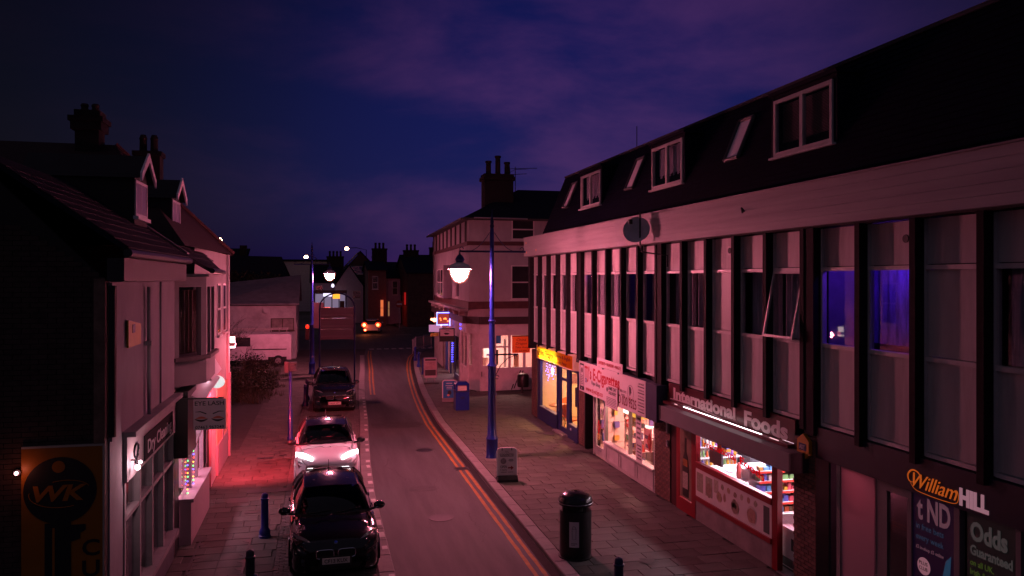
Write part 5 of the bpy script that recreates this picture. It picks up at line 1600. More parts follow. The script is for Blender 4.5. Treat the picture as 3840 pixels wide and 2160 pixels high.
# roofs
slr = lambda x: 6.15+(-2.4-x)*.70
rp = MB()
rp.slab([(-2.72, 12.45, slr(-2.72)), (-2.72, 18.1, slr(-2.72)), (-2.3, 18.7, slr(-2.3)), (-2.3, 20.45, slr(-2.3)), (-3.6, 24, slr(-3.6)), (-4.67, 24, slr(-4.67)), (-4.67, 12.45, slr(-4.67))], (0, 0, -.08))
rp.slab([(-4.671, 12.45, slr(-4.67)), (-4.671, 24, slr(-4.67)), (-7.6, 24, 5.7), (-7.6, 12.45, 5.7)], (0, 0, -.08))
roof_l = part('roof', rp, slate, dc)
sl_ = MB(); row = 0; x = -2.3; rnd = random.Random(8)
while x > -4.5:
    x2 = x-.20
    y = 12.47-(row % 2)*.15
    while y < 23.8:
        a, c = max(y, 12.47), min(y+.3, 23.8)
        xm = x-.1
        lim = 18.1 if xm > -2.72 and False else None
        ok = True
        if xm > -2.72: ok = 18.75 < a and c < 20.35
        if ok and xm > -3.6: ok = c < 20.45+(-2.3-xm)*2.73 or c < 18.1
        if ok and c-a > .05:
            o = rnd.uniform(.004, .014)
            sl_.add([(x+.03, a+.004, slr(x+.03)+.012+o), (x+.03, c-.004, slr(x+.03)+.012+o), (x2, c-.004, slr(x2)+.006), (x2, a+.004, slr(x2)+.006), (x+.03, a+.004, slr(x+.03)), (x+.03, c-.004, slr(x+.03))], [(0, 1, 2, 3), (0, 4, 5, 1)])
        y += .3
    x = x2; row += 1
part('slates', sl_, slate, roof_l, kind='stuff')
fl_ = MB(); fl_.slab([(-2.75, 18.15, slr(-2.75)+.03), (-2.75, 18.42, slr(-2.75)+.03), (-4.66, 18.42, slr(-4.66)+.03), (-4.66, 18.15, slr(-4.66)+.03)], (0, 0, .03))
part('flashing', fl_, M('flashing_pale', (.16, .15, .17), .6, var=.3), roof_l)
g = MB(); g.tube([(-2.68, 12.4, 6.27), (-2.68, 18.0, 6.27)], .065, 8); part('gutter', g, black_paint, roof_l)
g = MB(); g.box(-2.98, -2.75, 12.5, 18.0, 5.86, 6.2); part('soffit', g, M('soffit_dark', (.03, .028, .03), .7), dc)
# dry cleaning shopfront
cw = M('cleaner_white', (.30, .29, .30), .5, var=.12, dirt=.4)
b = MB(); lf_.box(b, 13.55, 17.9, 2.70, 3.42, -.1, .06); lf_.box(b, 13.5, 17.95, 3.42, 3.5, -.1, .2); part('fascia', b, cw, dc)
b = MB()
for a in (13.62, 14.72, 15.75, 16.8, 17.86): lf_.box(b, a-.05, a+.05, .62, 2.70, -.1, .02)
lf_.box(b, 13.67, 14.67, 2.05, 2.12, -.1, .01)
lf_.box(b, 14.77, 17.81, 2.05, 2.12, -.1, .01); lf_.box(b, 14.77, 17.9, .56, .66, -.1, .12)
sfd = part('shopfront', b, cw, dc)
b = MB(); lf_.box(b, 13.67, 17.81, .66, 2.70, -.08, -.074); part('pane', b, dark_glass, sfd)
b = MB(); lf_.box(b, 14.72, 17.86, .04, .56, -.1, .03); part('stall_riser', b, M('riser_dark', (.10, .10, .12), .5, var=.3), dc)
b = MB(); b.box(-3.4, -3.39, 13.6, 17.9, .02, 3.4); part('inner_wall', b, room_dark, dc)
for y in (15.0, 15.9):
    cc = MB(); cc.box(-3.3, -3.25, y, y+.5, .7, 1.9)
    item('hanging_garment', cc, M('garment', (.16, .15, .17), .9, var=.4, scale=8), ('pale garment behind the nearer pane of the dry cleaner', 'pale garment behind the middle pane of the dry cleaner')[y > 15.5], 'garment')
dsn = thing('shop_sign', 'dark board with pale dry cleaning lettering on the left shopfront', 'shop sign', (LXW+.07, 16, 2.8))
part('board', MB().box(LXW+.065, LXW+.085, 14.75, 17.4, 2.77, 3.2), M('cleaner_navy', (.008, .009, .012), .8, var=.1, spec=.1), dsn)
text('Dry Cleaning', (LXW+.089, 14.95, 2.87), (0, 1, 0), UP, .22, M('letter_silver', (.5, .5, .52), .4, var=0), dsn, width=2.25, bold=.015)
lgm = MB(); lgm.tube([(LXW+.07, 14.15+.16*math.cos(t), 3.08+.11*math.sin(t)) for t in [k*.5 for k in range(12)]], .02, 5); lgm.tube([(LXW+.07, 14.05, 2.9), (LXW+.07, 14.2, 2.98), (LXW+.07, 14.3, 3.15)], .02, 5)
part('emblem', lgm, M('cleaner_navy'), dsn)
fs = thing('added_fascia_lamp', 'small added lamp standing in for a bright reflection left of the dry cleaning lettering', 'lamp', (LXW+.2, 13.85, 2.85))
part('bulb', MB().ball((LXW+.16, 13.80, 2.88), .045, n=10, m=6), E('added_fascia_bulb', (1, .62, .72), 12), fs, smooth=True)
part('bulb', MB().ball((LXW+.14, 14.10, 2.90), .03, n=10, m=6), E('added_fascia_bulb'), fs, smooth=True)
part('bracket', MB().tube([(LXW+.06, 13.8, 3.0), (LXW+.16, 13.8, 3.0), (LXW+.16, 13.8, 2.92)], .012, 5), black_paint, fs)
lamp_light('added_fascia_light', fs, 'POINT', (LXW+.35, 13.9, 2.95), (1, .50, .56), 26, .05)  # added lamp in place of a reflection, also lights the eyelash sign
# key cutting sign on the flank wall
ks = thing('key_cutting_sign', 'large orange key cutting sign with a black key on the dark flank wall', 'sign', (-3.9, 12.58, 1.0))
ora = M('sign_amber', (.30, .11, .008), .4, var=.12)
part('board', MB().box(-4.10, -3.05, 12.55, 12.595, .9, 3.49), ora, ks)
part('edge', MB().box(-4.10, -3.05, 12.548, 12.597, 3.492, 3.52).box(-3.048, -3.025, 12.548, 12.597, .9, 3.52), M('sign_edge', (.4, .36, .3), .5), ks)
kb = MB(); kb.cyl((-3.60, 12.543, 2.88), (-3.60, 12.549, 2.88), .475, n=40); part('key_head', kb, lk, ks)
kb = MB(); kb.box(-3.80, -3.46, 12.541, 12.549, 1.3, 2.42); kb.slab([(-3.46, 12.541, 2.38), (-3.27, 12.541, 2.38), (-3.27, 12.541, 2.30), (-3.34, 12.541, 2.26), (-3.34, 12.541, 2.18), (-3.46, 12.541, 2.14)], (0, .008, 0)); part('key_blade', kb, lk, ks)
kb = MB(); kb.cyl((-3.62, 12.537, 3.22), (-3.62, 12.543, 3.22), .085, n=22); part('key_hole', kb, ora, ks)
kb = MB(); kb.box(-3.70, -3.67, 12.537, 12.543, 1.4, 2.35); part('key_groove', kb, ora, ks)
text('WK', (-3.95, 12.54, 2.74), (1, 0, 0), UP, .21, ora, ks, width=.70, bold=.03, shear=.25)
kb = MB(); kb.tube([(-3.60+.40*math.cos(t), 12.536, 2.83+.19*math.sin(t)+.10*math.cos(t)*.4) for t in [R(a) for a in range(20, 110, 6)]], .006, 4); kb.tube([(-3.60+.40*math.cos(t), 12.536, 2.83+.19*math.sin(t)) for t in [R(a) for a in range(170, 300, 6)]], .006, 4)
part('swoosh', kb, ora, ks)
for j, ch_ in enumerate('CUT'):
    text(ch_, (-3.20, 12.545, 1.93-j*.30), (1, 0, 0), UP, .22, lk, ks, width=.23, bold=.02, center=True)
sm = thing('bulkhead_lamp', 'small round lit lamp at the left edge of the orange key sign', 'lamp', (-4.66, 12.5, 3.1))
part('bulb', MB().ball((-4.14, 12.48, 3.17), .028, n=10, m=6), E('bulkhead', (1, .45, .5), 8), sm, smooth=True)
part('base', MB().cyl((-4.14, 12.62, 3.17), (-4.14, 12.51, 3.17), .045), black_paint, sm)
lamp_light('bulkhead_light', sm, 'POINT', (-4.12, 12.36, 3.17), (1, .22, .12), 1.2, .04)

# ---------------------------------------------------- lash salon with the canted bay
ls = thing('salon_building', 'pale narrow building with a canted bay window over the lit salon', 'building', (-5, 21, 0))
pk_w = M('bay_render', (.38, .35, .36), .8, var=.1, scale=1.6, bump=.2, bscale=50, dirt=.35, dirtcol=(.2, .18, .18))
b = MB(); b.box(-11, LXW, 18.0, 28.2, 3.45, 5.6); b.box(-11, -4.6, 18.0, 28.2, .02, 3.45); b.box(-4.6, LXW, 23.9, 28.2, .02, 3.45)
part('wall', b, pk_w, ls)
part('wall', MB().box(-11, LXW-.005, 20.9, 28.2, 5.6, 6.69), pk_w, ls)
bay_pl = [(LXW+.0, 17.95), (-2.45, 18.75), (-2.45, 20.25), (LXW, 21.0)]
b = MB()
b.slab([(x, y, 3.6) for x, y in bay_pl], (0, 0, .62)); b.slab([(x, y, 5.72) for x, y in bay_pl], (0, 0, .22))
bayo = part('bay', b, pk_w, ls)
for (p0, p1) in zip(bay_pl, bay_pl[1:]):
    f = Face((p0[0], p0[1], 0), (p1[0]-p0[0], p1[1]-p0[1], 0)); l = math.hypot(p1[0]-p0[0], p1[1]-p0[1])
    q = MB(); f.box(q, .0, .16, 4.22, 5.72, -.14, 0); f.box(q, l-.16, l, 4.22, 5.72, -.14, 0)
    if l > 1.2: f.box(q, l/2-.07, l/2+.07, 4.22, 5.72, -.12, -.002)
    part('mullion', q, pk_w, bayo)
    q = MB(); f.box(q, .17, l-.17, 4.22, 5.72, -.07, -.064); part('pane', q, dark_glass, bayo)
    q = MB(); f.box(q, -.03, l+.03, 4.14, 4.22, -.02, .09); part('sill', q, M('sill_stone', (.2, .17, .17), .8), bayo)
q = MB(); q.slab([(LXW-.02, 18.1, 5.945), (-2.38, 18.65, 5.945), (-2.38, 20.35, 5.945), (LXW-.02, 21.1, 5.945)], (0, 0, .06)); part('cornice', q, pk_w, bayo)
q = MB(); q.tube([(-2.3, 18.5, 6.07), (-2.24, 19.5, 6.06), (-2.28, 20.5, 6.05)], .06, 8); part('gutter', q, black_paint, bayo)
cu_ = MB(); cu_.grid(lambda u, v: (-3.0+.3*u+.03*math.sin(u*30), 18.5+.7*u, 4.25+1.4*v), 24, 1); part('curtain', cu_, M('brown_curtain', (.20, .13, .09), .9), bayo)
q = MB(); q.box(-3.0, -2.98, 18.4, 18.42, 4.7, 5.0); part('room_lamp', q, E('ember_lamp', (1, .12, .04), 2.2), bayo)
for a in (22.2, 25.2, 27.0): pass
for a in (25.6, 27.0):
    window(lf_, ls, a-.35, a+.45, 4.2, 5.75)
q = MB(); lf_.box(q, 27.75, 28.2, .05, 6.69, 0, .06); part('pilaster', q, pk_w, ls)
# tall hipped roof with two dormers behind
rt = MB()
e0, e1 = (-2.85, 18.5, 6.62), (-2.85, 28.35, 6.70)
rg0, rg1 = (-6.2, 27.0, 10.06), (-16, 27.0, 10.1)
rt.add([e0, e1, rg0, rg1, (-16, 18.5, 6.6), (-16, 28.35, 6.7)], [(0, 1, 2), (0, 2, 3, 4), (1, 5, 3, 2)])
tr = part('roof', rt, M('red_tile', (.030, .011, .011), .8, var=.35, scale=6, bump=.3), ls)
q = MB(); q.tube([(-2.85, 28.35, 6.73), (-6.2, 27.02, 10.08)], .09, 6); part('hip_tiles', q, M('hip_tile', (.07, .026, .026), .8), tr)
def street_dormer(yc):
    d = MB(); x = -3.55
    d.box(-5.0, x, yc-.58, yc+.58, 6.75, 7.96)
    d.add([(x+.12, yc-.68, 7.88), (x+.12, yc, 8.40), (-5.6, yc, 8.40), (-5.6, yc-.68, 7.88), (x+.12, yc+.68, 7.88), (-5.6, yc+.68, 7.88)], [(0, 1, 2, 3), (1, 4, 5, 2)])
    d.add([(x, yc-.58, 7.95), (x, yc+.58, 7.95), (x, yc, 8.36)], [(0, 1, 2)])
    o = part('dormer', d, M('dormer_dark', (.02, .018, .02), .8), ls)
    f = Face((x, yc-.6, 0), (0, 1, 0))
    for sgn in (-1, 1):
        part('bargeboard', MB().slab([(x+.13, yc+sgn*.70, 7.82), (x+.13, yc+sgn*.70, 7.98), (x+.13, yc, 8.46), (x+.13, yc, 8.28)], (.04, 0, 0)), M('barge_white', (.72, .68, .74), .6, var=.08), o)
    window(f, ls, .06, 1.14, 7.14, 7.86, M('dormer_frame', (.72, .68, .74), .6, var=.08), rail=False, mull=1, pane=M('dormer_pane', (.30, .27, .36), .3))
street_dormer(17.55); street_dormer(21.6)
q = MB(); q.box(-5.78, -5.02, 27.6, 28.2, 8.0, 9.85); q.box(-5.84, -4.96, 27.54, 28.26, 9.85, 10.0)
c1 = part('chimney', q, M('chimney_brick'), ls)
for x in (-5.57, -5.24): part('chimney_pot', MB().lathe([(.12, 0), (.11, .38), (.125, .44), (.08, .56)], (x, 27.9, 10.0), 14), M('pot'), c1)
q = MB(); q.box(-7.1, -6.45, 26.1, 26.8, 9.0, 10.35); q.box(-7.2, -6.36, 26.0, 26.9, 10.35, 10.6); q.box(-7.26, -6.30, 25.95, 26.95, 10.6, 10.75); q.box(-7.12, -6.42, 26.08, 26.82, 10.75, 10.95)
c2 = part('chimney', q, M('chimney_brick'), ls)
for x in (-6.92, -6.62): part('chimney_pot', MB().lathe([(.11, 0), (.10, .14), (.12, .18), (.09, .24)], (x, 26.45, 10.95), 12), M('pot'), c2)
# shopfronts of the salon row
for a0, a1, c in ((18.05, 18.62, 0), (21.85, 22.75, -.02)):
    q = MB(); lf_.box(q, a0, a1, .03, 3.45, -.12, c); part('black_pilaster', q, black_paint, ls)
q = MB(); q.box(LXW+.0, -2.72, 18.0, 19.15, 2.1, 3.5); part('canopy_box', q, M('canopy_black', (.012, .012, .013), .35, var=.4, scale=5), ls)
q = MB(); q.slab([(-2.95, 19.15, 2.12), (-2.72, 19.15, 2.12), (-2.72, 21.6, 2.55), (-2.95, 21.6, 2.55)], (0, 0, .05)); part('valance', q, pk_w, ls)
pkf = M('salon_pink', (.34, .24, .27), .5, var=.08)
q = MB(); lf_.box(q, 18.7, 21.7, .03, .98, -.05, .24); lf_.box(q, 18.66, 21.72, .98, 1.06, -.05, .30); part('stall_riser', q, pkf, ls)
q = MB()
for a in (19.7, 20.7, 21.65): lf_.box(q, a-.05, a+.05, 1.06, 2.6, .0, .1)
lf_.box(q, 18.66, 21.7, 2.5, 2.6, 0, .1)
sfs = part('shopfront', q, pkf, ls)
q = MB(); lf_.box(q, 18.66, 21.6, 1.06, 2.5, .05, .055); part('pane', q, shop_glass, sfs)
q = MB(); q.box(-4.6, -4.5, 18.1, 23.8, .05, 2.8); q.box(-4.5, LXW, 18.05, 18.1, .05, 2.8); q.box(-4.5, LXW-.02, 23.8, 23.88, .05, 2.8); q.box(-4.5, LXW, 18.1, 23.8, 2.8, 2.9)
part('inner_wall', q, M('salon_inner', (.75, .55, .58), .7), ls)
lf2 = thing('ceiling_light', 'white pink light inside the salon window on the left', 'ceiling light', (-3.8, 20.2, 2.7))
part('tube', MB().box(-3.9, -3.7, 19.0, 21.6, 2.72, 2.76), E('salon_left_tube', (1, .6, .72), 9), lf2)
lamp_light('salon_left', lf2, 'AREA', (-3.8, 20.2, 2.68), (1, .45, .62), 240, .3, 2.4)
fl = thing('fairy_lights', 'coloured fairy lights round the pink salon window', 'string lights', (-2.8, 20, 1.3))
rnd = random.Random(2)
fc4 = [E('fairy_blue', (.08, .1, 1), 7), E('fairy_red', (1, .05, .04), 6), E('fairy_amber', (1, .4, .04), 6), E('fairy_green', (.1, 1, .2), 5)]
path = [(-2.9, 19.05, 2.45-.09*k) for k in range(16)]+[(-2.88, 19.72, 2.5-.085*k) for k in range(17)]
for m in range(4):
    g = MB()
    for k, q_ in enumerate(path):
        if k % 4 == m: g.ball((q_[0]+.02, q_[1]+rnd.uniform(-.05, .05), q_[2]), .017, n=6, m=4)
    part('bulbs', g, fc4[m], fl, kind='stuff')
part('wire', MB().tube(path[:16], .003, 4).tube(path[16:], .003, 4), black_paint, fl)
g = MB(); rnd = random.Random(3)
for k in range(160):
    t = rnd.random(); a = rnd.uniform(0, 6.28); r = .26*(1-t)*rnd.uniform(.6, 1)
    c = Vector((-3.25+r*math.cos(a), 19.15+r*math.sin(a), 1.1+.55*t)); d = Vector((math.cos(a), math.sin(a), -.3))*.07
    s_ = Vector((-math.sin(a), math.cos(a), 0))*.012
    g.add([c, c+d*.6+s_, c+d, c+d*.6-s_], [(0, 1, 2, 3)])
xt = thing('small_fir', 'small decorated fir tree standing in the pink salon window', 'tree', (-3.25, 19.15, 1.06))
part('needles', g, M('fir_green', (.03, .09, .03), .7), xt, kind='stuff'); part('trunk', MB().cyl((-3.25, 19.15, 1.06), (-3.25, 19.15, 1.66), .02, .006), M('plant_stem'), xt)
# salon door, steel shutter flap and the lit white flap above the door
q = MB(); lf_.box(q, 22.75, 22.9, .03, 2.7, -.1, .02); lf_.box(q, 23.75, 23.95, .03, 2.7, -.1, .02); part('door_frame', q, pkf, ls)
q = MB(); lf_.box(q, 22.9, 23.75, .03, 2.3, -.08, -.03); part('door', q, M('door_dark'), ls)
q = MB(); lf_.box(q, 25.0, 27.7, .95, 2.6, 0, .04); part('orange_panel', q, M('salon_orange', (.62, .34, .22), .5, var=.08), ls)
q = MB(); lf_.box(q, 25.0, 27.7, .05, .95, 0, .06); lf_.box(q, 26.2, 26.5, .95, 2.2, .04, .06); part('side_panel', q, pkf, ls)
q = MB(); lf_.box(q, 27.72, 27.98, .05, 2.8, .06, .12); part('downpipe_cover', q, pkf, ls)
flap = thing('lit_flap_sign', 'tilted white flap sign lit from below over the salon door', 'sign', (-2.6, 20.8, 3.4))
part('flap', MB().slab([(-2.95, 19.3, 3.52), (-2.42, 19.5, 3.55), (-2.42, 21.3, 3.62), (-2.95, 21.3, 3.58)], (-.22, 0, .38)), M('flap_white', (.78, .74, .76), .5, var=.05), flap)
lamp_light('flap_fill_light', flap, 'POINT', (-2.62, 20.6, 3.62), (1, .62, .78), 26, .08)  # added light and bulb that brighten the flap beside the floodlight
part('lamp', MB().ball((-2.62, 20.6, 3.5), .06), E('flood_white'), flap, smooth=True)
aw = thing('awning', 'sloping white awning edge above the eyelash sign', 'awning', (-2.7, 20, 3.25))
part('canvas', MB().slab([(-2.95, 18.5, 3.42), (-2.95, 21.4, 3.6), (-2.45, 21.2, 3.40), (-2.45, 18.4, 3.22)], (0, 0, .035)), M('flap_white'), aw)
part('green_lining', MB().slab([(-2.94, 18.6, 3.36), (-2.94, 21.2, 3.52), (-2.98, 21.2, 2.75), (-2.98, 18.6, 2.75)], (-.015, 0, 0)), M('lining_yellow', (.45, .42, .05), .6, var=.2), aw)
fl2 = thing('floodlight', 'dazzling white floodlight on the pale salon wall', 'floodlight', (-2.7, 22.3, 3.1))
part('lens', MB().ball((-2.66, 22.4, 3.16), .20, .18, .17, 14, 8), E('flood_white', (1, .80, .86), 40), fl2, smooth=True)
part('bracket', MB().box(-3.0, -2.72, 22.36, 22.44, 3.22, 3.30), black_paint, fl2)
aim(lamp_light('flood_spill', fl2, 'SPOT', (-2.45, 22.5, 3.10), (1, .055, .085), 5200, .1, spot=(96, .8)), (-1.75, 28.6, 0))
fl3 = thing('wall_lantern', 'bright white lantern at the far end of the salon wall', 'wall lamp', (-2.85, 28.6, 3.7))
part('glass', MB().box(-2.96, -2.80, 28.30, 28.44, 3.74, 3.95), E('lantern_white', (1, .78, .74), 4), fl3)
part('shelf', MB().box(-2.96, -2.80, 28.28, 28.46, 3.56, 3.62), E('lantern_low', (1, .75, .75), 4), fl3)
part('frame', MB().box(-3.0, -2.78, 28.27, 28.47, 3.952, 3.99).box(-3.0, -2.78, 28.27, 28.47, 3.63, 3.735), black_paint, fl3)
lamp_light('lantern_spill', fl3, 'POINT', (-2.6, 28.7, 3.6), (1, .20, .28), 190, .12)
es = thing('hanging_sign', 'white square eyelash sign with two closed eyes and a phone number', 'sign', (-2.3, 17.85, 2.7))
part('board', MB().box(-2.58, -1.94, 17.80, 17.85, 2.72, 3.36), M('eyelash_board', (.72, .62, .64), .5, var=.05), es)
part('bracket', MB().box(-3.0, -1.98, 17.81, 17.84, 3.365, 3.395), black_paint, es)
EY = 17.797
text('EYE LASH', (-2.555, EY, 3.235), (1, 0, 0), UP, .085, lk, es, width=.58, bold=.012)
text('07463 963249', (-2.545, EY, 2.745), (1, 0, 0), UP, .062, lk, es, width=.57, bold=.01)
for sgn in (-1, 1):
    xc = -2.26+sgn*.165
    g = MB(); g.slab([(xc-.12+.24*t, EY, 2.955+.05*math.sin(math.pi*t)) for t in [i/10 for i in range(11)]]+[(xc+.12, EY, 2.955)], (0, -.003, 0))
    part('eyelid', g, M('eye_coral', (.70, .16, .10), .5, var=0), es)
    g = MB(); g.slab([(xc-.13+.26*t, EY-.003, 2.955-.02*math.sin(math.pi*t)) for t in [i/10 for i in range(11)]]+[(xc+.13-.26*t, EY-.003, 2.945-.055*math.sin(math.pi*t)) for t in [i/10 for i in range(11)]], (0, -.003, 0))
    part('lashes', g, lk, es)
    g = MB(); pts = [(xc-sgn*.10, EY, 3.055), (xc+sgn*.02, EY, 3.105), (xc+sgn*.12, EY, 3.10)]
    g.tube(pts, [.012, .011, .004], 5); part('brow', g, lk, es)
# ================================================================== FAR: the lot, the garage and the houses beyond the junction
gr = thing('white_garage', 'low white building with a grey sloping roof behind the parked van', 'building', (-5, 64, 0))
gw = M('garage_white', (.40, .38, .40), .85, var=.2, scale=1.2, dirt=.6, dirtcol=(.10, .09, .09), bump=.2)
part('wall', MB().box(-7.6, -1.72, 60.7, 70, 0, 4.0), gw, gr)
part('roof', MB().slab([(-7.9, 60.4, 3.98), (-1.5, 60.4, 3.98), (-1.5, 66, 6.1), (-7.9, 66, 5.4)], (0, 0, .1)).slab([(-7.9, 66, 5.4), (-1.5, 66, 6.1), (-1.5, 70.5, 4.0), (-7.9, 70.5, 4.0)], (0, 0, .1)), M('garage_roof', (.13, .13, .15), .6, var=.25, scale=2), gr)
gfc = Face((-7.6, 60.7, 0), (1, 0, 0)); gsd = Face((-1.72, 60.7, 0), (0, 1, 0))
window(gfc, gr, 4.1, 5.75, 2.1, 3.0, M('rust_frame', (.07, .05, .035), .8, var=.4), rail=False, mull=1, pane=M('boarded_pane', (.22, .19, .18), .8, var=.3))
b = MB(); gfc.box(b, 0, 5.88, 3.92, 4.0, 0, .12); part('gutter', b, black_paint, gr)
b = MB(); gsd.box(b, .5, 1.6, .05, 2.6, -.05, .03); gsd.box(b, 2.4, 3.3, .3, 2.7, -.05, .03); part('door', b, M('garage_door', (.62, .5, .52), .5, var=.08), gr)
b = MB(); gfc.box(b, 3.6, 4.0, 3.4, 3.7, 0, .25); part('vent_box', b, gw, gr)
shd = thing('wooden_shed', 'brown wooden shed front with a pale tarpaulin at the back of the lot', 'shed', (-8.6, 59, 0))
for k in range(9): part('plank', MB().box(-9.9+k*.25, -9.9+k*.25+.235, 58.9, 58.95, .3, 3.2), M('shed_wood', (.20, .08, .05), .8, var=.35, scale=4), shd)
part('beam', MB().box(-9.95, -7.6, 58.82, 58.9, 3.2, 3.5).box(-9.95, -7.6, 58.82, 58.9, 2.55, 2.62), M('shed_dark', (.06, .03, .025), .8), shd)
tb_ = MB(); rnd = random.Random(12)
tb_.grid(lambda u, v: (-9.9+2.2*u, 58.1+.7*v, 1.3+.55*math.sin(math.pi*v)+.22*math.sin(7*u+3*v)+.1*math.sin(17*u)), 24, 8)
solo('tarpaulin', tb_, M('tarp', (.42, .38, .38), .6, var=.2), 'crumpled pale tarpaulin heaped before the wooden shed', 'tarpaulin', (-8.8, 58.4, 1.2), smooth=True)
bgb = thing('dark_roofed_building', 'dark roofed building rising behind the white garage', 'building', (-9, 78, 0))
part('wall', MB().box(-24, -2.6, 76, 86, 0, 4.2), M('dark_brick', (.07, .04, .035), .9, var=.3), bgb)
part('roof', MB().slab([(-24.5, 75.5, 4.2), (-2.2, 75.5, 4.2), (-3.6, 80, 7.9), (-24.5, 80, 8.3)], (0, 0, .12)).slab([(-24.5, 80, 8.3), (-3.6, 80, 7.9), (-2.2, 86.5, 4.2), (-24.5, 86.5, 4.2)], (0, 0, .12)), slate, bgb)
part('chimney', MB().box(-14.6, -13.4, 80, 80.9, 8, 10.2).box(-14.7, -13.3, 79.9, 81, 10.2, 10.4), M('chimney_brick'), bgb)
# parked white van in the lot, its flank turned to us
van = thing('parked_van', 'old white van with a roof rack parked in front of the white garage', 'van', (-4.2, 57, 0))
vw = M('van_white', (.60, .52, .58), .35, var=.1, dirt=.3)
sec = [(-1.9, .42), (-1.9, 1.9), (-1.97, 2.08), (-2.15, 2.15), (-5.4, 2.15), (-5.7, 2.05), (-6.5, 1.35), (-7.2, 1.15), (-7.35, .9), (-7.35, .42)]
b = MB(); n_ = len(sec)
vs = [(x, 56.15, z) for x, z in sec]+[(x, 56.05 if .5 < z < 1.7 else 56.12, z) for x, z in sec]
b.slab([(x, 56.1, z) for x, z in sec], (0, 1.85, 0))
part('body', b, vw, van)
b = MB(); b.box(-4.4, -2.2, 56.07, 56.1, 1.1, 1.16); part('rub_strip', b, black_paint, van)
for x in (-2.75, -6.3):
    w = part('wheel', MB().cyl((x, 56.0, .36), (x, 56.35, .36), .36, n=20), M('tyre', (.015, .015, .016), .85), van)
    part('rim', MB().cyl((x, 55.99, .36), (x, 56.0, .36), .2, n=16), metal, w)
b = MB(); b.slab([(-5.55, 56.09, 1.35), (-5.55, 56.09, 1.95), (-5.75, 56.09, 1.92), (-6.35, 56.09, 1.35)], (0, -.01, 0)); b.slab([(-4.55, 56.09, 1.35), (-4.55, 56.09, 1.95), (-5.45, 56.09, 1.95), (-5.45, 56.09, 1.35)], (0, -.01, 0))
part('window', b, far_glass, van)
b = MB(); b.box(-3.4, -2.2, 56.06, 56.1, .42, .62); part('sill', b, black_paint, van)
b = MB()
for y in (56.25, 57.8): b.tube([(-2.1, y, 2.45), (-6.3, y, 2.45)], .03, 6)
for k in range(9): b.tube([(-2.2-k*.5, 56.25, 2.45), (-2.2-k*.5, 57.8, 2.45)], .022, 5); b.tube([(-2.2-k*.5, 56.25, 2.45), (-2.2-k*.5, 56.25, 2.15)], .018, 5)
part('roof_rack', b, M('rack_pale', (.5, .42, .42), .4, metal=.4), van)

def house(name, label, x0, x1, y0, y1, eave, ridge_z, wall_m, roof_m_, axis='x', chims=(), wins=(), doors=()):
    h = thing(name, label, 'house', ((x0+x1)/2, (y0+y1)/2, 0))
    if axis == 'x':
        ym = (y0+y1)/2
        w = MB().box(x0, x1, y0, y1, 0, eave); w.slab([(x0, y0, eave), (x0, ym, ridge_z), (x0, y1, eave)], (.25, 0, 0)); w.slab([(x1-.25, y0, eave), (x1-.25, ym, ridge_z), (x1-.25, y1, eave)], (.25, 0, 0))
        r = MB().slab([(x0-.2, y0-.3, eave-.1), (x1+.2, y0-.3, eave-.1), (x1+.2, ym, ridge_z+.1), (x0-.2, ym, ridge_z+.1)], (0, 0, .12)).slab([(x0-.2, ym, ridge_z+.1), (x1+.2, ym, ridge_z+.1), (x1+.2, y1+.3, eave-.1), (x0-.2, y1+.3, eave-.1)], (0, 0, .12))
    else:
        xm = (x0+x1)/2
        w = MB().box(x0, x1, y0, y1, 0, eave); w.slab([(x0, y0, eave), (xm, y0, ridge_z), (x1, y0, eave)], (0, .25, 0))
        r = MB().slab([(x0-.25, y0-.2, eave-.15), (x0-.25, y1, eave-.15), (xm, y1, ridge_z+.1), (xm, y0-.2, ridge_z+.1)], (0, 0, .12)).slab([(xm, y0-.2, ridge_z+.1), (xm, y1, ridge_z+.1), (x1+.25, y1, eave-.15), (x1+.25, y0-.2, eave-.15)], (0, 0, .12))
    part('wall', w, wall_m, h); rf = part('roof', r, roof_m_, h)
    for (cx, cyy, cz, npot) in chims:
        c = part('chimney', MB().box(cx-.3-.22*npot, cx+.3+.22*npot, cyy-.4, cyy+.4, cz-2.4, cz).box(cx-.36-.22*npot, cx+.36+.22*npot, cyy-.46, cyy+.46, cz, cz+.18), M('chimney_brick'), rf)
        for k in range(npot): part('chimney_pot', MB().lathe([(.16, 0), (.13, .5), (.17, .55), (.14, .75)], (cx+(k-(npot-1)/2)*.5, cyy, cz+.18), 10), M('pot'), c)
    f = Face((x0, y0, 0), (1, 0, 0))
    for (a0, a1, b0, b1, m) in wins: window(f, h, a0, a1, b0, b1, pane=m)
    for (a0, a1, b1, m) in doors:
        b = MB(); f.box(b, a0, a1, .1, b1, -.02, .05); part('door', b, m, h)
    return h
dbrick = M('dark_brick'); dwhite = M('far_white', (.38, .33, .40), .85, var=.12); dbrown = M('far_brown', (.16, .08, .07), .85, var=.2)
dark_w = M('dark_window', (.02, .02, .025), .2)
house('terraced_house', 'dark terraced house with a tall cluster of chimney pots left of the lamp', -1.2, 2.6, 112, 121, 5.4, 7.8, dwhite, slate, 'x', [(2.1, 116, 8.9, 4)], [(.6, 1.6, 3.4, 5.0, dark_w)])
gh = house('gabled_house', 'pale gabled house front above the lit shop beyond the junction', 1.9, 5.6, 108, 120, 4.9, 7.6, dwhite, slate, 'y', [], [(2.3, 3.4, 3.2, 4.3, dark_w)])
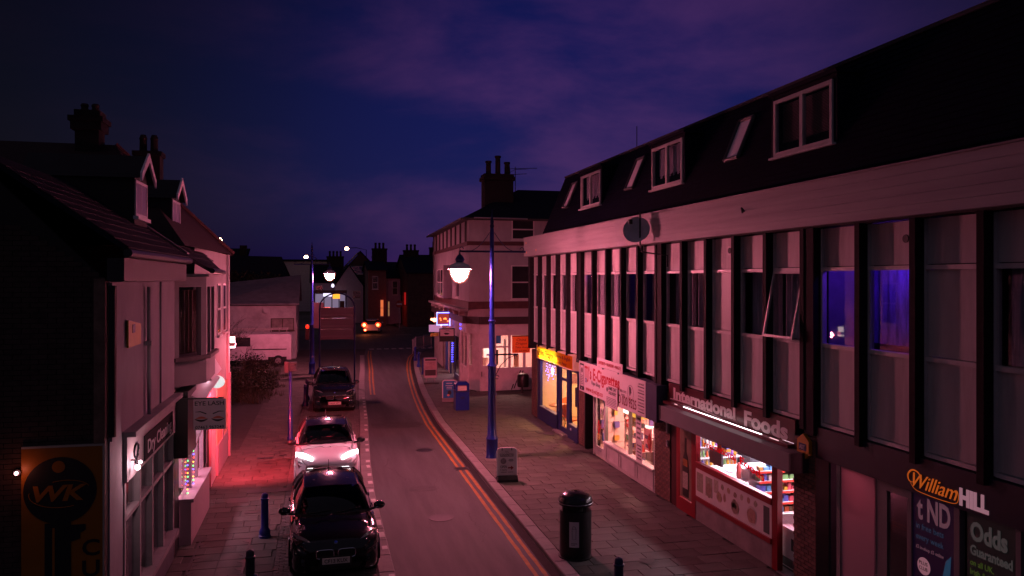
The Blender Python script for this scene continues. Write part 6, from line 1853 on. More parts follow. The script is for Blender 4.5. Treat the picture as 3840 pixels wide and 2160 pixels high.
house('tall_house', 'tall dark house with one lit attic window behind the gabled house', 2.8, 9.0, 122, 134, 6.6, 9.9, dbrick, slate, 'y', [(8.4, 126, 9.2, 1)], [(1.2, 4.2, 6.6, 7.8, M('attic_pane', (.10, .10, .2), .2)), (1.3, 1.8, 6.75, 7.7, E('attic_amber', (1, .28, .12), .7))])
house('brick_house', 'narrow brick house with a lit orange doorway beyond the junction', 5.8, 8.0, 100, 112, 7.0, 8.0, dbrown, slate, 'x', [(7.6, 106, 9.7, 3)], [(.5, 1.2, 4.6, 6.2, dark_w), (1.45, 1.9, 1.2, 3.3, E('window_orange', (1, .20, .06), 1.0))])
house('corner_pub', 'brown fronted house with pale piers and a faintly lit door', 8.2, 10.4, 104, 118, 6.0, 8.0, dwhite, slate, 'x', [], [(.3, .6, 1.0, 3.0, E('door_gap', (1, .45, .2), .35)), (.9, 1.6, 3.8, 5.6, dark_w)])
bh = house('brick_corner_house', 'long dark brick house with a red lit doorway beside the no entry sign', 10.2, 19, 95.5, 112, 6.6, 8.8, dbrick, slate, 'x', [(11.4, 103, 9.4, 3), (14.4, 103.5, 9.8, 1)], [(5.6, 6.6, 3.6, 5.4, dark_w)])
bf3 = Face((10.2, 112, 0), (0, -1, 0))
for (a, bq, z0, z1, m) in ((10.5, 12.2, .1, 4.2, M('far_red', (.35, .05, .03), .7, var=.2)), (13.0, 14.3, 2.7, 4.2, E('red_panel', (1, .02, .02), .45)), (13.0, 15.8, .1, 2.6, M('far_red'))):
    q = MB(); bf3.box(q, a, bq, z0, z1, 0, .06); part('shop_panel', q, m, bh)
for k in range(4):
    q = MB(); bf3.box(q, 1.5+k*3.2, 1.9+k*3.2, 3.8, 7.0, 0, .1); part('pier', q, dwhite if k < 2 else dbrick, bh)
lamp_light('red_shop_glow', bh, 'POINT', (8.6, 98.8, 2.8), (1, .06, .04), 22, .2)
# lit shop below the gabled house
so = thing('lit_shopfront', 'bright white and orange lit shopfront beyond the junction', 'shopfront', (1, 106, 0))
b = MB(); b.box(-.6, 3.2, 107.4, 107.5, .3, 3.9); part('back_wall', b, E('shop_white', (.8, .62, 1), .3), so)
b = MB()
for x in (-.7, .5, 1.5, 2.4, 3.3): b.box(x-.06, x+.06, 105.9, 106.1, .1, 4.0)
b.box(-.8, 3.4, 105.8, 106.1, 4.0, 4.4); part('frame', b, black_paint, so)
part('fascia_light', MB().box(1.6, 2.5, 105.75, 105.8, 3.3, 4.0), E('fascia_amber', (1, .36, .03), 2.2), so)
part('fascia_light', MB().box(.4, 1.5, 105.72, 105.78, 3.6, 4.0), E('fascia_white', (.8, .7, 1), 2.2), so)
part('lamp', MB().ball((1.6, 105.6, 5.0), .20, .2, .26, 10, 6), E('fascia_white'), so)
part('counter_glow', MB().box(.1, 1.3, 106.2, 106.4, 1.9, 2.2), E('counter_red', (1, .12, .06), 1.6), so)
part('counter', MB().box(.1, 1.5, 106.4, 106.8, .2, 1.8), M('counter_green', (.05, .12, .03), .5), so)
part('poster', MB().box(2.5, 3.1, 106.05, 106.1, 1.6, 3.0), dbrown, so)
# distant street lamps seen as bright points above the roofs
def far_lamp(x, y, z, label, lean):
    l = thing('street_lamp', label, 'street lamp', (x+lean, y, 0), 'far street lamps above the roofs')
    part('pole', MB().tube([(x+lean, y, 0), (x+lean, y, z-.2), (x+lean*.5, y, z+.15), (x, y, z+.08)], .06, 6), black_paint, l)
    part('head', MB().box(x-.35, x+.35, y-.15, y+.15, z+.02, z+.14), black_paint, l)
    part('lens', MB().ball((x, y, z), .38, .2, .26, 10, 6), E('far_lens', (1, .50, .30), 30), l, smooth=True)
far_lamp(-11.2, 96, 10.3, 'far street lamp shining above the red hipped roof', -1.2)
far_lamp(-2.3, 140, 9.6, 'far street lamp left of the blue lamp post, low over the roofs', 1.6)
far_lamp(4.3, 135, 10.9, 'far street lamp shining high above the pale gabled house', 3.2)
nh = thing('distant_house', 'distant dark house with two lit windows below the far left lamp', 'house', (-10.5, 104, 0))
part('wall', MB().box(-12, -8.8, 102, 110, 0, 8.2), dbrick, nh); part('roof', MB().slab([(-12.2, 101.7, 8.2), (-8.6, 101.7, 8.2), (-8.6, 106, 9.6), (-12.2, 106, 9.6)], (0, 0, .12)), slate, nh)
part('chimney', MB().box(-9.6, -8.8, 103, 104, 8.2, 10.0), M('chimney_brick'), nh)
part('window', MB().box(-11.3, -10.9, 101.95, 102, 6.9, 7.7), E('far_window', (1, .42, .35), .5), nh); part('window', MB().box(-11.1, -10.8, 101.95, 102, 6.3, 6.6), E('far_window'), nh)
hb = thing('flat_roofed_building', 'long flat roofed building on the skyline left of the lamp', 'building', (-3, 150, 0))
part('wall', MB().box(-12, 1.5, 148, 156, 0, 9.0), dwhite, hb); part('roof', MB().box(-12.3, 1.8, 147.6, 156.3, 9.0, 9.35), slate, hb)

# ================================================================== street lamps of the near street
globe_m = bpy.data.materials.new('globe_halo_glass'); globe_m.use_nodes = True
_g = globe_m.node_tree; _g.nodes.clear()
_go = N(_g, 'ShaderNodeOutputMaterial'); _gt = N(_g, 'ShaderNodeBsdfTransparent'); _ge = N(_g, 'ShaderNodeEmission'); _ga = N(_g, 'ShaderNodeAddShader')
_gt.inputs[0].default_value = (.92, .92, .92, 1); _ge.inputs[0].default_value = (1, .30, .22, 1); _ge.inputs[1].default_value = .55  # the shell's own emission draws a pink halo round the bulb
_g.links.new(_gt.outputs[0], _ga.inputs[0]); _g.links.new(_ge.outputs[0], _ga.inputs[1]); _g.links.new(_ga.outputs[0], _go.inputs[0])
def lamp_post(x, y, lamp_side, label, power, col_=LAMP):
    """blue column with a cross arm, scrolls and one hanging globe"""
    l = thing('street_lamp', label, 'street lamp', (x, y, 0), 'blue lamp posts along the street')
    z0 = .05
    col = MB()
    col.lathe([(.21, 0), (.21, .06), (.19, .10), (.19, .62), (.205, .66), (.17, .74), (.15, .78), (.135, 1.2), (.125, 2.9), (.14, 2.95), (.14, 3.05), (.10, 3.12), (.095, 4.4), (.075, 4.6), (.07, 7.3), (.055, 7.5)], (x, y, z0), 20)
    part('column', col, blue_paint, l, smooth=True)
    part('finial', MB().lathe([(.055, 0), (.075, .06), (.05, .12), (.06, .2), (.004, .62)], (x, y, z0+7.5), 14), navy_paint, l, smooth=True)
    for cr_, cz in ((.15, 3.0), (.11, 4.45)): part('collar', MB().lathe([(cr_, 0), (cr_+.014, .03), (cr_, .06)], (x, y, z0+cz), 20), blue_paint, l, smooth=True)
    s = lamp_side; za = 6.78
    b = MB(); b.tube([(x-1.08, y, za), (x+1.12, y, za)], .032, 8); part('arm', b, navy_paint, l)
    b = MB()
    for q in (-1, 1):
        b.tube([(x+q*(.08+.75*t), y, za+.62*(1-t)**2) for t in [i/10 for i in range(11)]], .012, 5)
        b.tube([(x+q*(1.0-.06*math.cos(t)), y, za+.08+.06*math.sin(t)) for t in [k*.6 for k in range(9)]], .012, 5)
    part('scroll', b, navy_paint, l)
    hx = x+s*1.06
    b = MB(); b.tube([(hx, y, za), (hx, y, za-.14)], .03, 8); b.lathe([(.06, 0), (.13, .05), (.16, .12), (.10, .22), (.05, .27)], (hx, y, za-.38), 18)
    part('lamp_neck', b, navy_paint, l, smooth=True)
    b = MB(); b.lathe([(.40, -.08), (.37, -.03), (.31, .05), (.15, .13), (.05, .16)], (hx, y, za-.50), 26, caps=False); b.lathe([(.40, -.08), (.37, -.04), (.305, .035), (.15, .11), (.05, .14)], (hx, y, za-.50), 26, caps=False)
    part('lamp_hat', b, M('hat_white', (.7, .66, .66), .5, var=.05), l, smooth=True)
    b = MB(); b.lathe([(.24, 0), (.285, -.06), (.275, -.18), (.215, -.34), (.13, -.44), (.02, -.48)], (hx, y, za-.50), 20)
    g = part('bulb', b, E('globe_pink_%d' % power, col_, power), l, smooth=True)
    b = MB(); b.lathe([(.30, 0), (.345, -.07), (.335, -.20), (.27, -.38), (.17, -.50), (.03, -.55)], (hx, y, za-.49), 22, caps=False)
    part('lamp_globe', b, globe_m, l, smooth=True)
    return l
lamp_post(5.43, 25.3, -1, 'tall blue lamp post with one lit globe beside the shop parade', 1150)
lamp_post(-.48, 50.4, 1, 'blue lamp post with one lit globe beside the dark notice sign', 950)
# small bracket arm with hook on the near column
la = thing('banner_bracket', 'small dark iron bracket with scrolls on the nearer lamp post', 'bracket', (5.9, 25.3, 3.4))
b = MB(); b.tube([(5.25, 25.3, 3.43), (6.3, 25.3, 3.43)], .028, 6); b.tube([(5.55, 25.3, 2.75), (5.7, 25.3, 3.05), (5.95, 25.3, 3.30), (6.2, 25.3, 3.40)], .014, 5)
part('scroll', MB().tube([(5.6+.06*math.cos(t), 25.3, 2.7+.06*math.sin(t)) for t in [k*.6 for k in range(10)]], .012, 5), navy_paint, la)
b.tube([(6.22+.05*math.cos(t), 25.3, 3.33+.06*math.sin(t)) for t in [k*.6 for k in range(8)]], .012, 5)
part('arm', b, navy_paint, la)

# ================================================================== street furniture
def bollard(x, y, z, label, group, mat=None):
    b = MB(); b.lathe([(.125, 0), (.125, .14), (.10, .20), (.085, .22), (.08, .84), (.095, .86), (.095, .885), (.075, .90), (.075, .955), (.06, .99), (.01, 1.01)], (x, y, z), 18)
    t = thing('bollard', label, 'bollard', (x, y, z), group)
    part('post', b, mat or blue_paint, t, smooth=True)
    part('base_ring', MB().lathe([(.135, 0), (.135, .05), (.125, .06)], (x, y, z), 18), mat or blue_paint, t)
    return t
gl_ = 'bollards along the left pavement'; grp_r = 'bollards along the right pavement'
bollard(-1.22, 18.9, LZ, 'blue bollard on the left pavement beside the nearest black car', gl_)
bl = bollard(-1.22, 15.0, LZ, 'dark bollard with a low side rail, nearest on the left pavement', gl_, M('bollard_dark', (.012, .014, .03), .3))
part('rail', MB().tube([(-1.22, 15.0, .62), (-.55, 14.6, .40)], .022, 6), navy_paint, bl)
bollard(-.62, 39.9, LZ, 'dark blue bollard left of the dark estate car, further from us', gl_, M('bollard_navy', (.015, .02, .08), .3))
bollard(-.66, 38.0, LZ, 'dark blue bollard left of the dark estate car, nearer to us', gl_, M('bollard_navy'))
bollard(6.55, 56.4, PZ, 'farthest of three blue bollards on the right pavement by the railing', grp_r)
bollard(6.3, 52.3, PZ, 'middle of three blue bollards on the right pavement', grp_r)
bollard(6.1, 48.2, PZ, 'blue bollard on the right pavement behind the white pavement sign', grp_r)
bollard(5.0, 12.9, PZ, 'navy bollard on the right pavement, nearer than the black bin', grp_r, M('bollard_navy'))
sp_ = thing('sign_post', 'blue sign post on the left pavement with a ribbed grey box on top', 'post', (-1.05, 30, LZ))
part('post', MB().lathe([(.11, 0), (.11, .12), (.085, .16), (.08, 1.1), (.055, 1.16), (.05, 2.55)], (-1.05, 30, LZ), 16), blue_paint, sp_, smooth=True)
b = MB()
for k in range(6): b.lathe([(.15, 0), (.17, .02), (.17, .035), (.15, .05)], (-.98, 30, 2.55+k*.055), 16)
part('ribbed_box', b, M('box_grey', (.08, .07, .07), .6), sp_)
part('bracket', MB().box(-1.25, -1.12, 29.9, 30.1, 2.5, 2.9), black_paint, sp_)

def litter_bin():
    t = thing('litter_bin', 'round black litter bin with a white poster near the kerb', 'bin', (5.2, 15.9, PZ))
    c = (5.2, 15.9, PZ)
    part('body', MB().lathe([(.31, 0), (.33, .03), (.335, .9), (.33, .98)], c, 28), M('bin_black', (.012, .012, .013), .42, var=.2), t, smooth=True)
    b = MB()
    b.grid(lambda u, v: (c[0]+.35*math.cos(6.2832*u)*math.sin(math.pi/2*(.08+.92*v)), c[1]+.35*math.sin(6.2832*u)*math.sin(math.pi/2*(.08+.92*v)), c[2]+1.20+.16*math.cos(math.pi/2*v)), 28, 6)
    b.lathe([(.35, 0), (.36, .02), (.36, .10), (.35, .12)], (c[0], c[1], c[2]+1.09), 28)
    part('hood', b, M('bin_gloss', (.012, .012, .014), .25, var=.1), t, smooth=True)
    for k in range(4):
        a = R(90*k+20); b = MB(); b.box(c[0]+.30*math.cos(a)-.03, c[0]+.30*math.cos(a)+.03, c[1]+.30*math.sin(a)-.03, c[1]+.30*math.sin(a)+.03, c[2]+.97, c[2]+1.1); part('pillar', b, M('bin_black'), t)
    b = MB(); b.lathe([(.22, 0), (.22, .12)], (c[0], c[1], c[2]+.97), 20); part('liner', b, M('liner', (.02, .02, .02), .9), t)
    f0 = R(-113); wid = R(34)
    b = MB(); b.grid(lambda u, v: (c[0]+.342*math.cos(f0-wid*(.5-u)), c[1]+.342*math.sin(f0-wid*(.5-u)), c[2]+.28+.52*v), 6, 1)
    part('poster', b, M('bin_poster', (.62, .58, .58), .6, var=.05), t)
    def ring(u, z): return (c[0]+.346*math.cos(f0-wid*(.5-u)), c[1]+.346*math.sin(f0-wid*(.5-u)), c[2]+z)
    b = MB(); b.tube([ring(.32, .45), ring(.30, .66), ring(.40, .71), ring(.60, .71), ring(.70, .66), ring(.68, .45)], .005, 4, closed=True); b.tube([ring(.30, .66), ring(.7, .66)], .004, 4)
    b.tube([ring(.2, .36), ring(.8, .36)], .008, 4); b.tube([ring(.2, .33), ring(.6, .33)], .006, 4)
    part('poster_print', b, lg, t)
    b = MB(); b.tube([(c[0]+.36*math.cos(a), c[1]+.36*math.sin(a), c[2]+1.14) for a in [R(k*15) for k in range(24)]], .008, 5, closed=True); part('trim', b, metal, t)
    part('plate', MB().cyl((c[0], c[1], PZ), (c[0], c[1], PZ+.03), .36, n=28), black_paint, t)
litter_bin()
def blue_bin():
    t = thing('litter_bin', 'square blue litter bin with a slot on the right pavement', 'bin', (6.1, 34.9, PZ))
    x, y = 6.1, 34.9; w = .30
    b = MB(); b.box(x-w, x+w, y-w, y+w, PZ, PZ+.80); part('body', b, blue_paint, t)
    b = MB(); b.box(x-w-.02, x+w+.02, y-w-.02, y+w+.02, PZ+.80, PZ+.86); part('band', b, navy_paint, t)
    b = MB()
    for sx in (-1, 1):
        for sy in (-1, 1): b.box(x+sx*(w-.04)-.04, x+sx*(w-.04)+.04, y+sy*(w-.04)-.04, y+sy*(w-.04)+.04, PZ+.86, PZ+1.10)
    b.box(x-w, x+w, y-w, y+w, PZ+1.10, PZ+1.16); b.slab([(x-w, y-w, PZ+1.16), (x+w, y-w, PZ+1.16), (x+w-.08, y-w+.08, PZ+1.24), (x-w+.08, y-w+.08, PZ+1.24)], (0, .44, 0))
    part('hood', b, blue_paint, t)
    part('slot_lining', MB().box(x-w+.1, x+w-.1, y-w+.08, y+w-.08, PZ+.86, PZ+1.09), M('slot_pale', (.5, .42, .38), .6), t)
    b = MB(); b.box(x-.09, x+.09, y-w-.026, y-w-.02, PZ+.5, PZ+.62); part('emblem', b, navy_paint, t)
blue_bin()
def a_board(x, y, rz, w, h, label, frame, panel, base, z=PZ):
    t = thing('pavement_sign', label, 'pavement sign', (x, y, z))
    m = Matrix.Rotation(rz, 3, 'Z'); P_ = lambda a, c, bz: Vector((x, y, z))+m @ Vector((a, c, bz))
    r = .09
    ol = [(-w/2, .12), (-w/2, h-r), (-w/2+r*.3, h-r*.3), (-w/2+r, h), (w/2-r, h), (w/2-r*.3, h-r*.3), (w/2, h-r), (w/2, .12)]
    b = MB(); b.tube([P_(a, -.02, bz) for a, bz in ol], .024, 8); part('frame', b, frame, t, smooth=True)
    b = MB(); b.slab([P_(a*.93, -.012, bz if bz < .2 else bz-.01) for a, bz in ol], m @ Vector((0, .02, 0))); part('panel', b, panel, t)
    b = MB(); prof = [(-.22, 0), (-.20, .06), (-.09, .15), (.09, .15), (.20, .06), (.22, 0)]
    b.slab([P_(-w/2-.02, c, bz) for c, bz in prof], m @ Vector((w+.04, 0, 0))); part('base', b, base, t)
    return t, P_, m
tj, P_, m = a_board(5.22, 22.3, R(-6), .56, .93, 'white framed pavement sign with black lettering and a red arrow', M('board_frame', (.70, .66, .68), .35, var=.03), sw, M('rubber', (.015, .015, .016), .8))
rr = m @ Vector((1, 0, 0))
text("TJ's", P_(0, -.02, .795), rr, UP, .055, lk, tj, center=True, width=.10); text('E-CIGARETTES', P_(0, -.02, .715), rr, UP, .055, lk, tj, center=True, width=.40, bold=.01)
text('OPEN', P_(-.19, -.02, .36), rr, UP, .075, lk, tj, width=.19, bold=.012); text('7 DAYS', P_(-.19, -.02, .275), rr, UP, .055, lk, tj, width=.19)
b = MB(); b.slab([P_(a, -.02, z) for a, z in ((.03, .345), (.12, .345), (.12, .30), (.20, .365), (.12, .43), (.12, .385), (.03, .385))], m @ Vector((0, -.003, 0))); part('arrow', b, M('arrow_red', (.22, .01, .015), .5, var=0), tj)
b = MB(); b.slab([P_(-.10+.085*math.cos(k*.35), -.02, .56+.085*math.sin(k*.35)) for k in range(18)], m @ Vector((0, -.003, 0))); part('emblem', b, M('emblem_grey', (.22, .18, .19), .6, var=.5, scale=25), tj)
b = MB()
for (a, z, w) in ((0, .69, .38), (.12, .60, .12), (.12, .575, .16), (.12, .55, .1), (-.09, .235, .18), (.11, .235, .15)): b.slab([P_(a-w/2, -.02, z), P_(a+w/2, -.02, z), P_(a+w/2, -.02, z+.012), P_(a-w/2, -.02, z+.012)], m @ Vector((0, -.003, 0)))
for a in (-.14, .14): b.slab([P_(a-.012, -.045, .87), P_(a+.012, -.045, .87), P_(a+.012, -.045, .94), P_(a-.012, -.045, .94)], m @ Vector((0, -.006, 0)))
part('small_print', b, lk, tj)
sb, P_, m = a_board(5.95, 37.4, R(-8), .62, .98, 'blue pavement sign with pale lettering beside the square blue bin', M('board_frame'), M('panel_cyan', (.01, .14, .32), .45, var=.05), M('base_grey', (.2, .18, .18), .7))
rr = m @ Vector((1, 0, 0))
for z, w_, h_ in ((.82, .28, .04), (.72, .34, .03), (.64, .24, .03), (.57, .26, .02)):
    b = MB(); b.slab([P_(-w_/2, -.02, z), P_(w_/2, -.02, z), P_(w_/2, -.02, z+h_), P_(-w_/2, -.02, z+h_)], m @ Vector((0, -.003, 0))); part('print', b, M('print_pale', (.4, .5, .6), .6, var=.3, scale=40), sb)
b = MB(); b.slab([P_(.02+.09*math.cos(k*.5), -.02, .40+.11*math.sin(k*.5)) for k in range(13)], m @ Vector((0, -.003, 0))); part('picture', b, lk, sb)
b = MB(); b.slab([P_(-.04+.06*math.cos(k*.5), -.025, .28+.05*math.sin(k*.5)) for k in range(13)], m @ Vector((0, -.003, 0))); part('picture_face', b, M('picture_skin', (.5, .25, .18), .6), sb)
ws2 = thing('pavement_sign', 'white pavement sign on a dark splayed base by the far bollards', 'pavement sign', (5.95, 44.1, PZ))
part('base', MB().slab([(5.55, 43.75, PZ), (6.4, 43.75, PZ), (6.25, 44.4, PZ), (5.7, 44.4, PZ)], (0, 0, .06)), M('base_dark', (.05, .04, .04), .7), ws2)
for x in (5.72, 6.2): part('leg', MB().tube([(x, 44.1, PZ+.06), (x, 44.1, PZ+.32)], .02, 6), metal, ws2)
part('panel', MB().box(5.62, 6.30, 44.07, 44.13, PZ+.30, PZ+1.38), sw, ws2)
part('header', MB().box(5.66, 6.26, 44.06, 44.07, PZ+1.24, PZ+1.34), M('header_grey', (.08, .07, .07), .6), ws2)
part('picture', MB().box(5.66, 6.26, 44.06, 44.07, PZ+.78, PZ+1.2), M('picture_pale', (.5, .36, .36), .6, var=.3, scale=6), ws2)
part('text_panel', MB().box(5.66, 6.26, 44.06, 44.07, PZ+.42, PZ+.74), M('header_grey'), ws2)
part('frame', MB().box(5.58, 5.62, 44.05, 44.15, PZ+.3, PZ+1.4).box(6.30, 6.34, 44.05, 44.15, PZ+.3, PZ+1.4).box(5.62, 6.30, 44.05, 44.15, PZ+1.38, PZ+1.42), metal, ws2)
# dark wheeled planter by the corner shop
pb_ = thing('wheelie_bin', 'black rounded bin on a post against the white corner shop', 'bin', (10.0, 39.0, PZ))
part('body', MB().lathe([(.28, 0), (.30, .1), (.30, .55), (.24, .66), (.05, .70)], (10.05, 39.3, PZ+.3), 20), black_paint, pb_, smooth=True)
part('post', MB().tube([(10.0, 39.3, PZ), (10.0, 39.3, PZ+.35)], .05, 8), black_paint, pb_)
# guard railing at the junction
for (pts, lab) in (([(6.95, 61.5), (7.5, 64.3)], 'nearer bent length of grey guard railing at the junction'), ([(7.55, 64.5), (9.2, 67.5)], 'farther length of grey guard railing round the junction corner')):
    g_ = thing('guard_railing', lab, 'railing', (pts[0][0], pts[0][1], PZ))
    (xa, ya), (xb, yb3) = pts
    L_ = math.hypot(xb-xa, yb3-ya); n_ = int(L_/.14)
    b = MB()
    for z in (.18, 1.05): b.tube([(xa, ya, PZ+z), (xb, yb3, PZ+z)], .024, 6)
    part('rail', b, metal, g_)
    for t in (0, .5, 1): part('post', MB().tube([(xa+(xb-xa)*t, ya+(yb3-ya)*t, PZ), (xa+(xb-xa)*t, ya+(yb3-ya)*t, PZ+1.12)], .03, 6), metal, g_)
    b = MB()
    for k in range(1, n_): t = k/n_; b.tube([(xa+(xb-xa)*t, ya+(yb3-ya)*t, PZ+.18), (xa+(xb-xa)*t, ya+(yb3-ya)*t, PZ+1.05)], .008, 4)
    part('bars', b, metal, g_, kind='stuff')
# big blank-backed notice sign under a hoop, at the end of the parking bay
ns = thing('town_sign', 'large dark backed notice sign under a hoop at the end of the parking bay', 'sign', (.85, 44, 0))
for x in (-.02, 1.82): part('post', MB().tube([(x, 44.1, 0), (x, 44.1, 4.35)], .045, 8), navy_paint, ns)
part('hoop', MB().tube([(.9-.92*math.cos(t), 44.1, 4.33+.78*math.sin(t)) for t in [R(k*9) for k in range(21)]], .04, 8), navy_paint, ns)
for k in range(3): part('panel', MB().box(.03, 1.77, 44.02, 44.08, 2.62+k*.58, 2.62+k*.58+.555), M('sign_back', (.032, .032, .045), .5, var=.1), ns)
for z in (2.75, 3.3, 3.9): part('rail', MB().box(.02, 1.78, 43.98, 44.018, z, z+.06), M('sign_rail', (.05, .05, .065), .5), ns)
pk2 = thing('side_sign', 'plain pale sign plate on the left of the dark notice sign', 'sign', (-.6, 48, 2.5))
part('plate', MB().box(-.38, .22, 49.6, 49.64, 2.9, 4.45), M('plate_pink', (.55, .40, .42), .5, var=.06), pk2)
part('post', MB().tube([(-.05, 49.7, 0), (-.05, 49.7, 4.3)], .04, 6), navy_paint, pk2)
tl = thing('traffic_light', 'small traffic light showing red beside the far lamp post', 'traffic light', (-.72, 50.2, 2.9))
part('housing', MB().box(-.86, -.64, 50.05, 50.25, 2.2, 3.1), black_paint, tl)
part('red_lens', MB().ball((-.75, 50.02, 2.98), .11, .05, .13, 10, 6), E('signal_red', (1, .025, .008), 2.5), tl)
ne = thing('no_entry_sign', 'round no entry sign on a post beyond the junction', 'road sign', (8.9, 92.8, 0))
part('post', MB().tube([(8.95, 93, 0), (8.95, 93, 3.3)], .05, 6), metal, ne)
part('disc', MB().cyl((8.95, 92.93, 2.95), (8.95, 92.9, 2.95), .42, n=20), M('sign_red', (.35, .02, .02), .5), ne)
part('bar', MB().box(8.65, 9.25, 92.88, 92.9, 2.87, 3.03), white_paint, ne)
# satellite dish and rooftop aerial on the parade
di = thing('satellite_dish', 'grey satellite dish on the white fascia of the parade', 'dish', (8.2, 19.7, 7.1))
dc_ = Vector((8.12, 19.68, 7.20)); dn_ = Vector((-.55, -.75, .3)).normalized(); da = dn_.orthogonal().normalized(); db = dn_.cross(da)
b = MB(); b.grid(lambda u, v: dc_+(da*math.cos(6.2832*u)+db*math.sin(6.2832*u))*.36*v+dn_*(.10*v*v-.10), 28, 6); b.grid(lambda u, v: dc_+(da*math.cos(6.2832*u)+db*math.sin(6.2832*u))*.36*v+dn_*(.10*v*v-.115), 28, 6)
part('reflector', b, M('dish_grey', (.5, .46, .5), .5, var=.15), di, smooth=True)
b = MB(); b.tube([dc_-db*.3, dc_+dn_*.36-db*.12], .014, 5); b.obox(dc_+dn_*.38-db*.1, .09, .07, .12); part('feed_arm', b, black_paint, di)
b = MB(); b.tube([(8.2, 19.62, 7.65), (8.2, 19.62, 6.75), (8.22, 19.5, 6.6), (8.4, 19.2, 6.55), (8.7, 19.0, 6.5), (8.7, 19.0, 6.2)], .022, 6); part('mast', b, black_paint, di)
b = MB(); b.tube([(8.45, 14.75, 7.28), (8.36, 14.7, 7.34), (8.36, 14.66, 7.24)], .02, 5); solo('hook', b, black_paint, 'small dark hook on the fascia of the parade', 'hook', (8.45, 14.7, 7.25))
b = MB(); b.tube([(10.5, 25.4, 9.98), (10.5, 25.4, 11.1)], .014, 5); solo('roof_aerial', b, black_paint, 'thin whip aerial on the roof edge of the parade', 'aerial', (10.5, 25.4, 9.98))
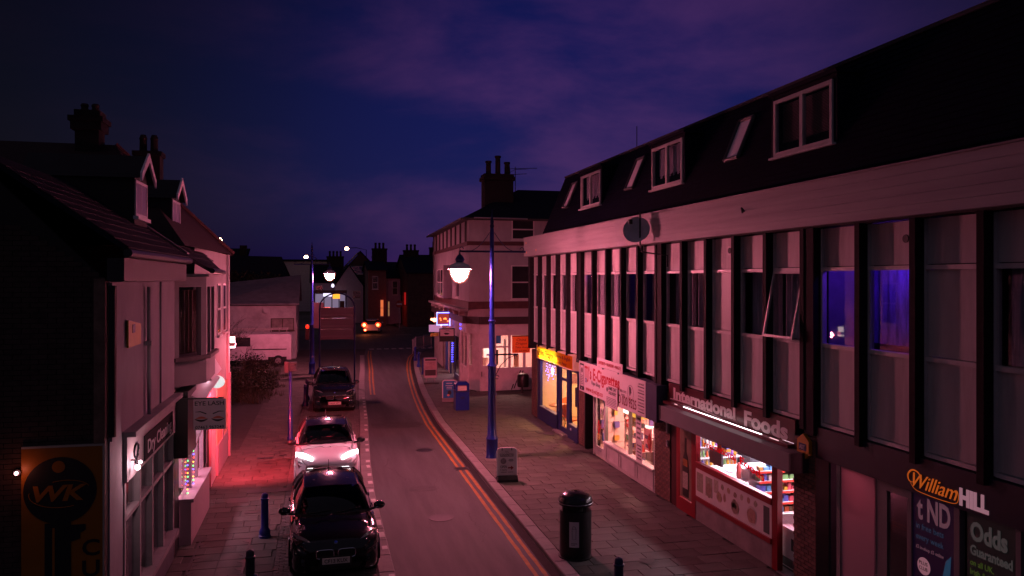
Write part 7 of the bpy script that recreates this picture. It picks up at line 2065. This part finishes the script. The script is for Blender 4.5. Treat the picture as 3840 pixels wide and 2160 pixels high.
# ================================================================== cars
def cr(p0, p1, p2, p3, t):
    return tuple(.5*((2*b)+(c-a)*t+(2*a-5*b+4*c-d)*t*t+(3*b-a-3*c+d)*t**3) for a, b, c, d in zip(p0, p1, p2, p3))
def spline(pts, n):
    out = []
    m = len(pts)-1
    for i in range(n+1):
        s = i/n*m; k = min(int(s), m-1); t = s-k
        out.append(cr(pts[max(k-1, 0)], pts[k], pts[k+1], pts[min(k+2, m)], t))
    return out
tyre = M('tyre', (.015, .015, .016), .85)
chrome = M('chrome', (.6, .6, .62), .12, metal=1, var=0)
black_trim = M('black_trim', (.012, .012, .013), .45, var=.1)
car_glass = glass('car_glass', (.12, .12, .14), .0)
head_glass = M('headlamp_lens', (.22, .20, .21), .06, var=0, spec=1, coat=1)
tail_red = M('tail_red', (.35, .01, .01), .15, var=0, coat=1)
def car(name, label, loc, rz, L, W, H, paint, roof_paint, cowl, roof0, roof1, belt, bonnet_z, nose, wb0, wb1, wr=.30, lit=False, grille='plain', plate=None, group=None, plate_mat=None, bars=False, front_black=False):
    """a hatchback or estate: nose at local y = 0 facing -y"""
    t = thing(name, label, 'car', (0, 0, 0), group)
    hw = W/2
    # ---- lower shell, lofted along the length
    ns = nose
    st = [  # y, half width, top z, shoulder z, widest z, bottom z
        (0.00, hw*.66, ns-.13, ns-.16, .40, .24), (.05, hw*.80, ns-.07, ns-.11, .42, .21), (.16, hw*.90, ns, ns-.05, .45, .20), (.40, hw*.965, ns+(bonnet_z-ns)*.35, ns+.02, .50, .19),
        (.80, hw*.99, ns+(bonnet_z-ns)*.68, bonnet_z-.11, .55, .18), (cowl, hw*.995, bonnet_z, belt-.06, .58, .18), (cowl+.5, hw, belt-.01, belt-.05, .60, .18),
        (L*.62, hw, belt, belt-.04, .62, .18), (L*.82, hw*.99, belt+.02, belt-.03, .64, .20), (L-.25, hw*.95, belt+.02, belt-.05, .62, .24), (L-.06, hw*.88, belt-.02, belt-.12, .60, .30), (L, hw*.80, belt-.10, belt-.2, .55, .36)]
    keys = [s for s in st]
    N1 = 66
    rows = spline(keys, N1)
    M1 = 20
    grid = []
    for (y, w, zt, zs, zm, zb) in rows:
        ctl = [(0, zt+.025), (w*.35, zt+.02), (w*.68, zt+.004), (w*.86, zt-.035), (w*.955, (zt+zs)/2-.04), (w*.992, (zs*.7+zm*.3)), (w, zm), (w*.985, (zm+zb)/2), (w*.95, zb+.02), (w*.82, zb)]
        grid.append([(x, y, z) for x, z in spline(ctl, M1)])
    quads = {}
    def put(k, vs, f): quads.setdefault(k, MB()).add(vs, f)
    rwh = wr
    for sx in (-1, 1):
        for i in range(N1):
            for j in range(M1):
                q = [grid[i][j], grid[i][j+1], grid[i+1][j+1], grid[i+1][j]]
                q = [(sx*x, y, z) for x, y, z in q]
                cx = sum(p[0] for p in q)/4; cyy = sum(p[1] for p in q)/4; cz = sum(p[2] for p in q)/4
                wheel = any(math.hypot(cyy-w_, cz-rwh) < rwh+.075 for w_ in (wb0, wb1)) and abs(cx) > hw*.72
                if wheel: continue
                if j <= 8 and .30 < cyy < cowl-.02: k = 'bonnet'
                elif cyy < .42 and cz < ns-.03: k = 'bumper'
                elif j >= 9 and cowl+.15 < cyy < L*.70 and cz > .30: k = 'door'
                elif cyy > L-.35 and cz < .62: k = 'rear_bumper'
                else: k = 'body'
                put(k, q, [(0, 1, 2, 3)])
    # nose and tail caps
    for i, k in ((0, 'bumper'), (N1, 'rear_bumper')):
        ring = [(x, y, z) for x, y, z in grid[i]]+[(-x, y, z) for x, y, z in reversed(grid[i])]
        put(k, ring, [tuple(range(len(ring)))])
    def pt(n, mb, mat, par=t, smooth=True, **kw): return part(n, mb, mat, par, smooth=smooth, **kw)
    body = None
    for k in quads:
        o = pt(k, quads[k], paint)
        bm = bmesh.new(); bm.from_mesh(o.data); bmesh.ops.remove_doubles(bm, verts=bm.verts, dist=.0005); bm.to_mesh(o.data); bm.free()
        o.data.polygons.foreach_set('use_smooth', [True]*len(o.data.polygons))
    b = MB()
    for sx in (-1, 1):
        for w_ in (wb0, wb1):
            b.tube([(sx*(hw*.985), w_+(rwh+.07)*math.cos(a), rwh+(rwh+.07)*math.sin(a)) for a in [R(-10+k*10) for k in range(21)]], .022, 6)
    pt('arch_lip', b, black_trim if bars else paint)
    b = MB()
    for w_ in (wb0, wb1): b.cyl((-hw*.9, w_, rwh+.02), (hw*.9, w_, rwh+.02), rwh+.10, n=20)
    b.box(-hw*.84, hw*.84, .2, L-.2, .19, .5)
    pt('underbody', b, M('under_black', (.006, .006, .006), .9), smooth=False)
    for sx in (-1, 1):
        for w_ in (wb0, wb1):
            b = MB(); x0, x1 = sx*(hw*.985-.20), sx*(hw*.985)
            prof = [(rwh*.62, 0), (rwh*.93, .0), (rwh, .03), (rwh, .17), (rwh*.93, .2), (rwh*.62, .2)]
            vs = []; n = 22
            for r_, xx in prof:
                for q in range(n):
                    a = 6.2832*q/n; vs.append((x0+(x1-x0)*xx/.2, w_+r_*math.cos(a), rwh+r_*math.sin(a)))
            b.add(vs, [(j*n+q, j*n+(q+1) % n, (j+1)*n+(q+1) % n, (j+1)*n+q) for j in range(len(prof)-1) for q in range(n)])
            wh = pt('wheel', b, tyre)
            b = MB(); b.cyl((x1-sx*.05, w_, rwh), (x1-sx*.03, w_, rwh), rwh*.2, n=14)
            for q in range(10):
                a = 6.2832*q/10; b.tube([(x1-sx*.035, w_+.05*math.cos(a), rwh+.05*math.sin(a)), (x1-sx*.02, w_+rwh*.62*math.cos(a), rwh+rwh*.62*math.sin(a))], .02, 5)
            b.tube([(x1-sx*.015, w_+rwh*.63*math.cos(6.2832*q/22), rwh+rwh*.63*math.sin(6.2832*q/22)) for q in range(22)], .02, 6, closed=True)
            part('rim', b, M('rim_alloy', (.3, .3, .32), .3, metal=.8), wh, smooth=True)
    # ---- glasshouse from bordering curves
    zc = bonnet_z-.005; wbt = hw*.86; wrt = hw*.66
    yt, yr = roof0, roof1
    yb = L-.22
    def wbase(s): return (s*wbt, cowl+.03+.24*s*s, zc+.015*(1-s*s))
    def wtop(s): return (s*wrt, yt+.07*s*s, H-.055-.05*s*s)
    def wsf(u, v):
        s = 2*u-1; a, c = Vector(wbase(s)), Vector(wtop(s))
        p = a.lerp(c, v); p.z += .045*math.sin(math.pi*v)*(1-.5*s*s); p.y -= .02*math.sin(math.pi*v)
        return tuple(p)
    b = MB(); b.grid(lambda u, v: wsf(.04+.92*u, .03+.92*v), 16, 8); pt('windscreen', b, car_glass)
    for u0 in (.015, .985): pt('screen_pillar', MB().tube([wsf(u0, v/10) for v in range(11)], .042, 8), roof_paint if bars is False and front_black else paint)
    b = MB(); b.tube([wsf(u/16, .005) for u in range(17)], .022, 6); b.tube([(x, y-.02, z-.0) for x, y, z in [wsf(u/16, -.02) for u in range(17)]], .02, 6); pt('scuttle', b, black_trim)
    def roof(u, v):
        s = 2*u-1
        y = (yt+.07*s*s)*(1-v)+(yr-.04*s*s)*v
        z = H-.055+.055*math.sin(math.pi*min(1, v*.95+.05)) - .05*s*s-.045*v*v
        x = s*(wrt*(1-v)+wrt*.95*v)
        return (x, y, z)
    b = MB(); b.grid(roof, 20, 16); pt('roof', b, roof_paint)
    b = MB()
    for u0 in (0, 1): b.tube([roof(u0, v/12) for v in range(13)], .03, 6)
    pt('roof_rail', b, M('rail_grey', (.25, .25, .26), .3, metal=.6) if bars else roof_paint)
    # sides
    for sx in (-1, 1):
        u0 = 0 if sx < 0 else 1
        def low(v): return (sx*(wbt+(hw*.90-wbt)*math.sin(math.pi*min(1, v*1.1))*.9), cowl+.27+(yb-cowl-.27)*v, zc+(belt-zc)*min(1, v*3)+.01)
        def upp(v):
            r_ = roof(u0, min(1, v*1.0)); return (r_[0], r_[1], r_[2]-.01)
        def side(v, w_):
            a, c = Vector(low(v)), Vector(upp(v)); p = a.lerp(c, w_); p.x += sx*.035*math.sin(math.pi*w_); return tuple(p)
        b = MB(); b.grid(lambda u, v: side(.03+.92*u, .02+.96*v), 14, 6); pt('side_window', b, M('side_glass', (.012, .012, .014), .05, var=0, spec=.8))
        for v_, r_ in ((.44, .035), (.80, .05), (.97, .08)): pt('pillar', MB().tube([side(v_, w_/6) for w_ in range(7)], r_, 8), black_trim)
        pt('window_trim', MB().tube([side(v/14, 0) for v in range(15)], .018, 6), black_trim)
        # mirror
        mx, my, mz = sx*(hw+.10), cowl+.42, belt+.06
        b = MB(); b.ball((mx, my, mz), .125, .085, .085, 14, 8)
        mi_ = pt('mirror', b, black_trim if front_black else paint)
        b = MB(); b.tube([(sx*(hw*.88), my-.02, belt-.02), (mx-sx*.04, my, mz-.04)], .03, 6); part('arm', b, black_trim, mi_)
        b = MB(); b.tube([(mx-sx*.09, my-.083, mz-.03), (mx+sx*.10, my-.045, mz-.015)], .009, 5); part('repeater', b, chrome, mi_)
        # handles
        for yy in (cowl+1.25, cowl+2.15): pt('door_handle', MB().obox((sx*(hw+.012), yy, belt-.16), .03, .20, .035), paint)
        # tail lamp
        b = MB(); b.ball((sx*hw*.80, L-.13, belt-.12), .14, .12, .11, 12, 8); pt('tail_lamp', b, tail_red)
    b = MB(); b.grid(lambda u, v: ((2*u-1)*(wrt*.9*(1-v)+hw*.72*v), yr+.02+(yb+.06-yr)*v, roof(.5, 1)[2]-.03-(roof(.5, 1)[2]-.03-belt)*v-.03*(2*u-1)**2), 10, 6); pt('rear_window', b, M('side_glass'))
    b = MB(); b.slab([(-wrt*.86, yr-.02, H-.115), (wrt*.86, yr-.02, H-.115), (wrt*.80, yr+.17, H-.15), (-wrt*.80, yr+.17, H-.15)], (0, 0, .03)); pt('spoiler', b, roof_paint, smooth=False)
    b = MB(); b.tube([(.0, yr-.12, H-.06), (.0, yr+.02, H+.10)], .008, 5); b.ball((0, yr-.14, H-.05), .03, .06, .03, 8, 5); pt('aerial', b, black_trim)
    # wipers
    b = MB()
    for u0, u1 in ((.12, .48), (.50, .88)): b.tube([Vector(wsf(u0, .03))+Vector((0, -.01, .012)), Vector(wsf((u0+u1)/2, .07))+Vector((0, -.01, .02)), Vector(wsf(u1, .12))+Vector((0, -.01, .015))], .008, 5)
    pt('wiper', b, black_trim)
    # cabin: dash, seats, wheel
    b = MB(); b.box(-hw*.78, hw*.78, cowl+.30, cowl+.72, zc-.28, zc-.10); pt('dashboard', b, M('cabin', (.03, .03, .034), .8), smooth=False)
    for sx in (-1, 1):
        b = MB(); b.lathe([(.20, 0), (.235, .1), (.235, .45), (.16, .62), (.10, .66), (.11, .84), (.02, .88)], (sx*.36, cowl+1.35, .52), 12); pt('seat', b, M('seat_cloth', (.06, .06, .07), .9))
    b = MB(); b.tube([(-.36+.18*math.cos(a), cowl+.86+.05*math.sin(a), zc-.06+.16*math.sin(a)) for a in [R(k*20) for k in range(18)]], .015, 5, closed=True); pt('steering_wheel', b, M('wheel_rim', (.12, .12, .14), .4))
    b = MB(); b.box(-.11, .11, cowl+.80+(yt-cowl-.4)*.3, cowl+.83+(yt-cowl-.4)*.3, H-.28, H-.21); pt('rear_view_mirror', b, M('wheel_rim'), smooth=False)
    # ---- front details
    def nose_y(x): return .02+.34*(abs(x)/hw)**3.2
    hl = E('headlight_white', (1, .88, .93), 14) if lit else head_glass
    for sx in (-1, 1):
        b = MB()
        def lens(u, v):
            x = hw*((.50 if not lit else .44)+(.44 if not lit else .52)*u); zz = ns-.13+.10*u
            y = nose_y(x)-.018+.30*u*u*.6+(.10+.10*u)*v*(.9 if not lit else .7)
            hgt = (.055 if not lit else .085)+.05*math.sin(math.pi*min(1, u*.75+.18))
            return (sx*x, y-.02, zz-.06+hgt*2*v)
        b.grid(lens, 10, 5); h_ = pt('headlight', b, hl)
        if not lit:
            b = MB()
            for u in (.38, .70): p = lens(u, .45); b.ball((p[0], p[1]-.006, p[2]), .05, .02, .05, 10, 6)
            part('lamp_unit', b, chrome, h_, smooth=True)
        b = MB(); b.ball((sx*hw*.70, nose_y(hw*.70)+.0, .36), .065, .03, .045, 10, 6); pt('fog_lamp', b, head_glass)
    if grille == 'twin':
        for sx in (-1, 1):
            def rp(a, k=1):
                cs, sn = math.cos(a), math.sin(a); q = .45
                return (sx*(.205+.165*k*math.copysign(abs(cs)**q, cs)), -.030+.05*abs(sx*(.205+.165*cs))**2, ns-.21+.085*k*math.copysign(abs(sn)**q, sn))
            b = MB(); b.tube([rp(6.2832*k/28) for k in range(28)], .010, 5, closed=True); g_ = pt('grille', b, chrome)
            b = MB(); b.add([rp(6.2832*k/28, .95) for k in range(28)], [tuple(range(28))]); part('grille_mesh', b, M('grille_black', (.004, .004, .004), .7), g_)
            b = MB()
            for k in range(7): x = sx*(.08+.042*k); b.box(x-.004, x+.004, -.028, -.018, ns-.28, ns-.14)
            part('bar', b, black_trim, g_)
    else:
        b = MB(); b.slab([(-.38, -.012, ns-.22), (.38, -.012, ns-.22), (.33, -.006, ns-.30), (-.33, -.006, ns-.30)], (0, .02, 0)); pt('grille', b, M('grille_black', (.004, .004, .004), .7), smooth=False)
    b = MB(); b.slab([(-.50, -.016, .36), (.50, -.016, .36), (.44, -.01, .26), (-.44, -.01, .26)], (0, .03, 0)); pt('intake', b, M('grille_black', (.004, .004, .004), .7), smooth=False)
    if grille == 'twin':
        b = MB(); b.cyl((0, .10, ns-.045), (0, .085, ns-.02), .042, n=18); e_ = pt('emblem', b, chrome, smooth=False)
        b = MB(); b.cyl((0, .084, ns-.019), (0, .081, ns-.014), .03, n=16); part('emblem_blue', b, M('emblem_blue', (.03, .08, .5), .3, var=0), e_)
    if plate:
        b = MB(); b.box(-.26, .26, -.055, -.04, .385, .50); p_ = pt('number_plate', b, plate_mat or M('plate_white', (.55, .52, .46), .4, var=.03), smooth=False)
        text(plate, (0, -.058, .41), (1, 0, 0), UP, .068, lk, p_, width=.44, center=True, bold=.012)
        b = MB(); b.box(-.30, .30, -.04, .06, .33, .53); pt('plate_carrier', b, black_trim, smooth=False)
    t.location = loc; t.rotation_euler = (0, 0, rz)
    return t
black_car = M('car_black', (.005, .005, .007), .16, var=0, coat=.35, spec=.35)
grey_car = M('car_dark_grey', (.015, .014, .016), .2, var=0, coat=1, spec=.6)
white_car = M('car_white', (.85, .80, .83), .42, var=0, coat=.25)
c1_ = car('parked_car', 'black hatchback with a twin oval grille, parked in front of the white hatchback', (.30, 15.75, LZ), R(1.5), 4.32, 1.77, 1.43, black_car, black_car,
    1.18, 2.02, 3.85, .94, .96, .78, .82, 3.50, .32, grille='twin', plate='CF13 KUX', group='cars parked along the left kerb')
# air freshener behind the windscreen of the near car
b = MB(); b.ball((.02, 1.86, 1.20), .035, .012, .06, 8, 6); part('air_freshener', b, M('freshener', (.55, .6, .05), .5), c1_)
car('parked_car', 'white hatchback with a black roof and dazzling headlights', (.20, 22.75, LZ), R(.5), 4.05, 1.80, 1.56, white_car, black_car,
    .98, 1.72, 3.55, 1.02, 1.05, .86, .78, 3.38, .33, lit=True, front_black=True, group='cars parked along the left kerb')
car('parked_car', 'dark estate car with roof rails, parked behind the white hatchback', (.62, 35.6, LZ), R(.5), 4.57, 1.86, 1.70, grey_car, grey_car,
    1.15, 1.95, 4.15, 1.08, 1.12, .90, .88, 3.70, .36, grille='twin', plate='RA54 XPT', bars=True, group='cars parked along the left kerb')
vt = car('moving_car', 'pale car with glowing rear lights turning at the junction', (5.9, 90.5, 0), R(172), 4.3, 1.8, 1.55, M('car_pale', (.42, .34, .36), .3, var=0, coat=.5), M('car_pale'),
    1.1, 1.9, 3.7, 1.0, 1.04, .82, .85, 3.5, .32)
for sx, s_ in ((-1, 8), (1, 14)):
    b = MB(); b.ball((sx*.72, 4.22, .95), .33, .12, .30, 12, 8); o = part('tail_light_halo', b, E('rear_halo_red', (1, .05, .015), 1.6), None, smooth=True); o.parent = vt  # oversized glowing lens draws the red halo round the bulb
    b = MB(); b.ball((sx*.72, 4.30, .95), .17, .10, .16, 10, 6); o2 = part('bulb', b, E('rear_lamp_%d' % sx, (1, .28, .08), s_), None, smooth=True); o2.parent = o
b = MB(); b.ball((.62, 4.28, .42), .20, .08, .17, 12, 8); o = part('tail_light_halo', b, E('rear_halo_red'), None, smooth=True); o.parent = vt  # lower lens, again enlarged to draw a halo
b = MB(); b.ball((.62, 4.33, .42), .12, .06, .10, 10, 6); o2 = part('bulb', b, E('rear_lamp_low', (1, .30, .10), 10), None, smooth=True); o2.parent = o
ll = lamp_light('rear_glow', vt, 'POINT', (.5, 5.0, .8), (1, .14, .04), 30, .2)

# ================================================================== the overgrown lot
def bush(x, y, r, h, label, seed, n=1500, group=None, tint=0):
    rnd = random.Random(seed)
    t = thing('shrub', label, 'shrub', (x, y, 0), group)
    lob = [(x+rnd.uniform(-.9, .9)*r, y+rnd.uniform(-.8, .8)*r, h*rnd.uniform(.2, .85), r*rnd.uniform(.25, .55), h*rnd.uniform(.14, .34)) for _ in range(13)]
    lv = MB(); st = MB()
    for k in range(n):
        lx, ly, lz, lr, lh = rnd.choice(lob)
        d = Vector((rnd.gauss(0, 1), rnd.gauss(0, 1), rnd.gauss(0, 1))).normalized()*rnd.uniform(.55, 1.08)
        c = Vector((lx+d.x*lr, ly+d.y*lr, max(.05, lz+d.z*lh)))
        a = Vector((rnd.gauss(0, 1), rnd.gauss(0, 1), rnd.gauss(0, .6))).normalized()
        s = a.cross(Vector((rnd.gauss(0, 1), rnd.gauss(0, 1), rnd.gauss(0, 1)))).normalized()
        ln = rnd.uniform(.07, .17)
        lv.add([c, c+a*ln*.5+s*ln*.28, c+a*ln, c+a*ln*.5-s*ln*.28], [(0, 1, 2, 3)])
    for k in range(12):
        lx, ly, lz, lr, lh = rnd.choice(lob)
        st.tube([(x+rnd.uniform(-.2, .2), y+rnd.uniform(-.2, .2), 0), ((x+lx)/2, (y+ly)/2, lz*.6), (lx+rnd.uniform(-.3, .3), ly, lz+lh*rnd.uniform(.3, 1.3))], [.025, .016, .006], 5)
    part('branch', st, M('bark', (.07, .05, .04), .9), t)
    part('leaves', lv, M('leaf_%d' % tint, [(.045, .05, .022), (.06, .052, .026), (.035, .042, .02)][tint], .7, var=.5, scale=1.5), t, kind='stuff')
    return t
for k, (x, y, r, h, lab) in enumerate(((-4.3, 40.8, 1.5, 1.5, 'dark shrub at the near corner of the overgrown lot'), (-5.9, 42.5, 1.7, 1.9, 'tall dark shrub behind the end wall of the salon building'), (-3.7, 44.2, 1.3, 1.2, 'low shrub spilling towards the pavement'),
        (-6.8, 46.0, 1.8, 2.0, 'bushy dark shrub in the middle of the lot'), (-3.4, 47.6, 1.2, 1.2, 'small shrub by the edge of the pavement'), (-5.0, 49.3, 1.6, 1.5, 'shrub in front of the parked white van'), (-7.8, 50.6, 1.7, 2.4, 'leafy shrub at the back left of the lot'))):
    bush(x, y, r, h, lab, 30+k, 1500, 'shrubs in the overgrown lot', k % 3)
gm = MB(); rnd = random.Random(77)
for k in range(6000):
    y = rnd.uniform(39.0, 52.4); x = rnd.uniform(-9, -2.3+.35*math.sin(y*1.7)+.25*math.sin(y*4.1))
    h = rnd.uniform(.08, .4); a = rnd.uniform(0, 6.28); w = .018
    gm.add([(x-w*math.cos(a), y-w*math.sin(a), LZ), (x+w*math.cos(a), y+w*math.sin(a), LZ), (x+rnd.uniform(-.12, .12), y+rnd.uniform(-.12, .12), LZ+h)], [(0, 1, 2)])
struct('rough_grass', gm, M('grass', (.055, .055, .025), .8, var=.4), 'stuff')
sb_ = MB(); sb_.poly([(-9, 39.3, LZ+.004), (-2.38, 39.3, LZ+.004), (-2.38, 52.4, LZ+.004), (-9, 52.4, LZ+.004)])
struct('ground', sb_, M('soil', (.05, .042, .035), .95, var=.4))
def bare_tree(x, y, h, label, seed, lean=(.35, 0)):
    rnd = random.Random(seed)
    t = thing('bare_tree', label, 'tree', (x, y, 0))
    tr_ = MB(); cr_ = MB()
    def grow(p, d, ln, r, lev):
        q = p+d*ln*.5+Vector((rnd.gauss(0, .05), rnd.gauss(0, .05), 0))*ln; e = p+d*ln
        (tr_ if lev < 1 else cr_).tube([p, q, e], [r, r*.8, r*.6], 5 if lev else 8)
        if lev < 5:
            for k in range(rnd.choice((2, 3, 3))):
                dd = (d+Vector((rnd.gauss(lean[0]*.4, .42), rnd.gauss(0, .42), rnd.gauss(.12, .25)))).normalized()
                grow(q.lerp(e, rnd.uniform(.3, 1)), dd, ln*rnd.uniform(.55, .78), r*.56, lev+1)
    for k in range(3):
        grow(Vector((x+rnd.uniform(-.2, .2), y, 0)), Vector((lean[0]+rnd.gauss(0, .25), rnd.gauss(0, .2), 1)).normalized(), h*.36, .05, 0)
    part('trunk', tr_, M('bark'), t); part('crown', cr_, M('twig', (.05, .038, .034), .9), t)
bare_tree(-6.2, 52.0, 4.2, 'bare many stemmed tree in front of the white garage wall', 5)
bare_tree(-4.4, 46.2, 2.6, 'small bare sapling among the shrubs of the lot', 9, (.5, 0))
hd = MB(); rnd = random.Random(55)
# ivy mass hanging on the dark roof edge behind the garage
hm = thing('tree_clump', 'dark bushy treetops behind the white garage', 'tree', (-7, 73, 0))
lv = MB()
for k in range(5000):
    lx = rnd.choice((-11, -9.5, -8, -6.3, -5, -3.8))
    d = Vector((rnd.gauss(0, 1), rnd.gauss(0, 1), rnd.gauss(0, 1))).normalized()*rnd.uniform(.6, 1.1)
    c = Vector((lx+d.x*1.6, 72.5+d.y*1.2, 4.9+d.z*1.35+(-lx-4)*.10))
    a = Vector((rnd.gauss(0, 1), rnd.gauss(0, 1), rnd.gauss(0, 1))).normalized(); s = a.cross(Vector((.3, .5, .8))).normalized()
    ln = rnd.uniform(.15, .35)
    lv.add([c, c+a*ln*.5+s*ln*.3, c+a*ln, c+a*ln*.5-s*ln*.3], [(0, 1, 2, 3)])
part('crown', lv, M('leaf_2'), hm, kind='stuff')
part('trunk', MB().cyl((-8, 72.5, 0), (-8, 72.5, 4.5), .25, .12, 8), M('bark'), hm)
